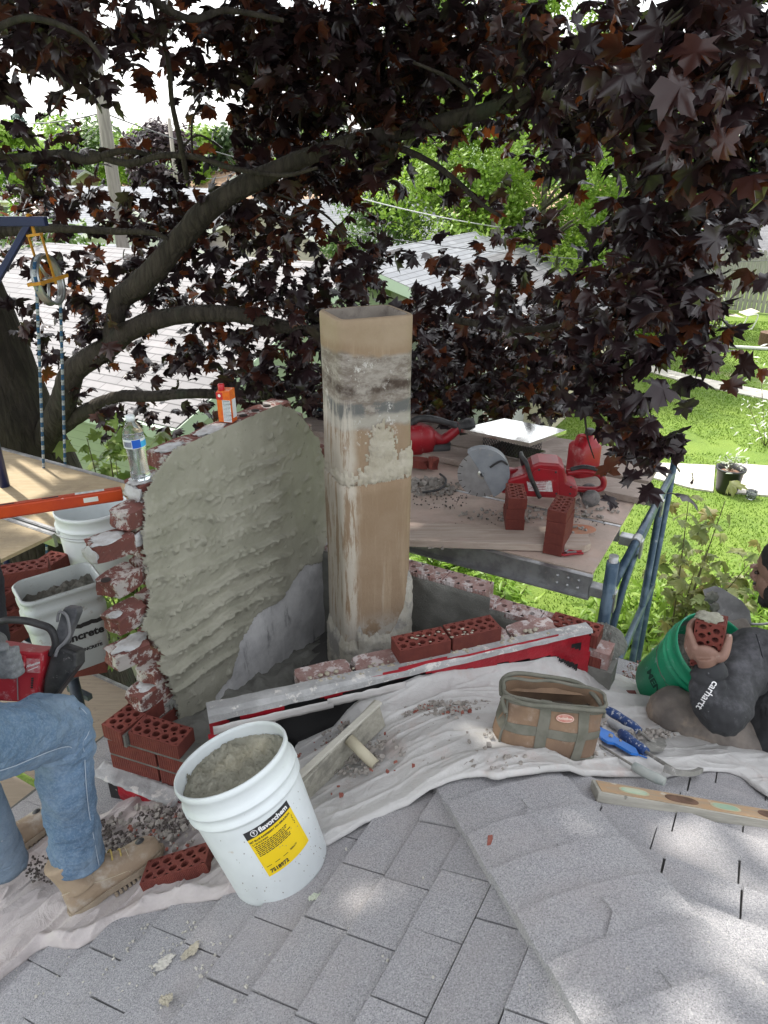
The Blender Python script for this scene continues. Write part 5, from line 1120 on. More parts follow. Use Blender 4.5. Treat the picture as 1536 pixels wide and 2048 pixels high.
# --- cut-off saw (red, with big disc)
SAWG = M('guard_grey', (.20, .22, .25), (.28, .30, .33), 8, rough=.5, spots=[((.40, .36, .34), 20, .6, .72)])
DISC = M('blade_steel', (.52, .54, .56), (.42, .43, .45), 20, rough=.35, metal=.7)
def cutoff_saw(loc, R, label, glove=False):
    """local x to the rear handle, y towards the viewer side, z up; disc at -x"""
    t = empty('cutoff_saw', loc, label, 'saw', 'red cutoff saws', R)
    m = MB(); m.prism([(-.15, .02), (.19, .015), (.22, .035), (.22, .085), (.155, .115), (.135, .195), (.105, .218), (-.0, .222), (-.035, .205), (-.07, .15), (-.16, .115)], (0, .078, 0), (1, 0, 0), (0, 0, 1), (0, -1, 0), .156); m.build('body', REDP, t, local=True, bevel=.012)
    m = MB(); m.prism([(-.08, .04), (.12, .035), (.10, .185), (.0, .195), (-.03, .17)], (0, -.079, 0), (1, 0, 0), (0, 0, 1), (0, -1, 0), .006); m.build('side_cover', REDP, t, local=True, bevel=.003)
    for sx_, sz_ in ((-.06, .05), (.105, .05), (.09, .175), (.0, .185), (.18, .05), (.18, .09)): m = MB(); m.lathe([(0, .002), (.005, .002), (.006, 0)], 10, R=frame((0, -1, 0), (1, 0, 0)), c=(sx_, -.0855 if sx_ < .12 else -.079, sz_)); m.build('screw', BLKP, t, local=True)
    m = MB(); loft(m, [(-.02, 0, .02, .17, .05, 5), (-.02, 0, .035, .2, .064, 5)]); m.tube([(-.31, .035, .14), (-.10, .03, .115)], .035, 12, flat=.7); m.build('arm', REDP, t, local=True)
    h = MB(); h.tube(smooth_path([(.16, 0, .14), (.25, 0, .155), (.33, 0, .14), (.365, 0, .10), (.355, 0, .055), (.28, 0, .045), (.16, 0, .05)], 30), .019, 10, flat=.9); h.build('rear_handle', REDP, t, local=True)
    h = MB(); h.tube(smooth_path([(.18, 0, .158), (.25, 0, .178), (.325, 0, .162), (.36, 0, .13)], 16), .014, 10); h.build('grip', BLKP, t, local=True)
    h = MB(); h.tube(smooth_path([(.02, -.078, .02), (-.035, -.09, .13), (-.07, -.085, .22), (-.09, -.03, .235), (-.09, .05, .22), (-.06, .075, .12), (-.02, .07, .06)], 40), .0125, 12); h.build('front_handle', BLKP, t, local=True)
    Ry = Matrix.Rotation(math.pi/2, 3, 'X')
    dz = MB(); dz.lathe([(0, -.0016), (.135, -.0016), (.135, .0016), (0, .0016)], 64, smooth=False, R=Ry, c=(-.30, -.055, .135))
    d = dz.build('blade', DISC, t, local=True)
    k = MB(); k.lathe([(0, -.008), (.022, -.008), (.026, -.004), (.026, .0), (0, 0)], 24, R=Ry, c=(-.30, -.058, .135)); k.build('flange', M('white_steel', (.6, .6, .58), rough=.3, metal=.5), d, local=True)
    k = MB(); k.lathe([(0, -.006), (.012, -.006), (.012, 0)], 12, R=Ry, c=(-.30, -.067, .135)); k.build('arbor_bolt', BLKP, d, local=True)
    for i in range(18):
        k = MB(); a = i*2*math.pi/18; k.box((-.30+math.cos(a)*.125, -.0572, .135+math.sin(a)*.125), (.0035, .0012, .02), Matrix.Rotation(math.pi/2-a, 3, 'Y')); k.build('gullet', M('dark_hole', (.035, .025, .022)), d, local=True)
    g = MB(); a0, a1 = math.radians(-62), math.radians(125); N_ = 30; ro = .147
    for y in (-.062, .0):
        g.add([(-.30, y, .135)]+[(-.30+math.cos(lerp(a0, a1, i/N_))*ro, y, .135+math.sin(lerp(a0, a1, i/N_))*ro) for i in range(N_+1)], [(0, i+1, i+2) for i in range(N_)])
    g.add([(-.30+math.cos(lerp(a0, a1, i/N_))*ro, y, .135+math.sin(lerp(a0, a1, i/N_))*ro) for y in (-.062, .0) for i in range(N_+1)], [(i, i+1, N_+2+i, N_+1+i) for i in range(N_)])
    g.build('blade_guard', SAWG, t, local=True, solid=.0025)
    g = MB(); g.tube(smooth_path([(-.26, -.075, .185), (-.235, -.085, .21), (-.20, -.08, .225), (-.17, -.06, .20)], 16), .006, 8); g.build('water_hose', BLKP, t, local=True)
    for yw in (-.045, .045): w_ = MB(); w_.lathe([(0, -.012), (.045, -.012), (.05, -.006), (.05, .006), (.045, .012), (0, .012)], 28, R=Ry, c=(.30, yw, .012)); w_.build('wheel', M('grey_wheel', (.10, .10, .10), (.22, .2, .2), 30, rough=.8), t, local=True)
    l = MB(); l.add([(-.045, -.0862, .06), (.085, -.0862, .06), (.07, -.0862, .125), (-.06, -.0862, .115)], [(0, 1, 2, 3)]); l.build('label', M('label_white', (.7, .68, .68), (.5, .42, .44), 60, rough=.5), t, local=True)
    l = MB()
    for i in range(5): l.box((-.0+.006*i, -.0870, .072+.0095*i), (.09-.012*i, .0006, .003))
    text(l, 'MILWAUKEE', .020, lambda x, y: (.0+x, -.0872, .120+y+.1*x), bold=.0006, shear=.3); l.build('lettering', M('ink_red', (.32, .02, .03)), t, local=True)
    l = MB(); [l.box((-.02+.013*i, -.0715+.0*i, .168), (.006, .006, .014)) for i in range(4)]; l.build('vent', BLKP, t, local=True)
    return t
q = dkp(1065, 1010); RS = frame(Z3, Vector((.96, -.10, 0))); cutoff_saw(v3(q[:2]+np.array([.02, .06]), ZD+.035), RS, 'red cutoff saw with a large disc resting on the scaffold deck')
# --- leaf blower on the deck
q = dkp(860, 915); t = empty('leaf_blower', v3(q[:2]+np.array([0, .05]), ZD+.03), 'red and black leaf blower lying behind the flue liner', 'leaf blower', rot=frame(Z3, Vector((.97, .1, 0))))
m = MB(); loft(m, [(-.12, 0, .0, .15, .07, 3), (-.12, 0, .08, .16, .085, 3), (-.10, 0, .15, .12, .07, 3), (-.09, 0, .18, .05, .04, 2)]); m.tube(smooth_path([(-.0, 0, .10), (.08, 0, .07), (.17, 0, .13), (.20, 0, .15)], 12), rlerp([.05, .035, .03, .045], 12), 14); m.build('body', REDP, t, local=True)
m = MB(); m.tube(smooth_path([(-.14, 0, .17), (-.08, 0, .215), (.02, 0, .21), (.12, 0, .18), (.20, 0, .15)], 20), rlerp([.022, .024, .024, .02, .03], 20), 12); m.tube([(.18, 0, .14), (.25, 0, .16), (.285, 0, .165)], [.045, .052, .045], 16); m.build('handle', BLKP, t, local=True)
m = MB(); loft(m, [(.06, 0, -.02, .07, .05, 4), (.06, 0, .05, .075, .05, 4)]); m.build('intake_grille', BLKP, t, local=True)
# --- black strap
m = MB(); m.tube(smooth_path([dkp(845, 985, .02), dkp(880, 978, .03), dkp(892, 960, .05), dkp(880, 948, .03)], 20), .007, 8); m.build('rubber_strap', BLKP, label='dark rubber strap curled beside the mortar lumps', cat='strap')
# --- red pliers-like cutter
q = dkp(1142, 1110); t = empty('tin_snips', v3(q[:2], ZD+.012), 'small red handled tool lying at the near deck corner', 'hand tool', rot=frame(Z3, Vector((.9, .1, 0))))
m = MB(); m.tube(smooth_path([(-.055, .0, 0), (-.05, .02, 0), (-.02, .016, 0), (0, .025, 0), (.02, .01, 0), (.055, .012, 0)], 24), .006, 8); m.tube(smooth_path([(-.055, .0, 0), (-.04, -.018, 0), (0, -.012, 0), (.055, -.012, 0)], 24), .006, 8); m.build('handle', REDP, t, local=True)
m = MB(); m.box((-.0, .0, .002), (.05, .014, .008)); m.tube([(-.03, .01, .004), (.0, .03, .004)], .004, 6); m.build('jaw', STEEL, t, local=True)
m = MB(); q = dkp(1158, 1058, .04); m.lathe([(0, .002), (.075, .001), (.078, 0)], 30, c=v3(q[:2], ZD+.04), sx=1.1, sy=.7); m.build('brick_dust', M('orange_dust', (.46, .17, .09), (.40, .22, .15), 14, rough=1), kind='stuff', label='orange brick dust on the end of the loose board')

# ================================================================ scaffold on the left
ZP = 3.0
PLY = woodm('tan_plywood', (.40, .31, .19), (.48, .39, .26), [((.34, .27, .18), 3, .5, .7), ((.15, .12, .08), 26, .66, .70)])
scl = empty('scaffold', atz(60, 1050, 0), 'left scaffold with tan plywood platforms and dark blue posts beside the maple', 'scaffold')
pf = atz(0, 903, ZP); pr = atz(262, 968, ZP)
def pl_(a, b, z=0.0): return v3(pr[:2]-U2*a-V2*b, ZP+z)     # a left along the platform, b toward us
RP = basis(U3, V3, Z3)
for k, (b0, b1) in enumerate(((0.0, .62), (.66, 1.32), (1.36, 1.7))):
    m = MB(); m.box(pl_(1.1, (b0+b1)/2, -.01), (2.5, b1-b0, .018), RP); m.build('platform', PLY, scl, label=['far plywood platform with dappled sun', 'middle plywood platform', 'nearest plywood strip'][k])
    m = MB()
    for b in (b0, b1): m.box(pl_(1.1, b, -.03), (2.52, .018, .075), RP); m.box(pl_(1.1, b, .0), (2.52, .026, .006), RP)
    m.build('rail', STEEL, scl)
for i, (pts, r, nm) in enumerate([([atz(-14, 640, 4.05), v3(atz(40, 960, 3.0)[:2]-np.array([.12, 0]), 0)], .05, 'post')]):
    pass
q = pl_(1.62, -.08); m = MB(); m.tube([v3(q[:2], 0), v3(q[:2], 5.5)], .026, 14); m.box(v3(q[:2], 3.2)-U3*.0, (.10, .10, .9), RP); m.build('post', NAVY, scl)
# davit arm, pulley, rope
yA = 3.9
h0 = aty(-120, 445, yA); h1p = aty(92, 440, yA); b0 = aty(-40, 620, yA); b1 = aty(58, 448, yA)
dav = empty('davit', v3(h0[:2], 2.9), 'navy blue steel hoist arm with a diagonal brace at the upper left', 'hoist arm')
m = MB(); dd = Vector(h1p-h0); m.box(Vector((h0+h1p)/2), (dd.length, .05, .045), frame(Z3, dd)); m.build('beam', NAVY, dav, bevel=.004)
m = MB(); dd = Vector(b1-b0); m.box(Vector((b0+b1)/2), (dd.length, .03, .04), frame(Vector((0, 1, 0)), dd)); m.build('brace', NAVY, dav, bevel=.003)
m = MB(); m.tube([v3(h0[:2], 2.9), v3(h0[:2], h0[2]+.03)], .028, 12); m.build('post', NAVY, dav)
YEL = M('yellow_steel', (.62, .30, .02), (.50, .22, .02), 10, rough=.45); GAL = M('galvanised', (.46, .48, .49), (.34, .36, .37), 9, rough=.35, metal=.8)
wc = aty(97, 560, yA); R_ = .125; wheelN = Vector((.97, -.06, .12)).normalized(); RWh = frame(wheelN, Z3)
t = empty('well_wheel', wc, 'galvanised rope pulley in a yellow frame hanging from the hoist arm', 'pulley', rot=RWh)
m = MB(); N_ = 48; P_ = [(math.cos(2*math.pi*i/N_)*R_, math.sin(2*math.pi*i/N_)*R_, 0) for i in range(N_)]
prof = [(R_-.012, -.004), (R_-.016, -.016), (R_+.004, -.020), (R_-.004, -.006), (R_-.004, .006), (R_+.004, .020), (R_-.016, .016), (R_-.012, .004)]
vs = [(math.cos(a)*r, math.sin(a)*r, z) for a in [2*math.pi*i/N_ for i in range(N_)] for r, z in prof]; k_ = len(prof)
m.add(vs, [(i*k_+j, i*k_+(j+1) % k_, ((i+1) % N_)*k_+(j+1) % k_, ((i+1) % N_)*k_+j) for i in range(N_) for j in range(k_)], True); m.build('rim', GAL, t, local=True)
m = MB()
for i in range(3): a = i*2*math.pi/3+.5; m.tube([(0, 0, 0), (math.cos(a)*(R_-.01), math.sin(a)*(R_-.01), 0)], .008, 8)
m.tube([(0, 0, -.03), (0, 0, .03)], .014, 12); m.build('spoke', GAL, t, local=True)
m = MB()
for z in (-.034, .034): m.box((.10, 0, z), (.25, .018, .005)); m.box((0, 0, z), (.018, .30, .006))
m.box((.22, 0, 0), (.012, .03, .075)); m.tube(smooth_path([(.22, 0, 0), (.26, 0, 0), (.285, .018, 0), (.31, .012, 0), (.312, -.012, 0), (.295, -.024, 0)], 20), .009, 10)
for y in (-.148, .148): m.box((0, y, 0), (.016, .006, .07))
m.build('frame', YEL, t, local=True)
n = NT('rope'); x = n.xyz(); ang = n.ma('SINE', n.ma('MULTIPLY', x[2], 95.0)); ang2 = n.ma('SINE', n.ma('MULTIPLY_ADD', x[2], 95.0, 1.2)); n.bump(n.ma('SINE', n.ma('MULTIPLY', x[2], 380.0)), .002)
ROPE = n.fin(n.mix(n.step(ang, -.1, .1), n.mix(n.step(n.noise(40, 2), .4, .6), (.40, .44, .46), (.30, .34, .37)), (.03, .10, .20)), .9)
Wx = RWh @ Vector((0, 1, 0)); rt = empty('hoist_rope', Vector(wc), 'blue and white rope looped over the pulley, both ends hanging down', 'rope')
pl0 = Vector(wc)+(RWh @ Vector((0, R_, 0))); pl1 = Vector(wc)-(RWh @ Vector((0, R_, 0)))
e0 = pl_(1.22, -.10, -1.2); e1 = pl_(1.02, -.12, -1.2)
arc = [Vector(wc)+(RWh @ Vector((math.sin(a)*R_*1.0, math.cos(a)*R_, 0))) for a in [math.pi*i/12 for i in range(13)]]
if pl0.x > pl1.x: e0, e1 = e1, e0
def sag(a, b): return [a.lerp(b, i/14) for i in range(1, 15)]
m = MB(); m.tube([Vector(p) for p in sag(arc[0], e0)[::-1]]+arc+sag(arc[-1], e1), .0085, 8); m.build('rope', ROPE, rt)
# posts and tubes by the sitting worker
q = atz(142, 1345, 2.62); m = MB(); m.tube([v3(q[:2]+np.array([0.02, 0]), .0), v3(q[:2], 2.75)], .026, 14); m.build('post', M('dark_blue_tube', (.014, .020, .035), (.035, .05, .07), 12, rough=.4), scl)
a = atz(205, 1318, 2.66); b = atz(300, 1268, 2.66); m = MB(); m.tube([Vector(a)-(Vector(b)-Vector(a))*1.2, Vector(b)+(Vector(b)-Vector(a))*.8], .0215, 14); m.build('ledger', MATS['dark_blue_tube'], scl)
q = atz(140, 1385, 2.2); m = MB(); m.box(v3(q[:2]+np.array([.05, 0]), 2.2), (.16, .03, .03), RP); m.build('bracket', MATS['dark_blue_tube'], scl)
# lower platform
LPZ = 1.3; qa = atz(165, 1330, LPZ); qb = atz(400, 1450, LPZ)
m = MB(); m.box(v3((qa[:2]+qb[:2])/2-V2*.45-U2*.5, LPZ-.01), (3.4, .86, .018), RP); m.box(v3((qa[:2]+qb[:2])/2-V2*1.36-U2*.5, LPZ-.012), (3.4, .86, .018), RP); m.build('platform', woodm('brown_plywood', (.25, .20, .15), (.31, .25, .19), [((.14, .11, .08), 10, .6, .7)]), scl, label='lower brown plywood platform')
m = MB(); m.box(v3((qa[:2]+qb[:2])/2-V2*.01-U2*.5, LPZ-.01), (3.42, .02, .06), RP); m.build('rail', STEEL, scl)
# ================================================================ buckets and small things
def solve(px, py, P0, dist, far=False):
    """point on the sight line at the given distance from P0 (upper solution unless far)"""
    r = ray(px, py); w = CAM-np.array(P0); A = r@r; B = 2*w@r; Cc = w@w-dist*dist; D = B*B-4*A*Cc
    if D < 0: t = -B/(2*A)
    else: t = (-B+(math.sqrt(D) if far else -math.sqrt(D)))/(2*A)
    return CAM+r*t
def plastic(name, c, dirt, amt=.60):
    return M(name, c, tuple(x*.86 for x in c), 4, rough=.42, bump=.0006, bs=30, spots=[(dirt, 26, amt, amt+.08), (tuple(x*.6 for x in c), 60, .70, .73)])
WHP = plastic('white_plastic', (.72, .77, .78), (.58, .55, .50), .66); GRP = plastic('green_plastic', (.010, .26, .13), (.20, .40, .32), .60); PALEP = plastic('cream_plastic', (.60, .60, .48), (.4, .38, .3)); GREYP = plastic('pale_grey_plastic', (.50, .54, .53), (.36, .36, .33), .58)
BPROF = [(0, .0), (.122, .0), (.128, .004), (.131, .012), (.1455, .255), (.1455, .262), (.1535, .266), (.1545, .272), (.1485, .276), (.1475, .296), (.1555, .299), (.1565, .305), (.150, .309), (.1495, .322), (.1495, .346), (.1530, .349), (.1540, .358), (.1515, .366), (.1470, .366), (.1465, .355), (.1450, .30), (.128, .014), (0, .012)]
def bucket(loc, R, mat, label, fill=None, fillz=.30, group=None, sc=1.0, tilt=(0, 0), bail=None):
    t = empty('bucket', loc, label, 'bucket', group, R)
    m = MB(); m.lathe([(r*sc, z*sc) for r, z in BPROF], 72); m.build('body', mat, t, local=True)
    if fill:
        m = MB(); r_ = .1445*sc
        def fn(a, b):
            x = a*2-1; y = b*2-1; rr_ = math.hypot(x, y); k = min(1, 1/max(rr_, 1e-6)); x *= k; y *= k
            lump = .045*fbm(x*1.6, y*1.6, 2, 1.2, 3)+.030*fbm(x*4, y*4, 5, 1.5, 4)+.012*fbm(x*12, y*12, 1, 2, 3)
            return (x*r_, y*r_, (fillz+tilt[0]*x+tilt[1]*y+lump*min(1, (1-rr_)*4+.4))*sc)
        m.grid(fn, 110, 110, keep=lambda a, b: math.hypot(a*2-1, b*2-1) < 1.03); m.build('mortar', fill, t, local=True)
        m = MB(); 
        def ring(a, b):
            th = a*2*math.pi; z = lerp(.24, .352, b); lim = .31+.05*fbm(math.cos(th)*2, math.sin(th)*2, 3, 1.6, 4)+.02*nz(math.cos(th)*9, math.sin(th)*9, 0, 1)
            return (math.cos(th)*(.1432)*sc, math.sin(th)*(.1432)*sc, z*sc)
        m.grid(ring, 180, 30, keep=lambda a, b: lerp(.24, .352, b) < .318+.035*fbm(math.cos(a*6.283)*2, math.sin(a*6.283)*2, 3, 1.6, 4)+.02*nz(math.cos(a*6.283)*9, math.sin(a*6.283)*9, 0, 1)); m.build('mortar_smear', fill, t, local=True)
    for s in (-1, 1):
        m = MB(); m.lathe([(0, .006), (.012, .006), (.014, 0)], 12, R=frame((s, 0, 0), (0, 0, 1)), c=(s*.150*sc, 0, .285*sc)); m.build('bail_ear', mat, t, local=True)
    if bail is not None:
        ca, sa = math.cos(bail), math.sin(bail); rb = .165*sc; pts = [(-rb*math.cos(a), rb*math.sin(a)*ca, .285*sc+rb*math.sin(a)*sa) for a in [math.pi*i/28 for i in range(29)]]
        m = MB(); m.tube(pts, .0022, 6); m.build('bail', STEEL, t, local=True); m = MB(); m.tube(pts[11:18], .009, 10); m.build('grip', WHP, t, local=True)
    return t
MORT_MIX = M('fresh_mortar', (.30, .29, .225), (.38, .37, .30), 20, rough=.9, bump=.006, bs=170)
p0 = rp(566, 1738); r0 = solve(462, 1520, p0, .362)
r0b = solve(462, 1520, p0, .362, True); print('bucket axes', r0-p0, r0b-p0)
ax = Vector(r0-p0).normalized()
vw = (Vector(CAM)-Vector(p0)); vw = (vw-vw.dot(ax)*ax).normalized()       # towards the viewer
RBk = frame(ax, ax.cross(vw))                                             # local -y faces the viewer
bk = bucket(Vector(p0)+NL*.004, RBk, WHP, 'white pail of fresh mortar with a yellow label, tilted on the roof in front', MORT_MIX, .315, tilt=(.0, .02), bail=None)
# label wrapped on the pail
def bsurf(x, z, off=.0006, phi0=0.0):
    r = float(np.interp(z, [.012, .255], [.131, .1455]))+off; a = -math.pi/2+phi0+x/r; return (math.cos(a)*r, math.sin(a)*r, z)
LX = .022; LZ = .172; m = MB(); tl = math.radians(5)
def lab(x, y, off): x *= 1.18; y *= 1.18; return bsurf(LX+x*math.cos(tl)-y*math.sin(tl), LZ+x*math.sin(tl)+y*math.cos(tl), off)
m.grid(lambda a, b: lab(lerp(-.056, .056, a), lerp(-.062, .042, b), .0007), 24, 6); lb = m.build('label', M('label_yellow', (.84, .60, .01), (.78, .55, .01), 6, rough=.4), bk, local=True)
m = MB(); m.grid(lambda a, b: lab(lerp(-.056, .056, a), lerp(.042, .062, b), .0007), 24, 3); m.build('label_band', M('label_black', (.02, .02, .022), (.03, .03, .032), 9, rough=.4), bk, local=True)
INK = M('ink_black', (.02, .02, .02), rough=.6); WINK = M('ink_white', (.8, .8, .8), rough=.6)
m = MB(); text(m, 'flavorchem', .0165, lambda x, y: lab(.012+x, .052+y, .0012), bold=.0006)
N_ = 28; a_ = [2*math.pi*i/N_ for i in range(N_)]
m.add([lab(-.036+math.cos(a)*r, .052+math.sin(a)*r, .0012) for a in a_ for r in (.0062, .0078)], [(2*i, 2*i+1, (2*i+3) % (2*N_), (2*i+2) % (2*N_)) for i in range(N_)])
text(m, 'T', .009, lambda x, y: lab(-.036+x, .052+y, .0012), bold=.0005); m.build('lettering', WINK, lb, local=True)
m = MB(); text(m, '467 BLUE RASPBERRY P/N EMULSION', .0062, lambda x, y: lab(-.004+x, .034+y, .0012), bold=.00025); text(m, '2 / 50 POUNDS', .0055, lambda x, y: lab(-.034+x, .026+y, .0012), bold=.0002)
for i in range(7): 
    x = -.050
    while x < .022+.004*(i % 2):
        L = random.uniform(.003, .009); m.add([lab(x, .019-.0043*i, .0012), lab(x+L, .019-.0043*i, .0012), lab(x+L, .0212-.0043*i, .0012), lab(x, .0212-.0043*i, .0012)], [(0, 1, 2, 3)]); x += L+.0014
text(m, '7518972', .0125, lambda x, y: lab(-.026+x, -.052+y, .0012), bold=.0005); text(m, '3601177', .0055, lambda x, y: lab(.018+x, -.036+y, .0012), bold=.0002)
for i in range(4): m.add([lab(-.050+.02*i, -.038, .0012), lab(-.038+.02*i, -.038, .0012), lab(-.038+.02*i, -.0366, .0012), lab(-.050+.02*i, -.0366, .0012)], [(0, 1, 2, 3)])
for k in range(6): m.add([lab(.046+.0016*(k % 2), .004+.004*k, .0012), lab(.0475+.0016*(k % 2), .004+.004*k, .0012), lab(.0475+.0016*(k % 2), .007+.004*k, .0012), lab(.046+.0016*(k % 2), .007+.004*k, .0012)], [(0, 1, 2, 3)])
m.build('lettering', INK, lb, local=True)
# scuffs and crumbs on the pail
m = MB()
for k in range(70): blob(m, bsurf(random.uniform(-.12, .15), random.uniform(.01, .25), .0), random.uniform(.0006, .0018), (1, 1, 1.3), None, 3)
m.build('mortar_specks', CHIP_G, bk, local=True, kind='stuff')
# pail with trowel on the left platform
q = atz(181, 1012, ZP+.366); bucket(v3(q[:2], ZP+.002), frame(Z3, Vector((.8, .6, 0))), WHP, 'empty white pail with a trowel handle inside, on the left platform behind the tub', bail=math.pi*1.0)
t = empty('trowel', v3(q[:2], ZP+.2), 'trowel with a grey rubber grip leaning inside the empty white pail', 'trowel'); e = atz(172, 1056, ZP+.31); m = MB(); m.tube([Vector(e), Vector(e)+Vector((.09, -.03, -.05))], [.016, .014], 14); m.build('grip', M('grey_grip', (.22, .22, .22), (.35, .34, .33), 30, rough=.8), t); m = MB(); m.tube([Vector(e)+Vector((.09, -.03, -.05)), v3(q[:2], ZP+.03)+Vector((.07, 0, 0))], .004, 6); m.box(v3(q[:2], ZP+.08)+Vector((.05, -.02, 0)), (.08, .004, .12)); m.build('blade', STEEL, t)
# rectangular tub of mortar
ca = [atz(x, y, ZP+.335) for x, y in ((18, 1166), (176, 1117), (209, 1160), (46, 1206))]
cc = sum(ca)/4; X_ = Vector(ca[1]-ca[0]+ca[2]-ca[3]); X_.z = 0; lx_ = X_.length/2; X_.normalize(); ly_ = .5*(np.linalg.norm(ca[3]-ca[0])+np.linalg.norm(ca[2]-ca[1]))
print('tub size', lx_, ly_)
t = empty('tub', v3(cc[:2], ZP-.02), 'pale rectangular tub half full of dark grey mortar beside the broken wall', 'tub', rot=frame(Z3, X_)); hx, hy = lx_*.5, ly_*.5
def rrect(hx, hy, r, z, n=8):
    out = []
    for cx, cy, a in ((hx-r, -hy+r, -90), (hx-r, hy-r, 0), (-hx+r, hy-r, 90), (-hx+r, -hy+r, 180)):
        for i in range(n+1): an = math.radians(a+90*i/n); out.append((cx+r*math.cos(an), cy+r*math.sin(an), z))
    return out
secs = [(.84, 0, 0), (.86, .004, 0), (.93, .20, 0), (.93, .205, 0), (1.0, .215, 0), (1.0, .245, 0), (.955, .25, 0), (.955, .275, 0), (1.0, .28, 0), (1.01, .30, 0), (.96, .305, 0), (.965, .33, 0), (1.03, .335, 0), (1.03, .345, 0), (.975, .352, 0), (.95, .345, 0), (.91, .2, 0), (.83, .01, 0)]
m = MB(); rs = [rrect(hx*k, hy*k, .042*k, z) for k, z, _ in secs]; nn_ = len(rs[0]); m.add([p for r in rs for p in r], [(i*nn_+j, i*nn_+(j+1) % nn_, (i+1)*nn_+(j+1) % nn_, (i+1)*nn_+j) for i in range(len(rs)-1) for j in range(nn_)]+[tuple(range(nn_))[::-1], tuple((len(rs)-1)*nn_+j for j in range(nn_))], True); m.build('body', GREYP, t, local=True)
m = MB(); m.grid(lambda a, b: ((a-.5)*2*hx*.93, (b-.5)*2*hy*.93, .288+.02*(a-.5)+.04*fbm(a*4, b*3, 0, 1.4, 4)+.01*fbm(a*22, b*16, 4, 1.3, 3)), 80, 60); m.build('mortar', M('dark_mortar', (.13, .13, .11), (.22, .21, .18), 16, rough=.85, bump=.006, bs=140), t, local=True)
def tf(x, y, o=.0015): k = np.interp(y, [0, .2], [.86, .93]); return (x, -hy*float(k)-o, y)
m = MB(); text(m, 'Concrete', .045, lambda x, y: tf(.02+x, .15+y), bold=.002); text(m, 'CONCRETE', .018, lambda x, y: tf(.045+x, .085+y), bold=.001); m.build('lettering', INK, t, local=True)
m = MB(); m.grid(lambda a, b: tf(lerp(.0, hx*.85, a), lerp(.185, .203, b)+.006*nz(a*6, 0, 0, 1), .001), 12, 2); m.build('label_band', INK, t, local=True)
# cream pail on the ground, green pails
q = atz(255, 1345, .0); bucket(v3(q[:2], 0), Matrix.Identity(3), PALEP, 'cream pail standing on the grass far below the wall', sc=1.22)
q = atz(628, 915, ZD+.366); bucket(v3(q[:2], ZD), frame(Z3, Vector((.3, 1, 0))), GRP, 'green pail glimpsed between the wall and the flue liner', bail=math.pi*.45)
p0 = at(1330, 1372, 2.93); print('green roof t', rp(1330, 1400), p0, roof(p0[0], p0[1])); r0 = solve(1424, 1306, p0, .34); ax = Vector(r0-p0).normalized(); print('green axis', ax)
vw = (Vector(CAM)-Vector(p0)); vw = (vw-vw.dot(ax)*ax).normalized(); RG = frame(ax, ax.cross(vw))
gb = bucket(Vector(p0), RG, GRP, 'green pail tipped toward the worker at the gutter', MATS['dark_mortar'], .20)
m = MB(); text(m, 'MENARDS', .052, lambda x, y: bsurf(.02+x*.9, .13+y, .0008), bold=.002); m.build('lettering', M('ink_dark_green', (.005, .05, .03), rough=.6), gb, local=True)
# bricks around the tub and on the roof
loose_brick(Vector(rp(368, 1758))+NL*.004, frame(NL, Vector(rp(445, 1722)-rp(300, 1768))), 'loose dark red brick on the roof between boot and mortar pail', None, .0115)
for k, (px, py, z, dx, lb_) in enumerate([(45, 1136, .19, (.9, .35, 0), 'brick with mortar on its top end left of the pale tub'), (88, 1128, .13, (.3, .9, 0), 'brick half hidden behind the pale tub'), (22, 1172, .13, (.4, .9, 0), 'brick under the topmost one left of the tub'), (30, 1210, .065, (.5, .9, 0), 'third brick down in the pile left of the tub'), (34, 1250, .0, (.5, .9, 0), 'lowest visible brick of the pile left of the tub')]):
    q = atz(px, py, ZP+z+.05); copy_thing(lb0, v3(q[:2], ZP+z), frame(Z3, Vector(dx)), lb_)['group'] = 'bricks beside the tub'
q = atz(165, 1322, 2.80); copy_thing(lb0, v3(q[:2], 2.755), frame(Z3, Vector((.95, .25, 0))), 'red brick on the blue tube in front of the pale tub')
# ---- water bottle
q = onv(283, 958, K+U2*.05, U2); bz = ZW-CHh+.003; bq = v3(K+U2*.05+V2*float((q[:2]-K)@V2), bz); bot = empty('water_bottle', bq, 'clear water bottle with a blue label standing on the broken wall', 'bottle', rot=Matrix.Rotation(-.03, 3, 'Y'))
n = NT('clear_pet'); n.b.inputs['Transmission Weight'].default_value = 1.0; n.b.inputs['IOR'].default_value = 1.25; n.b.inputs['Alpha'].default_value = .75; PET = n.fin((.93, .97, 1.0), .06)
n = NT('water'); n.b.inputs['Transmission Weight'].default_value = .92; n.b.inputs['IOR'].default_value = 1.2; WAT = n.fin((.88, .93, .95), .08)
prof = [(.0, .004), (.018, .0), (.027, .004), (.031, .014)]
for i in range(8): z = .018+.0115*i; rr2 = .0305-.0022*math.exp(-((z-.062)/.03)**2); prof += [(rr2, z), (rr2-.0016, z+.006)]
prof += [(.0315, .112), (.0325, .116), (.0325, .142), (.0325, .150), (.030, .162), (.024, .176), (.016, .190), (.0125, .196), (.0125, .200)]
m = MB(); m.lathe(prof, 36); m.build('body', PET, bot, local=True)
m = MB(); m.lathe([(r-.0012, z+.001) for r, z in prof if z < .150]+[(0, .150)], 32); m.build('water', WAT, bot, local=True)
m = MB(); m.lathe([(.0145, .196), (.0145, .210), (.013, .212), (0, .212)], 24); m.build('cap', M('cap_white', (.75, .80, .82), rough=.4), bot, local=True)
vdir = math.atan2(-bq.y, -bq.x)
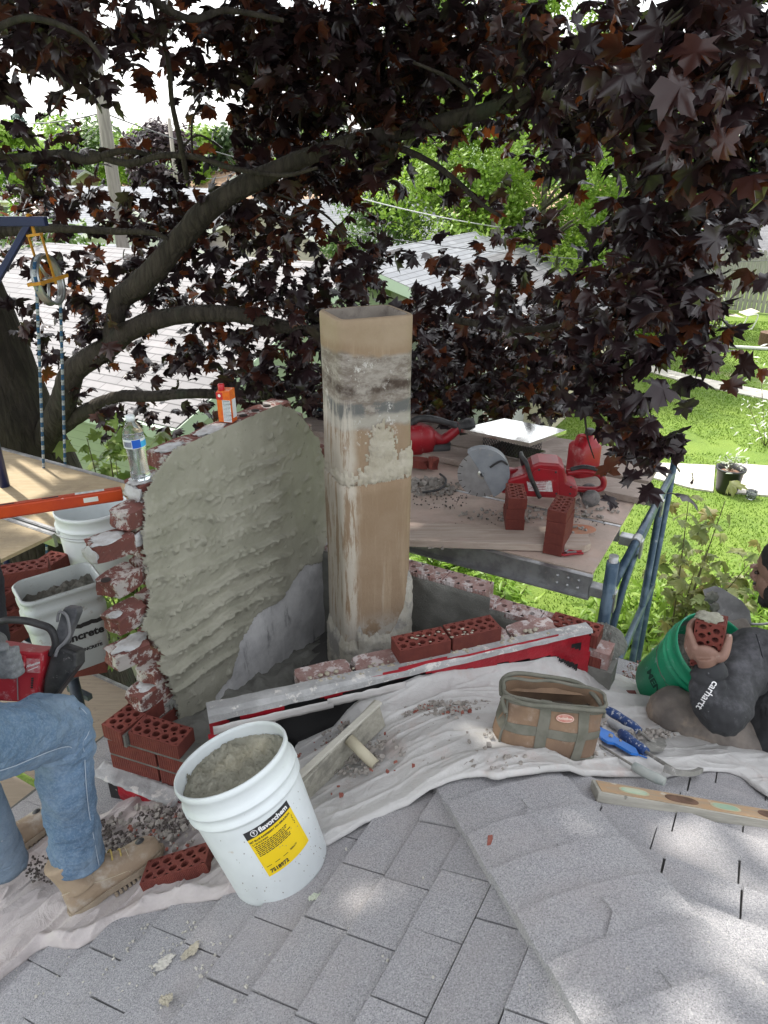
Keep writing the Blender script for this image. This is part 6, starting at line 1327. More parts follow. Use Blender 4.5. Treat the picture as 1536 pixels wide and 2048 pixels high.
def cyl(a0, a1, z0, z1, mat, nm, r=.0332, par=bot):
    m = MB(); m.grid(lambda a, b: (math.cos(lerp(a0, a1, a))*r, math.sin(lerp(a0, a1, a))*r, lerp(z0, z1, b)), 20, 1); return m.build(nm, mat, par, local=True)
lw = cyl(vdir-3.0, vdir+3.0, .114, .143, M('label_paper', (.68, .72, .75), rough=.4), 'label'); BLB = M('label_blue', (.01, .10, .50), rough=.35)
cyl(vdir-.25, vdir+.55, .1155, .1415, BLB, 'label_panel', .0334, lw); cyl(vdir+.55, vdir+1.5, .1155, .1345, M('label_sky', (.05, .40, .75), rough=.35), 'label_panel', .0334, lw)
m = MB()
for i in range(9): a = vdir-1.15+i*.095; m.grid(lambda u, v, a=a: (math.cos(a+u*.05+v*.03)*.0335, math.sin(a+u*.05+v*.03)*.0335, lerp(.119, .136, v)), 2, 1)
m.build('lettering', M('ink_navy', (.02, .03, .12)), lw, local=True)
# ---- drink carton
q = onv(458, 845, K+U2*.045, U2); cq = v3(K+U2*.042+V2*float((q[:2]-K)@V2), ZW+.003); RCn = frame(Z3, Vector((.96, -.28, 0))); ct = empty('drink_carton', cq, 'orange and red drink carton with a red cap on the wall top', 'carton', rot=RCn)
ORG = M('carton_orange', (.72, .17, .015), (.62, .10, .015), 60, rough=.4); CRED = M('carton_red', (.50, .02, .03), rough=.4)
w_, d_, h_ = .054, .040, .118; m = MB(); m.add([(-w_/2, -d_/2, 0), (w_/2, -d_/2, 0), (w_/2, d_/2, 0), (-w_/2, d_/2, 0), (-w_/2, -d_/2, h_-.008), (w_/2, -d_/2, h_), (w_/2, d_/2, h_+.003), (-w_/2, d_/2, h_)], [(3, 2, 1, 0), (4, 5, 6, 7), (0, 1, 5, 4), (1, 2, 6, 5), (2, 3, 7, 6), (3, 0, 4, 7)]); m.build('box', ORG, ct, local=True, bevel=.002)
m = MB(); m.box((-w_/2+.0125, -d_/2-.0003, h_-.022), (.025, .0008, .026)); m.box((-w_/2-.0003, 0, h_-.024), (.0008, d_*.96, .026)); m.build('red_corner', CRED, ct, local=True)
m = MB(); m.lathe([(.0105, h_-.008), (.0115, h_-.002), (.0115, h_+.016), (.0100, h_+.018), (0, h_+.018)], 24, c=(-.014, -.002, 0)); m.build('cap', CRED, ct, local=True)
m = MB(); m.box((.0105, -d_/2-.0006, .043), (.031, .0012, .080)); m.box((w_/2+.0004, .004, .05), (.0012, .026, .068)); lb2 = m.build('label', M('label_paper', (.68, .72, .75)), ct, local=True)
m = MB()
for i in range(15):
    x = -.003; 
    while x < .022: L = random.uniform(.003, .009); m.box((x+L/2, -d_/2-.0015, .009+.005*i), (L, .0006, .0016 if i not in (4, 12) else .0026)); x += L+.001
text(m, 'Nutrition Facts', .0056, lambda x, y: (.0105+x*.8, -d_/2-.0016, .0805+y), bold=.0001); m.build('lettering', M('ink_grey', (.12, .13, .14)), lb2, local=True)
m = MB(); m.lathe([(.0001, .0006), (.0055, .0006), (.0055, 0)], 20, R=frame((0, -1, 0), (1, 0, 0)), c=(-w_/2+.013, -d_/2-.0012, h_-.02), smooth=False); m.build('emblem', WINK, ct, local=True)
# ---- orange box level
zl = 3.70; La = Vector(atz(246, 992, zl)); Lb = Vector(atz(0, 1064, zl-.06)); dl = (Lb-La).normalized(); RL = frame(Vector((0, 0, 1)), dl)
t = empty('box_level', La, 'long orange spirit level reaching in from the left onto the wall', 'level', rot=RL); ORL = M('orange_paint', (.62, .085, .02), (.50, .06, .02), 9, rough=.35, spots=[((.6, .4, .34), 40, .66, .7)])
m = MB(); m.box((.61, 0, .010), (1.22, .026, .038)); m.build('body', ORL, t, local=True, bevel=.003); m = MB(); m.box((.61, 0, .030), (1.215, .018, .004)); m.box((.61, 0, -.010), (1.215, .02, .004)); m.build('edge_strip', M('orange_dark', (.40, .05, .015)), t, local=True)
for x, w2 in ((.10, .09), (.56, .10), (.93, .09)):
    m = MB(); m.box((x, 0, .0316), (w2, .016, .002)); m.build('vial_window', M('vial_grey', (.42, .45, .44), (.62, .64, .62), 60), t, local=True); m = MB(); sgn = 1 if (RL @ Vector((0, 1, 0))).y < 0 else -1; m.box((x, sgn*.0135, .010), (w2*.5, .002, .016)); m.build('vial', M('vial_white', (.75, .78, .70)), t, local=True)
for x in (.22, .35): m = MB(); m.box((x, 0, .0316), (.05, .008, .0018)); m.build('slot', M('dark_hole', (.035, .025, .022)), t, local=True)
m = MB(); text(m, 'MILWAUKEE', .022, lambda x, y: (.78-x, sgn*.0137, .010+y), bold=.001); m.build('lettering', WINK, t, local=True)
# ---- old wooden level
a = rp(1192, 1596); b = rp(1536, 1655); dl = Vector(b-a).normalized(); RW = frame(NR, dl); t = empty('wooden_level', Vector(a)+NR*.005, 'old grey wooden level with brass and green vials lying on the shingles', 'level', rot=RW)
Wl, Hl = .072, .030
m = MB(); m.box((.60, .0, Hl/2+.001), (1.22, Wl, Hl)); m.build('body', OLDW, t, local=True, bevel=.002)
TANW = M('bare_wood', (.42, .27, .15), (.34, .26, .18), 14, rough=.8, st=(1, 6, 6), spots=[((.50, .46, .38), 20, .55, .7)])
m = MB(); m.box((.60, .0, Hl+.0018), (1.20, Wl-.012, .0016)); m.build('face', TANW, t, local=True)
for k, x in enumerate((.10, .235, .36, .50, .66, .82)):
    m = MB(); P_ = [(math.copysign(abs(math.cos(an))**.6, math.cos(an))*.043, math.sin(an)*.020) for an in [2*math.pi*i/28 for i in range(28)]]
    if k in (1, 3): m.prism([(x+p*1.1, q_) for p, q_ in P_], (0, 0, Hl+.0030), (1, 0, 0), (0, 1, 0), (0, 0, 1), .0006); m.build('hand_slot', M('slot_brown', (.10, .055, .035), (.16, .09, .06), 30, rough=.9), t, local=True)
    else: m.prism([(x+p*.85, q_*.7) for p, q_ in P_], (0, 0, Hl+.0030), (1, 0, 0), (0, 1, 0), (0, 0, 1), .0010); m.build('vial', M('vial_green', (.32, .46, .34), (.45, .50, .36), 20, rough=.25), t, local=True); m = MB(); m.prism([(x+p*1.0, q_*.9) for p, q_ in P_], (0, 0, Hl+.0027), (1, 0, 0), (0, 1, 0), (0, 0, 1), .0006); m.build('brass_ring', M('brass', (.45, .42, .28), rough=.5, metal=.3), t, local=True)
# ---- tool bag
CAN = M('tan_canvas', (.25, .165, .105), (.19, .125, .085), 7, rough=.95, bump=.0015, bs=300, spots=[((.34, .26, .20), 9, .55, .72), ((.17, .13, .10), 5, .62, .74)])
WEB = M('olive_webbing', (.125, .125, .098), (.17, .165, .135), 16, rough=.9, bump=.001, bs=300)
ba = rp(994, 1516); bb_ = rp(1192, 1544); bc = (ba+bb_)/2; Xb = Vector(bb_-ba).normalized(); nb = (NR*.55+Z3*.55).normalized(); RBg = frame(nb, Xb); yb = RBg @ Vector((0, 1, 0))
W2 = np.linalg.norm(bb_-ba)/2; print('bag half width', W2)
bag = empty('tool_bag', Vector(bc)+yb*.075+nb*.012, 'tan canvas tool bag with olive straps standing open on the drop cloth', 'tool bag', rot=RBg)
HB = .182
def bagp(a, z, off=0.0):
    f = z/HB; hx = W2*(1.0+.05*math.sin(f*2.6)); hy = .080*(1-.28*f**2)*(1+.1*math.sin(f*3))
    ca, sa = math.cos(a), math.sin(a); p = 3.4; x = math.copysign(abs(ca)**(2/p), ca)*(hx+off); y = math.copysign(abs(sa)**(2/p), sa)*(hy+off)
    pinch = .025*math.exp(-((abs(ca)-1)/.12)**2)*math.exp(-((f-.66)/.18)**2); x -= math.copysign(pinch, ca)
    w_ = .009*nz(x*14, z*14, y*14, 1)+.012*nz(x*6, z*6, 3, 1)-.016*abs(nz(x*7+2, z*9, 5, 1)); lean = 0
    return (x+.012*f, y+w_*math.copysign(1, y), z+.012*math.sin(f*1.5)*(x/W2)*0+ (.03*f*(-x/W2)*.3)+.012*f*(1 if sa > 0 else 0))
m = MB(); m.grid(lambda u, v: bagp(2*math.pi*u, HB*v), 120, 34); m.grid(lambda u, v: bagp(2*math.pi*u, HB*(1-v*.9), -.006), 90, 10); m.grid(lambda u, v: tuple(c*(v if i < 2 else 1) for i, c in enumerate(bagp(2*math.pi*u, 0.002))), 60, 4); m.build('canvas_body', CAN, bag, local=True)
def bband(a0, a1, z0, z1, off=.0025, nu_=20, nv_=16): m = MB(); m.grid(lambda u, v: bagp(lerp(a0, a1, u), lerp(z0, z1, v), off), nu_, nv_); return m
def ang(x):      # front-face angle at fraction x of the half width
    lo, hi = -math.pi, 0.0
    for _ in range(40):
        mid = (lo+hi)/2
        if math.copysign(abs(math.cos(mid))**(2/3.4), math.cos(mid)) < x: lo = mid
        else: hi = mid
    return lo
for nm, x0, x1, z0, z1 in (('strap', -.34, -.14, -.0, HB+.008), ('strap', .38, .58, -.0, HB+.006), ('band', -.97, .97, .085, .112), ('band', -.97, .97, .0, .018)):
    o = bband(ang(x0), ang(x1), z0, z1, .0035 if nm == 'strap' else .0022, 16 if nm == 'strap' else 60).build(nm, WEB, bag, local=True, solid=.0015)
for a0, a1, z0, z1 in ((math.pi*.55, math.pi*1.12, .08, .107),): bband(a0, a1, z0, z1, .0025).build('band', WEB, bag, local=True)
m = bband(-math.pi, math.pi, HB-.018, HB+.001, .0025, 120, 4); m.build('binding', WEB, bag, local=True, solid=.001)
m = MB(); m.grid(lambda u, v: (lerp(-W2*.9, W2*.9, u), lerp(-.05, .05, v), HB*.72+.02*nz(u*5, v*4, 0, 1)), 20, 8); m.build('contents', M('dark_interior', (.05, .04, .03), (.10, .08, .06), 20, rough=1), bag, local=True)
m = MB(); m.tube([bagp(2*math.pi*i/80, HB, .001) for i in range(81)], .006, 8); m.tube([bagp(ang(-.93), HB*i/20, .003) for i in range(21)], .004, 6); m.build('piping', WEB, bag, local=True)
m = MB(); arc_ = [(-W2*.98, -.01, HB-.005), (-W2*.90, .05, HB+.012), (-W2*.6, .080, HB+.020), (0, .084, HB+.014), (W2*.6, .078, HB+.006), (W2*.88, .05, HB-.006), (W2*1.02, .0, HB-.02), (W2*1.08, -.02, HB-.055)]
m.tube(smooth_path(arc_, 50), .0075, 8); m.build('mouth_frame', WEB, bag, local=True)
m = MB(); pa = smooth_path(arc_[:7], 40); m.add([p for p in pa]+[Vector((p.x*.97, .050, HB-.025)) for p in pa], [(i, i+1, 41+i+1, 41+i) for i in range(40)]); m.build('back_flap', CAN, bag, local=True, solid=.002)
m = MB(); m.tube(smooth_path([(-W2*.95, -.07, HB-.03), (-W2*.99, -.04, HB+.005), (-W2*.6, -.085, HB+.012), (0, -.078, HB+.006), (W2*.6, -.075, HB-.0), (W2*.98, -.05, HB-.015), (W2*1.05, 0, HB-.06)], 50), .0065, 8); m.build('front_frame', WEB, bag, local=True)
m = MB(); a1_ = ang(.12); N_ = 30
def bpatch(x, z, off): return bagp(ang(.12+x/W2), .150+z, off)
m.add([bpatch(.026*math.cos(2*math.pi*i/N_), .0115*math.sin(2*math.pi*i/N_), .006) for i in range(N_)]+[bpatch(0, 0, .006)], [(i, (i+1) % N_, N_) for i in range(N_)]); pt_ = m.build('logo_patch', M('patch_red', (.45, .16, .12), (.5, .25, .2), 60, rough=.6), bag, local=True)
m = MB(); text(m, 'BucketBoss', .0085, lambda x, y: bpatch(x, y, .0075), bold=.0004); m.add([bpatch(r*.026*math.cos(2*math.pi*i/N_), r*.0115*math.sin(2*math.pi*i/N_), .0072) for i in range(N_) for r in (.86, .94)], [(2*i, 2*i+1, (2*i+3) % (2*N_), (2*i+2) % (2*N_)) for i in range(N_)]); m.build('lettering', M('patch_cream', (.65, .5, .42)), pt_, local=True)
# ---- hand tools right of the bag
def onroof(px, py, up): return Vector(rp(px, py, up+.022))
BGR = M('blue_grip', (.015, .045, .16), (.02, .06, .20), 9, rough=.5, spots=[((.45, .47, .50), 70, .56, .60)]); DST = M('dusty_steel', (.30, .29, .27), (.20, .195, .185), 20, rough=.6, metal=.3, spots=[((.48, .47, .44), 30, .55, .65)]); GGR = M('grey_green_grip', (.26, .30, .29), (.36, .38, .36), 20, rough=.8)
def tool(label, cat, parts, name='hand_tool'):
    t = empty(name, parts[0][2][0], label, cat)
    for nm, mat, pts, rad in parts: m = MB(); m.tube(smooth_path(pts, 24), rlerp(rad, 24) if isinstance(rad, list) else rad, 14); m.build(nm, mat, t)
    return t
t = tool('trowel with a blue spattered grip, its grey blade pointing right, beside the bag', 'trowel', [('grip', BGR, [onroof(1212, 1418, .05), onroof(1245, 1438, .045), onroof(1278, 1462, .04)], [.012, .017, .015, .017, .013]), ('shank', DST, [onroof(1278, 1462, .04), onroof(1300, 1480, .035), onroof(1310, 1484, .03)], .005)], 'trowel')
m = MB(); c_l = [onroof(x, y, .03) for x, y in ((1290, 1484), (1300, 1472), (1328, 1476), (1334, 1490), (1326, 1502), (1300, 1502), (1288, 1494))]; m.add(c_l+[p-NR*.002 for p in c_l], [tuple(range(7)), tuple(range(7, 14))[::-1]]+[(i, 7+i, 7+(i+1) % 7, (i+1) % 7) for i in range(7)]); m.build('blade', DST, t)
t = tool('brick hammer with a blue spattered grip and curved steel head', 'hammer', [('grip', BGR, [onroof(1242, 1465, .03), onroof(1262, 1482, .03), onroof(1292, 1504, .03)], [.014, .018, .016, .017, .014]), ('shaft', DST, [onroof(1292, 1504, .03), onroof(1320, 1522, .032), onroof(1345, 1538, .036)], .006)], 'hammer')
m = MB(); hp = [onroof(1328, 1536, .035), onroof(1345, 1542, .035), onroof(1362, 1546, .032), onroof(1385, 1546, .026), onroof(1402, 1540, .02)]
m.tube(smooth_path(hp, 20), rlerp([.015, .015, .011, .010, .010], 20), 4, flat=1, smooth=False, up=NR+Vector((0, -.6, 0))); m.build('head', DST, t)
tool('grey handled jointer with a thin rod in front of the blue tool', 'jointer', [('grip', GGR, [onroof(1268, 1532, .025), onroof(1295, 1548, .025), onroof(1330, 1564, .025)], [.013, .015, .015, .016, .012]), ('rod', DST, [onroof(1268, 1532, .025), onroof(1240, 1515, .02), onroof(1200, 1490, .012)], .004)], 'jointer')
tool('pale grey tool handle lying behind the blue grips', 'hand tool', [('grip', M('pale_grip', (.42, .44, .46), (.34, .35, .36), 20, rough=.8), [onroof(1218, 1442, .03), onroof(1240, 1455, .03), onroof(1268, 1464, .03)], [.010, .012, .012, .010])])
t = empty('plastic_scraper', onroof(1230, 1480, .02), 'bright blue plastic tool beside the bag pointing right', 'scraper'); m = MB()
pp_ = [(1194, 1462), (1200, 1458), (1216, 1466), (1226, 1470), (1230, 1478), (1256, 1492), (1270, 1500), (1276, 1512), (1262, 1510), (1245, 1500), (1228, 1490), (1215, 1488), (1202, 1480), (1196, 1470)]
P_ = [onroof(x, y, .022) for x, y in pp_]; n_ = len(P_); m.add([p+NR*.008 for p in P_]+P_, [tuple(range(n_))[::-1], tuple(range(n_, 2*n_))]+[(i, (i+1) % n_, n_+(i+1) % n_, n_+i) for i in range(n_)]); m.tube([onroof(1272, 1508, .024), onroof(1294, 1516, .02)], .0025, 6); m.build('body', M('bright_blue', (.015, .13, .50), (.02, .16, .55), 9, rough=.4), t)
# ---- mortar hawk
Q1 = onroof(614, 1604, .015); Q2 = onroof(772, 1452, .03); T2 = Vector(solve(757, 1402, Q2, .105)); T1 = Vector(solve(606, 1568, Q1, .10))
t = empty('mortar_hawk', Q1, 'wooden mortar hawk with a round handle leaning on the drop cloth', 'hawk'); Xh = (Q2-Q1).normalized(); Yh = ((T2-Q2)+(T1-Q1)).normalized(); Nh = Xh.cross(Yh).normalized()
if Nh.y > 0: Nh = -Nh
m = MB(); vs = [Q1, Q2, T2, T1]; m.add(vs+[v-Nh*.018 for v in vs], [(0, 1, 2, 3), (7, 6, 5, 4), (0, 4, 5, 1), (1, 5, 6, 2), (2, 6, 7, 3), (3, 7, 4, 0)]); m.build('board', woodm('hawk_wood', (.30, .29, .24), (.40, .38, .32), [((.22, .21, .18), 6, .5, .65)]), t, bevel=.003)
m = MB(); m.box((T1+T2)/2-Nh*.009+Yh*.004, ((T2-T1).length*.99, .022, .010), basis(Xh, Nh, Xh.cross(Nh))); m.build('edge_strip', woodm('pale_wood', (.46, .44, .38), (.54, .52, .46)), t, bevel=.002)
h0_ = (Q1*.48+Q2*.52)*.35+(T1*.45+T2*.55)*.65; m = MB(); m.tube([Vector(solve(698, 1478, h0_, .02)), onroof(750, 1530, .03)], [.018, .0175], 20); m.build('handle', M('cream_wood', (.50, .46, .34), (.44, .40, .30), 9, rough=.7), t)
# ================================================================ drop cloths
def clothm(name, c1, c2, dust):
    n = NT(name); g = n.mix(n.step(n.noise(3.5, 6, .7), .35, .65), c1, c2); g = n.mix(n.ma('MULTIPLY', n.step(n.noise(5, 7, .75, vec=n.mp((1, 1, 1), (3, 3, 3))), .5, .7), .55), g, dust)
    g = n.mix(n.step(n.noise(110, 4, .8), .70, .73), g, (.22, .17, .15)); n.bump(n.noise(700, 2, .6), .0004); n.bump(n.noise(16, 5, .65, dist=1.5), .006); return n.fin(g, .95)
CL1 = clothm('white_canvas', (.56, .55, .54), (.47, .46, .45), (.48, .38, .35)); CL2 = clothm('dirty_canvas', (.50, .46, .45), (.43, .39, .385), (.36, .28, .26))
zt_s = [(-.3, 2.7), (.0, 2.72), (.25, 2.76), (dpx(715, 1398)[0], dpx(715, 1398)[1]), (dpx(830, 1347)[0], dpx(830, 1347)[1]), (dpx(1110, 1308)[0], dpx(1110, 1308)[1]), (dpx(1172, 1345)[0], dpx(1172, 1345)[1]), (DL+.25, 2.78), (DL+.6, 2.6), (2.4, 2.3)]
print('tent', zt_s)
def surf(x, y):
    e = abs((x-HP[0])*hipN[0]+(y-HP[1])*hipN[1]); return roof(x, y)+.026*max(0, min(1, (.26-e)/.06))*(1-.55*math.exp(-(e/.06)**2))
def tent(s): return float(np.interp(s, [a for a, b in zt_s], [b for a, b in zt_s]))
up_poly = [(540, 1600), (590, 1510), (640, 1450), (700, 1395), (830, 1338), (1110, 1300), (1175, 1335), (1240, 1375), (1290, 1405), (1345, 1425), (1420, 1432), (1750, 1450), (1750, 1700), (1540, 1606), (1470, 1556), (1400, 1550), (1330, 1561), (1180, 1560), (1020, 1568), (960, 1572), (905, 1583), (850, 1606), (740, 1652), (648, 1702), (560, 1720)]
def clz(s, d):
    P = DA+D2*s-DN2*d; x, y = P; r = surf(x, y)+.028; h = max(0, tent(s)-r); k = math.exp(-(d/(.10+.05*nz(s, 0, 0, 2)))**1.5)
    wr = .0035*math.sin(d*62+3.5*fbm(s, d, 0, 1.2, 2)+.8*math.sin(s*2.2))*min(1, d/.1)*(.55+.6*nz(s, d, 3, 2.2))
    big = .008*max(0, nz(s*.9, d*5.5, 2, 1.3)); rt = .030*math.exp(-((d-.10-.15*max(0, s-1.1)+.02*math.sin(s*5))/.03)**2)*max(0, min(1, (s-1.0)/.3))+.022*math.exp(-((d-.21-.05*max(0, s-1.1))/.022)**2)*max(0, min(1, (s-.9)/.3))
    lt = .045*math.exp(-((d-.10-.25*max(0, .55-s))/.035)**2)*max(0, min(1, (.62-s)/.15))
    return r+h*k+max(-.003, wr)+big+rt+lt+.004*fbm(s, d, 6, 9, 3)
def curve(pts, n):          # evenly spaced along its length, smoothed
    P = smooth_path([Vector((float(p[0]), float(p[1]), 0)) for p in pts], 400); L = [0]
    for i in range(400): L.append(L[-1]+(P[i+1]-P[i]).length)
    L = np.array(L)/L[-1]; X = np.array([tuple(p) for p in P]); return [np.array([np.interp(i/n, L, X[:, 0]), np.interp(i/n, L, X[:, 1])]) for i in range(n+1)]
def crease(x, y, k=1.0):    # sharp folds running along the sheet, broken by cross wrinkles
    a_ = D2[0]*x+D2[1]*y; b_ = -DN2[0]*x-DN2[1]*y
    r1 = 1-min(1, abs(nz(a_*1.6+.6*nz(a_, b_, 1, 3), b_*9, 2, 1))*5); r2 = 1-min(1, abs(nz(a_*3+7, b_*14, 6, 1))*6); r3 = 1-min(1, abs(nz(a_*6, b_*5, 11, 1))*7)
    return k*(.0065*max(0, r1)**2+.004*max(0, r2)**2+.003*max(0, r3)**2)
NU_, NV_ = 460, 200
upc = [rp(556, 1660)[:2], rp(570, 1585)[:2], rp(592, 1508)[:2], rp(640, 1462)[:2]]+[DA+D2*s-DN2*.014 for s in (dpx(722, 1388)[0], .62, .8, 1.0, 1.25, 1.42)]+[rp(1240, 1374)[:2], rp(1290, 1402)[:2], rp(1345, 1425)[:2], rp(1430, 1436)[:2], rp(1760, 1460)[:2]]
loc_ = [rp(556, 1722)[:2]]+[rp(x, y)[:2] for x, y in ((648, 1702), (740, 1652), (850, 1606), (905, 1585), (960, 1574), (1020, 1570), (1180, 1562), (1330, 1563), (1400, 1552), (1470, 1558), (1540, 1606), (1760, 1720))]
UC, LC = curve(upc, NU_), curve(loc_, NU_)
def clp(a, b):
    i = round(a*NU_); P = UC[i]+(LC[i]-UC[i])*b; P = P+D2*.004*nz(a*60, b*5, 0, 1)+DN2*.005*nz(a*35, 2, 0, 1)*(b > .98)
    s = float((P-DA)@D2); d = max(.012, float(-(P-DA)@DN2)); e = min(1, (1-b)/.012)
    return v3(P, clz(s, d)*e+(surf(*P)+.016)*(1-e)+crease(P[0], P[1], min(1, (1-b)*12+.3)))
m = MB(); m.grid(clp, NU_, NV_); dc = m.build('drop_cloth', CL1, solid=.0012, label='white canvas drop cloth over the hip, tucked up to the chimney', cat='drop cloth')
up2c = [rp(x, y)[:2] for x, y in ((-90, 1712), (0, 1690), (75, 1664), (140, 1642), (210, 1640), (280, 1602), (360, 1574), (440, 1548), (560, 1570))]
lo2c = [rp(x, y)[:2] for x, y in ((-90, 2050), (0, 1968), (40, 1936), (87, 1902), (146, 1903), (200, 1878), (255, 1844), (350, 1818), (456, 1798), (540, 1764), (650, 1712))]
UC2, LC2 = curve(up2c, NU_), curve(lo2c, NU_)
def c2z(x, y):
    p = V2[0]*x+V2[1]*y; q = -U2[0]*x-U2[1]*y; r = surf(x, y)+.022
    f = .011*math.sin(q*46+3.0*fbm(p, q, 0, 2.0, 3)+1.5*math.sin(p*2.5))*(.6+.8*nz(p, q, 3, 2.5))+.030*max(0, fbm(p*.6, q*2.6, 7, 2.6, 3))+.006*fbm(p, q, 2, 10, 3)
    r1 = 1-min(1, abs(nz(p*2.2, q*10, 2, 1))*4); r2 = 1-min(1, abs(nz(p*4, q*17, 6, 1))*5)
    return r+max(-.004, f)+.016*max(0, r1)**2+.008*max(0, r2)**2
def c2p(a, b):
    i = round(a*NU_); P = UC2[i]+(LC2[i]-UC2[i])*b; P = P+V2*.008*nz(a*30, 3, 0, 1)*(b > .98); e = min(1, (1-b)/.015); hem = .020*math.exp(-((b-.955)/.022)**2)*(.6+nz(a*9, 0, 0, 1))
    return v3(P, c2z(*P)*e+(surf(*P)+.008)*(1-e)+hem)
m = MB(); m.grid(c2p, NU_, NV_); m.build('drop_cloth', CL2, solid=.0012, label='dirty pinkish drop cloth bunched under the boots at the left', cat='drop cloth')
# debris on the cloths and shingles
def cl2(px, py): q = rp(px, py, .052); return q
chips('mortar_rubble', scat(250, 1690, 70, 26, 300, cl2)+scat(330, 1640, 60, 26, 220, cl2)+scat(200, 1660, 40, 20, 120, cl2)+scat(100, 1740, 60, 30, 160, cl2)+scat(150, 1615, 40, 16, 160, lambda x, y: rp(x, y, .0)), .0015, .006, CHIP_D, 'dark mortar crumbs on the dirty cloth')
chips('mortar_rubble', scat(300, 1650, 90, 40, 60, cl2)+scat(340, 1680, 50, 20, 30, cl2)+scat(250, 1700, 60, 20, 24, cl2), .004, .012, CHIP_G, 'grey mortar lumps on the dirty cloth')
chips('brick_rubble', scat(1285, 1370, 45, 42, 500, lambda x, y: rp(x, y, .008))+scat(1300, 1470, 50, 10, 90, cl2)+scat(830, 1425, 60, 12, 160, cl2)+scat(900, 1412, 110, 10, 150, cl2)+scat(700, 1500, 70, 55, 240, cl2)+scat(1000, 1480, 250, 60, 120, cl2), .002, .009, CHIP_G, 'grey and pinkish grit on roof and cloth right of the chimney')
chips('brick_rubble', scat(1285, 1360, 45, 40, 160, lambda x, y: rp(x, y, .01))+scat(860, 1420, 90, 10, 60, cl2)+scat(700, 1520, 110, 80, 26, cl2)+scat(330, 1660, 80, 40, 30, cl2), .002, .007, CHIP_R, 'small red brick crumbs scattered on roof and cloth')
chips('shingle_grit', scat(350, 1900, 130, 60, 110, lambda x, y: rp(x, y, .006))+scat(430, 1960, 160, 80, 60, lambda x, y: rp(x, y, .006))+scat(150, 1960, 130, 60, 70, lambda x, y: rp(x, y, .006))+scat(900, 1760, 500, 200, 60, lambda x, y: rp(x, y, .006)), .0012, .0045, M('white_chip', (.52, .50, .45), rough=1), 'white mortar crumbs on the shingles')
def one_chip(px, py, r, mat, label, up=.02, sq=.8):
    m = MB(); P0 = onroof(px, py, up); seed = random.random()*9
    vs = [P0+Vector((random.uniform(.5, 1)*a*r, random.uniform(.5, 1)*b*r, random.uniform(.5, 1)*c*r*sq)) for a in (-1, 1) for b in (-1, 1) for c in (-1, 1)]; m.add(vs, [(0, 1, 3, 2), (4, 6, 7, 5), (0, 4, 5, 1), (2, 3, 7, 6), (0, 2, 6, 4), (1, 5, 7, 3)])
    return m.build('brick_chip', mat, label=label, cat='brick chip', bevel=.001)
one_chip(985, 1686, .017, CHIP_R, 'red brick chip alone on the shingles of the hip', .002); one_chip(828, 1533, .008, CHIP_R, 'tiny red chip on the white cloth left of the bag', .03); one_chip(683, 1590, .008, CHIP_R, 'tiny red chip on the cloth below the hawk', .03)
one_chip(1262, 1388, .022, M('dark_red_chip', (.13, .035, .03)), 'dark red brick shard on the grit between chimney and worker', .02, .5)
def splat(px, py, r, lab_, mat, sx=1.6, ang_=0):
    P0 = onroof(px, py, -.009); N0 = NL; X0 = frame(N0, Vector((math.cos(ang_), math.sin(ang_), 0))); m = MB()
    m.grid(lambda a, b: P0+X0 @ Vector(((a*2-1)*r*sx, (b*2-1)*r, .002+max(0, .006*(1+fbm(a*6, b*6, px*.01, 1.5, 4))))), 46, 46, keep=lambda a, b: math.hypot(a*2-1, b*2-1) < .62+.55*fbm(a*3, b*3, px*.01, 1.6, 4)); m.build('mortar_splat', mat, label=lab_, cat='mortar splat')
SPL = M('dry_mortar', (.46, .42, .33), (.38, .35, .28), 30, rough=1, bump=.003, bs=100)
splat(335, 2005, .022, 'tan mortar splat low on the shingles near the bottom edge', SPL, 1.5, 2.2); splat(385, 1905, .024, 'crumbly mortar smear on the shingles below the brick', SPL, 1.8, .9); splat(630, 1798, .018, 'greenish white mortar stain right of the pail', M('pale_splat', (.50, .54, .44), (.4, .44, .36), 40, rough=1), 1.4, .3); splat(330, 1930, .03, 'chalky splatter left of the mortar smear', M('white_chip', (.52, .50, .45)), 1.4, .2)
blob_lab = [(300, 1600, 'grey'), ]
# ================================================================ people
def fuse(m, name, mat, parent, voxel=.008, smooth=6, disp=0, dsc=.08, label=None, dmat=None):
    o = m.build(name, mat, parent, label=label); md = o.modifiers.new('r', 'REMESH'); md.mode = 'VOXEL'; md.voxel_size = voxel; md.use_smooth_shade = True
    md = o.modifiers.new('s', 'SMOOTH'); md.factor = .6; md.iterations = smooth
    if disp:
        tx = bpy.data.textures.new(name, 'CLOUDS'); tx.noise_scale = dsc; tx.noise_depth = 2; md = o.modifiers.new('d', 'DISPLACE'); md.texture = tx; md.strength = disp; md.mid_level = .5; md.texture_coords = 'GLOBAL'
    return o
def denim(name, c1, c2, pale):
    n = NT(name); g = n.mix(n.step(n.noise(6, 5, .7), .35, .65), c1, c2); g = n.mix(n.ma('MULTIPLY', n.step(n.noise(3.2, 6, .7, vec=n.mp((1, 1, 1), (5, 1, 1))), .42, .68), .75), g, pale); g = n.mix(n.ma('MULTIPLY', n.step(n.noise(160, 3, .8), .45, .6), .3), g, pale); g = n.mix(n.step(n.noise(22, 6, .8, vec=n.mp((1, 1, 1), (0, 4, 1))), .69, .72), g, (.55, .58, .60))
    n.bump(n.noise(500, 2, .7), .0008); n.bump(n.noise(16, 4, .6, vec=n.mp((1.0, 1, 2.2)), dist=.8), .010); return n.fin(g, .92)
JEAN = denim('blue_denim', (.085, .15, .24), (.125, .205, .31), (.27, .35, .44))
SKIN = M('skin', (.22, .125, .09), (.27, .155, .12), 12, rough=.55, bump=.001, bs=200, spots=[((.38, .30, .26), 25, .60, .72)])
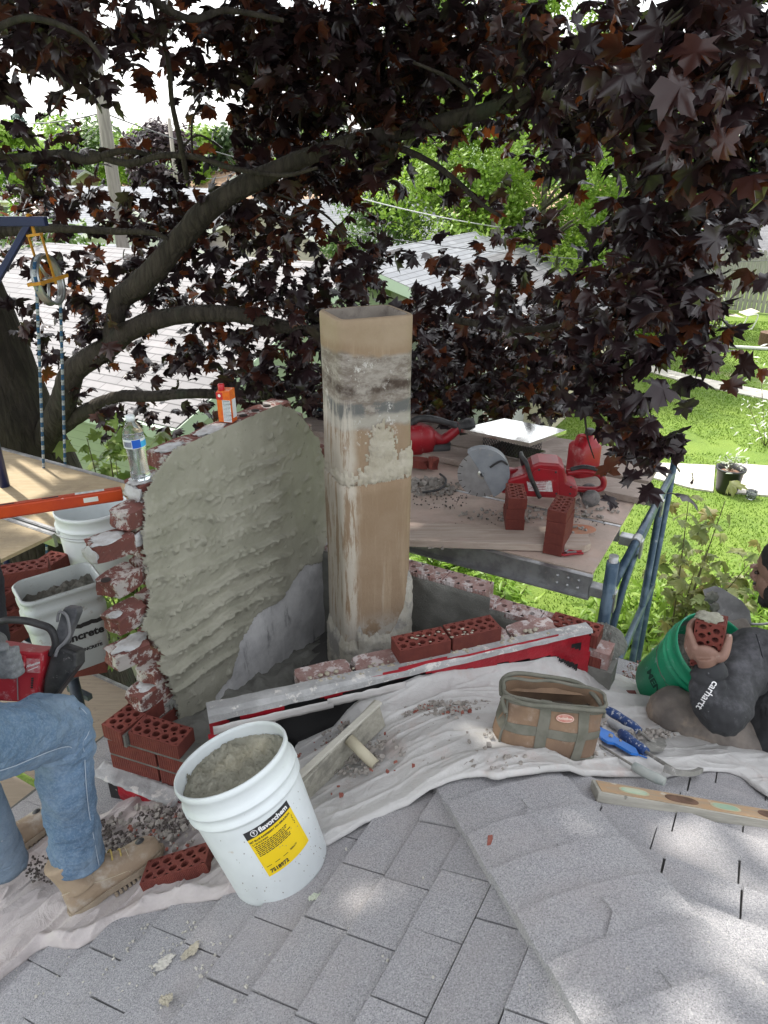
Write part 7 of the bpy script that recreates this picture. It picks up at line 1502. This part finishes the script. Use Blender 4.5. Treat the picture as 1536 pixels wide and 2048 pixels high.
HOOD = M('charcoal_hoodie', (.030, .031, .034), (.042, .043, .046), 7, rough=.95, bump=.0012, bs=250, spots=[((.16, .16, .17), 26, .655, .70), ((.10, .10, .11), 5, .5, .7)])
BLK2 = M('black_shirt', (.012, .013, .018), (.02, .021, .026), 7, rough=.95, bump=.004, bs=14)
# ---- left worker
hl_ = Vector(rp(150, 1834, .02)); toe = Vector(rp(312, 1722, .02)); print('boot length', (toe-hl_).length)
fw = (toe-hl_).normalized(); bl = .275; toe = hl_+fw*bl; upb = (NL-fw*NL.dot(fw)).normalized(); sd = fw.cross(upb)
# toe is lifted: rotate a little around the side axis
rotT = Matrix.Rotation(math.radians(2), 3, sd)
if (rotT @ fw).z < fw.z: rotT = Matrix.Rotation(math.radians(-2), 3, sd)
fw = rotT @ fw; upb = rotT @ upb
ank = hl_+fw*.075+upb*.13
knee = Vector(solve(112, 1462, ank, .43)); hipp = Vector(solve(-190, 1520, knee, .44))
print('ankle', ank, 'knee', knee, 'hip', hipp)
wl = empty('person', Vector((float(hipp.x)-.1, float(hipp.y), float(roof(hipp.x, hipp.y)))), 'worker in blue jeans and tan boots sitting at the left holding a red saw', 'person')
def leg_fn(sd_):
    return lambda a, an: 1+.09*fbm(math.cos(an)*1.2+sd_, math.sin(an)*1.2, a*7, 1.3, 3)+.05*abs(nz(math.cos(an)*1.5+a*6, math.sin(an)*1.5-a*9, sd_, 1.6))+.10*(1-abs(math.sin(a*27+1.6*math.cos(an)+1.2*math.sin(an*2+sd_)))**.6)*1.5*math.exp(-((a-.52)/.16)**2)*(.6+.5*math.cos(an+1))+.10*(1-abs(math.sin(a*22+2.2*math.cos(an+.5)+sd_))**.5)*max(0, .5+nz(a*5, sd_, 0, 1))+.04*math.sin(a*75+2*math.cos(an))*math.exp(-((a-.92)/.06)**2)
body = MB(); pel = hipp+Vector((-.10, -.02, .0)); ch = pel+Vector((-.02, .12, .50)); nk = ch+Vector((0.03, .06, .10)); hd_ = nk+Vector((.02, .05, .13))
hip2 = pel+Vector((-.16, .06, 0)); kn2 = hip2+Vector((.26, .30, .02)); an2_ = Vector(rp(10, 1728, .12)); kn2 = (hip2+an2_)/2+Vector((.05, .1, .22))
pj = smooth_path([hipp-(knee-hipp)*.12, hipp, hipp.lerp(knee, .5), knee+Vector((0, 0, .012)), knee.lerp(ank, .12)+(knee-hipp).normalized()*.012, knee.lerp(ank, .5), ank+upb*.01-(ank-knee).normalized()*.0], 200)
mj = MB(); mj.tube(pj, rlerp([.10, .098, .090, .082, .076, .070, .064, .070], 200), 84, fn=leg_fn(0), cap=True)
o = mj.build('jeans_leg', JEAN, wl, label='faded blue jean leg bent at the knee'); tx = bpy.data.textures.new('denim_folds', 'CLOUDS'); tx.noise_scale = .06; tx.noise_depth = 3; md = o.modifiers.new('d', 'DISPLACE'); md.texture = tx; md.strength = .026; md.mid_level = .5; md.texture_coords = 'GLOBAL'
ms = MB(); cj = Vector(CAM); sp_ = []
for i in range(8, 200, 2):
    tt_ = (pj[min(i+1, 200)]-pj[i-1]).normalized(); vv_ = (cj-pj[i]).normalized(); bb__ = (vv_-tt_*vv_.dot(tt_)).normalized(); cc__ = tt_.cross(bb__); R_i = float(np.interp(i/200, [0, .143, .286, .43, .57, .71, .857, 1], [.10, .098, .090, .082, .076, .070, .064, .070])); sp_.append(pj[i]+(bb__*.75+cc__*(-.66 if cc__.x < 0 else .66)*1).normalized()*R_i*1.045)
ms.tube(sp_, .0013, 5); ms.build('seam', M('seam_thread', (.36, .42, .50)), wl)
mj = MB(); mj.tube(smooth_path([hip2, hip2.lerp(kn2, .5), kn2, kn2.lerp(an2_, .5), an2_], 50), rlerp([.10, .09, .08, .072, .066], 50), 30, fn=leg_fn(4)); mj.build('jeans_leg', JEAN, wl)
mj = MB(); mj.lathe([(0, -.13), (.13, -.12), (.17, 0), (.165, .12), (.15, .16)], 26, c=pel, sx=1.1, sy=.85); mj.build('jeans_seat', JEAN, wl)
m = MB(); m.tube(smooth_path([pel+Z3*.05, pel.lerp(ch, .5)+Vector((-.02, -.03, 0)), ch, nk-Z3*.02], 24), rlerp([.165, .17, .185, .12, .07], 24), 26)
shR = ch+Vector((.20, .05, .03)); elR = Vector(at(-40, 1120, 2.25)); gl = Vector(at(-8, 1330, 2.02))
m.tube(smooth_path([shR-Vector((.12, 0, 0)), shR, shR.lerp(elR, .5), elR, elR.lerp(gl, .6), gl.lerp(elR, .18)], 30), rlerp([.08, .078, .062, .056, .048, .042], 30), 18)
shL = ch+Vector((-.20, -.02, .03)); m.tube(smooth_path([shL+Vector((.1, 0, 0)), shL, shL+Vector((-.05, .08, -.28)), shL+Vector((.10, .32, -.38))], 24), rlerp([.08, .075, .055, .042], 24), 16)
fuse(m, 'shirt', BLK2, wl, .012, 4, .02, .1)
m = MB(); m.tube(smooth_path([nk-Z3*.06, nk, hd_-Z3*.06], 8), [.055, .052, .05]+[.05]*6, 14)
def ell(m, c, rx, ry, rz, R=None, n=14): blob(m, c, 1, (rx, ry, rz), R, n, 0)
ell(m, hd_+Z3*.02, .078, .095, .115); ell(m, hd_+Vector((.0, .09, -.01)), .015, .02, .025); fuse(m, 'body', SKIN, wl, .008, 4)
m = MB(); ell(m, hd_+Z3*.05, .084, .10, .10); m.build('cap', BLK2, wl)
# gloved hand on the saw
GLV = M('grey_glove', (.17, .18, .19), (.24, .25, .26), 90, rough=.95, bump=.0015, bs=300)
m = MB(); g1 = Vector(at(4, 1322, 1.90)); ell(m, g1, .045, .03, .055); 
for k in range(4): m.tube(smooth_path([g1+Vector((.0, .0, .035-.022*k)), g1+Vector((.03, -.018, .037-.023*k)), g1+Vector((.045, .01, .034-.022*k))], 8), [.012]*9, 10)
m.tube(smooth_path([g1+Vector((-.01, -.02, .05)), g1+Vector((.02, -.03, .065)), g1+Vector((.04, -.02, .06))], 8), .013, 10); m.tube([g1+Vector((-.03, 0, .0)), gl.lerp(elR, .2)], [.035, .04], 14); fuse(m, 'glove', GLV, wl, .005, 4)
# boots
LEA = M('tan_leather', (.36, .275, .19), (.29, .215, .15), 12, rough=.8, bump=.002, bs=120, spots=[((.46, .41, .35), 8, .5, .7)]); SOL = M('dusty_sole', (.30, .245, .18), (.24, .19, .14), 12, rough=.9, bump=.003, bs=60)
def boot(parent, heel, fw, up, L, lab=None, far=False):
    sd = up.cross(fw).normalized(); R = basis(fw, sd, up)
    m = MB(); st = [(-.005, .035, .030, .030), (.01, .06, .036, .055), (.05, .075, .041, .07), (.085, .078, .041, .074), (.115, .068, .041, .062), (.15, .056, .042, .047), (.19, .048, .046, .038), (.235, .045, .049, .034), (.275, .044, .046, .032), (.30, .041, .034, .026), (.312, .037, .018, .016)]
    seg = 26; vs = []; fs = []
    for f, cz, hw, hh in st:
        for k in range(seg):
            a = 2*math.pi*k/seg; ca, sa = math.cos(a), math.sin(a); y = math.copysign(abs(ca)**.8, ca)*hw; z = math.copysign(abs(sa)**.85, sa)*hh*(1 if sa > 0 else .9); q = Vector((f*L/.312, y, max(.02, cz+z)+.002*nz(f*30, ca*2, sa*2, 1))); vs.append(heel+R @ q)
    n = len(st); fs = [(i*seg+k, i*seg+(k+1) % seg, (i+1)*seg+(k+1) % seg, (i+1)*seg+k) for i in range(n-1) for k in range(seg)]+[tuple(range(seg))[::-1], tuple((n-1)*seg+k for k in range(seg))]
    m.add(vs, fs, True); m.tube(smooth_path([heel+R @ Vector((.055, 0, .07)), heel+R @ Vector((.052, 0, .13)), heel+R @ Vector((.045, 0, .18))], 10), rlerp([.052, .054, .058], 10), 24); b = m.build('boot', LEA, parent, sub=1, label=lab)
    m = MB(); outl = [(-.012, 0), (-.006, .026), (.02, .037), (.07, .038), (.11, .036), (.16, .041), (.21, .048), (.26, .048), (.30, .035), (.322, .0)]; outl = outl+[(x, -y) for x, y in outl[-2:0:-1]]; outl = [(x*L/.312, y) for x, y in outl]
    m.prism(outl, heel+up*.010, fw, sd, up, .018); m.prism([(x, y) for x, y in outl if x < .09*L/.312], heel-up*.012, fw, sd, up, .022)
    for i in range(12):
        f = (.13+.015*i)*L/.312
        for s in (-1, 1): m.box(heel+R @ Vector((f, s*.036, .004)), (.009, .016, .014), R)
    m.build('sole', SOL, b, bevel=.002)
    m = MB()
    for s in (-1, 1):
        m.tube(smooth_path([heel+R @ Vector(q) for q in ((.0, s*.037, .10), (.06, s*.0425, .085), (.12, s*.0425, .06), (.17, s*.0445, .045))], 16), .0011, 5); m.tube(smooth_path([heel+R @ Vector(q) for q in ((.17, s*.045, .04), (.185, s*.035, .072), (.19, 0, .088))], 12), .0012, 5)
    m.build('stitching', M('pale_thread', (.5, .43, .32)), b)
    m = MB()
    for i in range(5):
        f = .105+.021*i; z = .137-.0150*i; m.tube(smooth_path([heel+R @ Vector((f, -.026, z-.014)), heel+R @ Vector((f+.008, 0, z+.002)), heel+R @ Vector((f, .026, z-.014))], 6), .0028, 6)
    for s in (-1, 1): m.tube(smooth_path([heel+R @ Vector((.10, 0, .145)), heel+R @ Vector((.085+.03*s, .03*s, .165)), heel+R @ Vector((.12, .045*s, .14)), heel+R @ Vector((.105, .006, .147))], 14), .0026, 6)
    m.build('laces', M('yellow_lace', (.52, .40, .12), (.35, .26, .10), 80, rough=.8), b)
    m = MB(); m.lathe([(.0001, .006), (.008, .006), (.009, .002), (.013, .003), (.014, 0)], 16, R=frame(up, fw), c=heel+R @ Vector((.262*L/.312, 0, .0765))); m.build('eyelet', BLKP, b)
    return b
boot(wl, hl_, fw, upb, bl, 'tan work boot with yellow laces, toe pointing right')
h2_ = Vector(rp(-50, 1772, .02)); t2_ = Vector(rp(85, 1665, .03)); f2_ = (t2_-h2_).normalized(); boot(wl, h2_, f2_, (NL-f2_*NL.dot(f2_)).normalized(), .30, 'dusty tan boot at the left edge')
# saw held by the left worker: big body facing us
sp = Vector(at(48, 1338, 2.0)); RSw = basis(Vector((.97, -.12, .10)).normalized(), Vector((0, 0, 0)), Vector((0, 0, 0)))
xs_ = Vector((.985, -.10, .02)).normalized(); zs_ = Vector((.05, .34, .94)); zs_ = (zs_-zs_.dot(xs_)*xs_).normalized(); ys_ = zs_.cross(xs_); RSw = basis(xs_, ys_, zs_)
t = empty('cutoff_saw', sp, 'dusty red cutoff saw held by the seated worker at the left', 'saw', 'red cutoff saws', RSw); t.scale = (.70, .70, .70)
REDD = M('dusty_red_plastic', (.42, .022, .035), (.36, .016, .028), 6, rough=.42, spots=[((.55, .33, .34), 16, .54, .70)])
m = MB(); P_ = [(-.16, -.115), (.055, -.115), (.075, -.10), (.105, .02), (.110, .085), (.05, .085), (-.16, .105)]; vs = [(x, -.055, z) for x, z in P_]+[(x*.98, .06, z*.96) for x, z in P_]; k_ = len(P_); m.add(vs, [tuple(range(k_)), tuple(range(k_, 2*k_))[::-1]]+[(i, k_+i, k_+(i+1) % k_, (i+1) % k_) for i in range(k_)]); m.build('body', REDD, t, local=True, bevel=.008)
m = MB(); m.prism([(-.02, -.02), (.045, .03), (.05, .075), (-.16, .095), (-.16, -.01)], (0, -.056, 0), (1, 0, 0), (0, 0, 1), (0, -1, 0), .014); m.build('cover', REDD, t, local=True, bevel=.005)
m = MB(); m.box((.075, -.0575, .035), (.055, .002, .055)); lb3 = m.build('label', M('pale_red_label', (.50, .10, .12), (.55, .3, .3), 60), t, local=True); m = MB(); text(m, 'Milwaukee', .014, lambda x, y: (.075+x*.93, -.0592, .040+y+.35*x), bold=.0005, shear=.3); m.box((.075, -.0592, .024), (.044, .0006, .003), Matrix.Rotation(-.4, 3, 'Y')); m.build('lettering', WINK, lb3, local=True)
m = MB(); m.box((.008, -.0575, -.045), (.004, .002, .12)); m.build('seam', M('chrome_strip', (.4, .38, .38), rough=.3, metal=.6), t, local=True)
m = MB(); [m.box((.066+.001*i, -.0575, -.052+.009*i), (.008, .003, .006)) for i in range(5)]; m.build('charge_indicator', BLKP, t, local=True)
m = MB(); m.tube(smooth_path([(-.17, -.0, .075), (-.14, .0, .15), (-.08, .0, .19), (.0, .0, .195), (.06, .0, .185), (.115, .0, .165), (.135, .0, .11), (.115, .0, .06)], 40), .015, 14); m.build('front_handle', BLKP, t, local=True)
m = MB(); m.prism([(.085, -.115), (.125, -.115), (.235, .03), (.235, .085), (.165, .105), (.125, .06), (.10, -.02)], (0, -.03, 0), (1, 0, 0), (0, 0, 1), (0, 1, 0), .075); m.build('arm_cover', BLKP, t, local=True, bevel=.012)
m = MB(); m.prism([(.105, .05), (.155, .07), (.225, .23), (.225, .25), (.175, .255), (.16, .235)], (0, .0, 0), (1, 0, 0), (0, 0, 1), (0, 1, 0), .05); m.build('blade_guard', M('guard_dark', (.045, .048, .055), (.10, .10, .11), 20, rough=.6), t, local=True, bevel=.006)
m = MB(); m.tube(smooth_path([(.15, -.01, .20), (.165, -.02, .24), (.195, -.02, .225), (.205, -.02, .16), (.19, -.03, .125), (.165, -.035, .10), (.155, -.04, .07)], 30), .006, 8); m.build('water_hose', M('hose_grey', (.16, .16, .17), rough=.5), t, local=True)
m = MB(); m.tube(smooth_path([(-.17, -.05, -.12), (-.1, -.06, -.125), (.04, -.06, -.122), (.085, -.058, -.095)], 20), .008, 8); m.build('bumper', M('grey_grip', (.22, .22, .22)), t, local=True)
# ---- right worker, crouched at the gutter, seen from behind his left shoulder
kn = Vector(rp(1352, 1428, .07)); td = float((np.array(kn)-CAM)@np.array([0, c_, -s_])); print('knee depth', td)
pelr = Vector(at(1560, 1525, td+.05)); hipl = Vector(at(1535, 1560, td+.02)); sh = Vector(at(1508, 1316, td-.04)); sh2 = Vector(at(1660, 1330, td+.22)); el = Vector(at(1450, 1424, td-.22)); wr = Vector(at(1418, 1336, td-.22)); hdr = Vector(at(1566, 1150, td+.10)); nkr = Vector(at(1570, 1260, td+.05))
wr_e = empty('person', v3((pelr.x, pelr.y), roof(pelr.x, pelr.y)), 'dark haired worker in a charcoal hoodie crouching at the gutter, gripping a brick', 'person')
PANT = M('dusty_grey_trousers', (.13, .115, .105), (.22, .19, .165), 7, rough=.95, bump=.006, bs=15, spots=[((.34, .27, .21), 5, .5, .68)])
ftl = Vector(at(1590, 1560, td+.1)); m = MB()
m.tube(smooth_path([hipl, hipl.lerp(kn, .5)+Z3*.02, kn, kn+Vector((.03, .03, -.02))], 40), rlerp([.14, .125, .098, .07], 40), 30, fn=leg_fn(2)); m.tube(smooth_path([kn+Vector((.04, -.01, -.03)), kn.lerp(ftl, .5)-Z3*.02, ftl], 30), rlerp([.060, .066, .055], 30), 24, fn=leg_fn(7))
kn2r = kn+Vector((.30, .35, .15)); m.tube(smooth_path([pelr, pelr.lerp(kn2r, .5), kn2r], 20), rlerp([.12, .10, .08], 20), 20); m.tube(smooth_path([kn2r, kn2r+Vector((.1, -.1, -.35))], 10), .065, 16); ell(m, pelr+Z3*.0, .18, .15, .14)
fuse(m, 'trousers', PANT, wr_e, .006, 1, .014, .05)
m = MB(); hm = Vector(at(1568, 1560, td-.02))
m.tube(smooth_path([hm, hm.lerp(nkr, .35)+Vector((.05, -.0, 0)), hm.lerp(nkr, .75)+Vector((.05, 0, 0)), nkr+Vector((.04, 0, -.02))], 30), rlerp([.19, .205, .20, .14, .08], 30), 30); ell(m, sh, .105, .11, .11); ell(m, sh2, .1, .1, .1); m.tube([sh, sh2], .10, 18)
m.tube(smooth_path([sh, sh.lerp(el, .5)+Vector((-.03, 0, 0)), el, el+Vector((-.035, .02, .02)), el.lerp(wr, .5)+Vector((-.03, 0, 0)), wr], 50), rlerp([.100, .092, .074, .066, .056, .047], 50), 26, fn=lambda a, an: 1+.10*math.sin(a*58+2*math.cos(an))*math.exp(-((a-.9)/.12)**2)+.10*(1-abs(math.sin(a*26+2*math.cos(an+1)))**.6)*math.exp(-((a-.45)/.25)**2))
m.tube(smooth_path([sh2, sh2+Vector((.06, .12, -.16)), Vector(at(1500, 1248, td+.24))+Vector((.32, .0, -.02))], 20), rlerp([.09, .075, .05], 20), 18)
hd_o = fuse(m, 'hoodie', HOOD, wr_e, .0055, 1, .020, .05); 
m = MB(); m.tube(smooth_path([Vector(at(1512, 1268, td-.13)), Vector(at(1524, 1310, td-.15)), Vector(at(1540, 1380, td-.16))], 12), .002, 5); m.build('seam', BLK2, wr_e)
# head with face turned left and down
hf = Vector((-.66, .72, -.24)).normalized(); hz_ = (Z3-hf*hf.z).normalized(); hs_ = hz_.cross(hf); RH = basis(hf, hs_, hz_)       # x face, y side, z crown
def HD_(x, y, z): return hdr+RH @ Vector((x, y, z))*1.1
m = MB(); ell(m, HD_(-.01, 0, .03), .098, .076, .098, RH, 20); ell(m, HD_(.035, 0, -.035), .055, .058, .085, RH, 18); ell(m, HD_(.055, 0, -.10), .030, .034, .025, RH)
m.tube(smooth_path([HD_(.082, 0, .025), HD_(.092, 0, -.002), HD_(.101, 0, -.020), HD_(.088, 0, -.030)], 10), rlerp([.009, .011, .012, .009], 10), 10)
for y in (-.017, .017): ell(m, HD_(.088, y*.9, -.026), .010, .010, .009, RH, 8)
ell(m, HD_(.088, 0, -.056), .013, .024, .006, RH, 10); ell(m, HD_(.086, 0, -.066), .013, .021, .007, RH, 10); ell(m, HD_(.085, .03, .03), .012, .022, .008, RH, 8); ell(m, HD_(.085, -.03, .03), .012, .022, .008, RH, 8)
for y in (-.078, .078): ell(m, HD_(-.008, y, -.01), .018, .008, .032, RH, 10)
m.tube(smooth_path([HD_(-.02, 0, -.04), nkr+Vector((.02, 0, .03)), nkr+Vector((.03, 0, -.04))], 10), rlerp([.058, .055, .06], 10), 18)
fuse(m, 'body', SKIN, wr_e, .0045, 3)
for y in (-.029, .029): m = MB(); ell(m, HD_(.074, y, .008), .009, .012, .007, RH, 10); m.build('eye', M('eye_dark', (.03, .02, .015), rough=.2), wr_e)
HAIR = M('black_hair', (.008, .007, .007), (.02, .017, .016), 120, rough=.6, bump=.004, bs=200)
m = MB(); ell(m, HD_(-.022, 0, .052), .100, .083, .098, RH, 20); ell(m, HD_(-.055, 0, -.01), .06, .078, .08, RH, 16); fuse(m, 'hair', HAIR, wr_e, .006, 2, .006, .02)
m = MB(); ell(m, HD_(.050, 0, -.10), .036, .045, .032, RH, 14)
for y in (-.05, .05): ell(m, HD_(.015, y, -.065), .035, .014, .05, RH, 12)
ell(m, HD_(.094, 0, -.046), .008, .024, .005, RH, 8); fuse(m, 'beard', HAIR, wr_e, .005, 2, .004, .015)
# held brick and the hand that grips it
bq0 = Vector(at(1424, 1236, td-.27)); bdn = Vector((.10, .06, -.99)).normalized(); fx = -bdn; wide = Vector((-.45, -.80, -.12)); wide = (wide-wide.dot(fx)*fx).normalized()
RHb = basis(fx, wide.cross(fx), wide); cb_ = bq0+bdn*.097
t = empty('brick', cb_-wide*.0285, 'brick buttered with mortar on its end, gripped by the crouching worker', 'brick', rot=RHb); m = MB(); brick_cored(m, (0, 0, .0285), Matrix.Identity(3), sx=1, hr=.0105); m.build('body', BR_NEW, t, local=True, bevel=.0014)
m = MB(); blob(m, (.100, .008, .030), 1, (.014, .040, .026), None, 12, .5); m.build('mortar', MORT_MIX, t, local=True)
side = wide.cross(fx).normalized()          # across the brick width
if side.x > 0: side = -side                 # side points left in the picture
m = MB(); hc = cb_+wide*.032+fx*-.006
pw = hc+wide*.012+fx*-.020; m.tube(smooth_path([wr-Vector((0, 0, .01)), wr.lerp(pw, .6)+wide*.004, pw-side*.0], 14), rlerp([.030, .031, .034], 14), 18)
ell(m, pw, .018, .046, .040, basis(wide, side, fx))
L_ = cb_+side*.046
for k, (ln, off) in enumerate(((.034, .052), (.038, .030), (.036, .008), (.028, -.014))):
    b0_ = pw+side*.034+fx*(.018-.014*k); m.tube(smooth_path([b0_, L_+side*.014+wide*.022+fx*(off-.01), L_+side*.013-wide*.010+fx*off, L_-wide*(.034)+fx*off, L_-side*.026-wide*.041+fx*off], 20), rlerp([.0125, .0115, .0105, .0095, .0085], 20), 12)
m.tube(smooth_path([pw-side*.026-fx*.004, pw-side*.052+fx*.012-wide*.004, cb_-side*.058+wide*.012+fx*.030, cb_-side*.054+wide*.004+fx*.048], 18), rlerp([.018, .0155, .013, .0115], 18), 14)
fuse(m, 'hand', SKIN, wr_e, .0032, 3)
m = MB(); ell(m, cb_-side*.0600+wide*.009+fx*.044, .004, .007, .009, basis(side, wide, fx), 8); m.build('fingernail', M('nail', (.55, .42, .36), rough=.35), wr_e)
m = MB()
for i in range(6): c = wr.lerp(el, .05+.05*i); 
mc_ = MB(); dcf = (wr-el).normalized(); mc_.tube([wr-dcf*.035, wr-dcf*.018, wr+dcf*.004, wr+dcf*.016], [.050, .053, .050, .044], 40, fn=lambda a, an: 1+.035*math.sin(an*20)); mc_.build('cuff', HOOD, wr_e)
# lettering down the sleeve
m = MB(); A_ = Vector(at(1446, 1344, td-.36)); B_ = Vector(at(1410, 1398, td-.36)); dr_ = (B_-A_).normalized(); nrm_ = (Vector(CAM)-A_).normalized(); up2 = nrm_.cross(dr_).normalized()
if up2.x < 0: up2 = -up2
dg = None
def slv(x, y):
    u_ = x+.032; p = A_+dr_*u_+up2*y; return p
SLV_TXT = (A_, dr_, up2, nrm_)
vs, fs = text_mesh('carhartt', .031, align='LEFT', bold=.0004)
bpy.context.view_layer.update(); dg = bpy.context.evaluated_depsgraph_get(); ho = hd_o.evaluated_get(dg); off = Vector(org(hd_o))
pts = []
for x, y, _ in vs:
    p = A_+dr_*.038+dr_*x+up2*y; o_ = Vector(CAM); d_ = (p-o_).normalized(); hit, loc, nn_, _i = ho.ray_cast(o_-off, d_); pts.append((loc+off-d_*.005) if hit and (loc+off-p).length < .35 else p)
m.add(pts, fs); m.build('lettering', WINK, wr_e)
# trowel in his other hand
t = empty('trowel', Vector(at(1470, 1225, td+.25)), 'mason trowel with mortar on its blade held over the green pail', 'trowel'); tp = [(1406, 1180), (1430, 1172), (1446, 1178), (1484, 1202), (1500, 1222), (1503, 1246), (1494, 1250), (1462, 1244), (1436, 1232), (1412, 1200)]
P_ = [Vector(at(x, y, td+.25+.0006*(1225-y)*1.2)) for x, y in tp]; nv_ = Vector((0, .6, .8)); k_ = len(P_); m = MB(); m.add(P_+[p+Vector((0, .0022, 0)) for p in P_], [tuple(range(k_)), tuple(range(k_, 2*k_))[::-1]]+[(i, k_+i, k_+(i+1) % k_, (i+1) % k_) for i in range(k_)]); m.build('blade', M('trowel_steel', (.13, .13, .13), (.20, .20, .20), 12, rough=.5, metal=.5, spots=[((.32, .32, .31), 14, .55, .7)]), t)
m = MB(); e0_ = Vector(at(1500, 1248, td+.24)); m.tube(smooth_path([e0_, e0_+Vector((.06, .0, .0)), e0_+Vector((.12, 0, .02))], 8), .005, 8); m.tube([e0_+Vector((.12, 0, .02)), e0_+Vector((.24, 0, .03))], .015, 12); m.build('handle', STEEL, t)
m = MB(); blob(m, Vector(at(1422, 1195, td+.24)), 1, (.026, .008, .024), None, 12, .6); blob(m, Vector(at(1430, 1215, td+.24)), 1, (.016, .008, .022), None, 10, .6); m.build('mortar', M('dark_mortar', (.10, .10, .085)), t)
m = MB(); ell(m, e0_+Vector((.19, .0, .0)), .045, .03, .04)
for k in range(4): m.tube(smooth_path([e0_+Vector((.15+.024*k, .02, .01)), e0_+Vector((.15+.024*k, -.03, .03)), e0_+Vector((.15+.024*k, -.02, .055))], 8), .011, 8)
m.tube([e0_+Vector((.20, 0, -.01)), e0_+Vector((.34, 0, -.02))], [.03, .035], 12); fuse(m, 'hand', SKIN, wr_e, .006, 3)
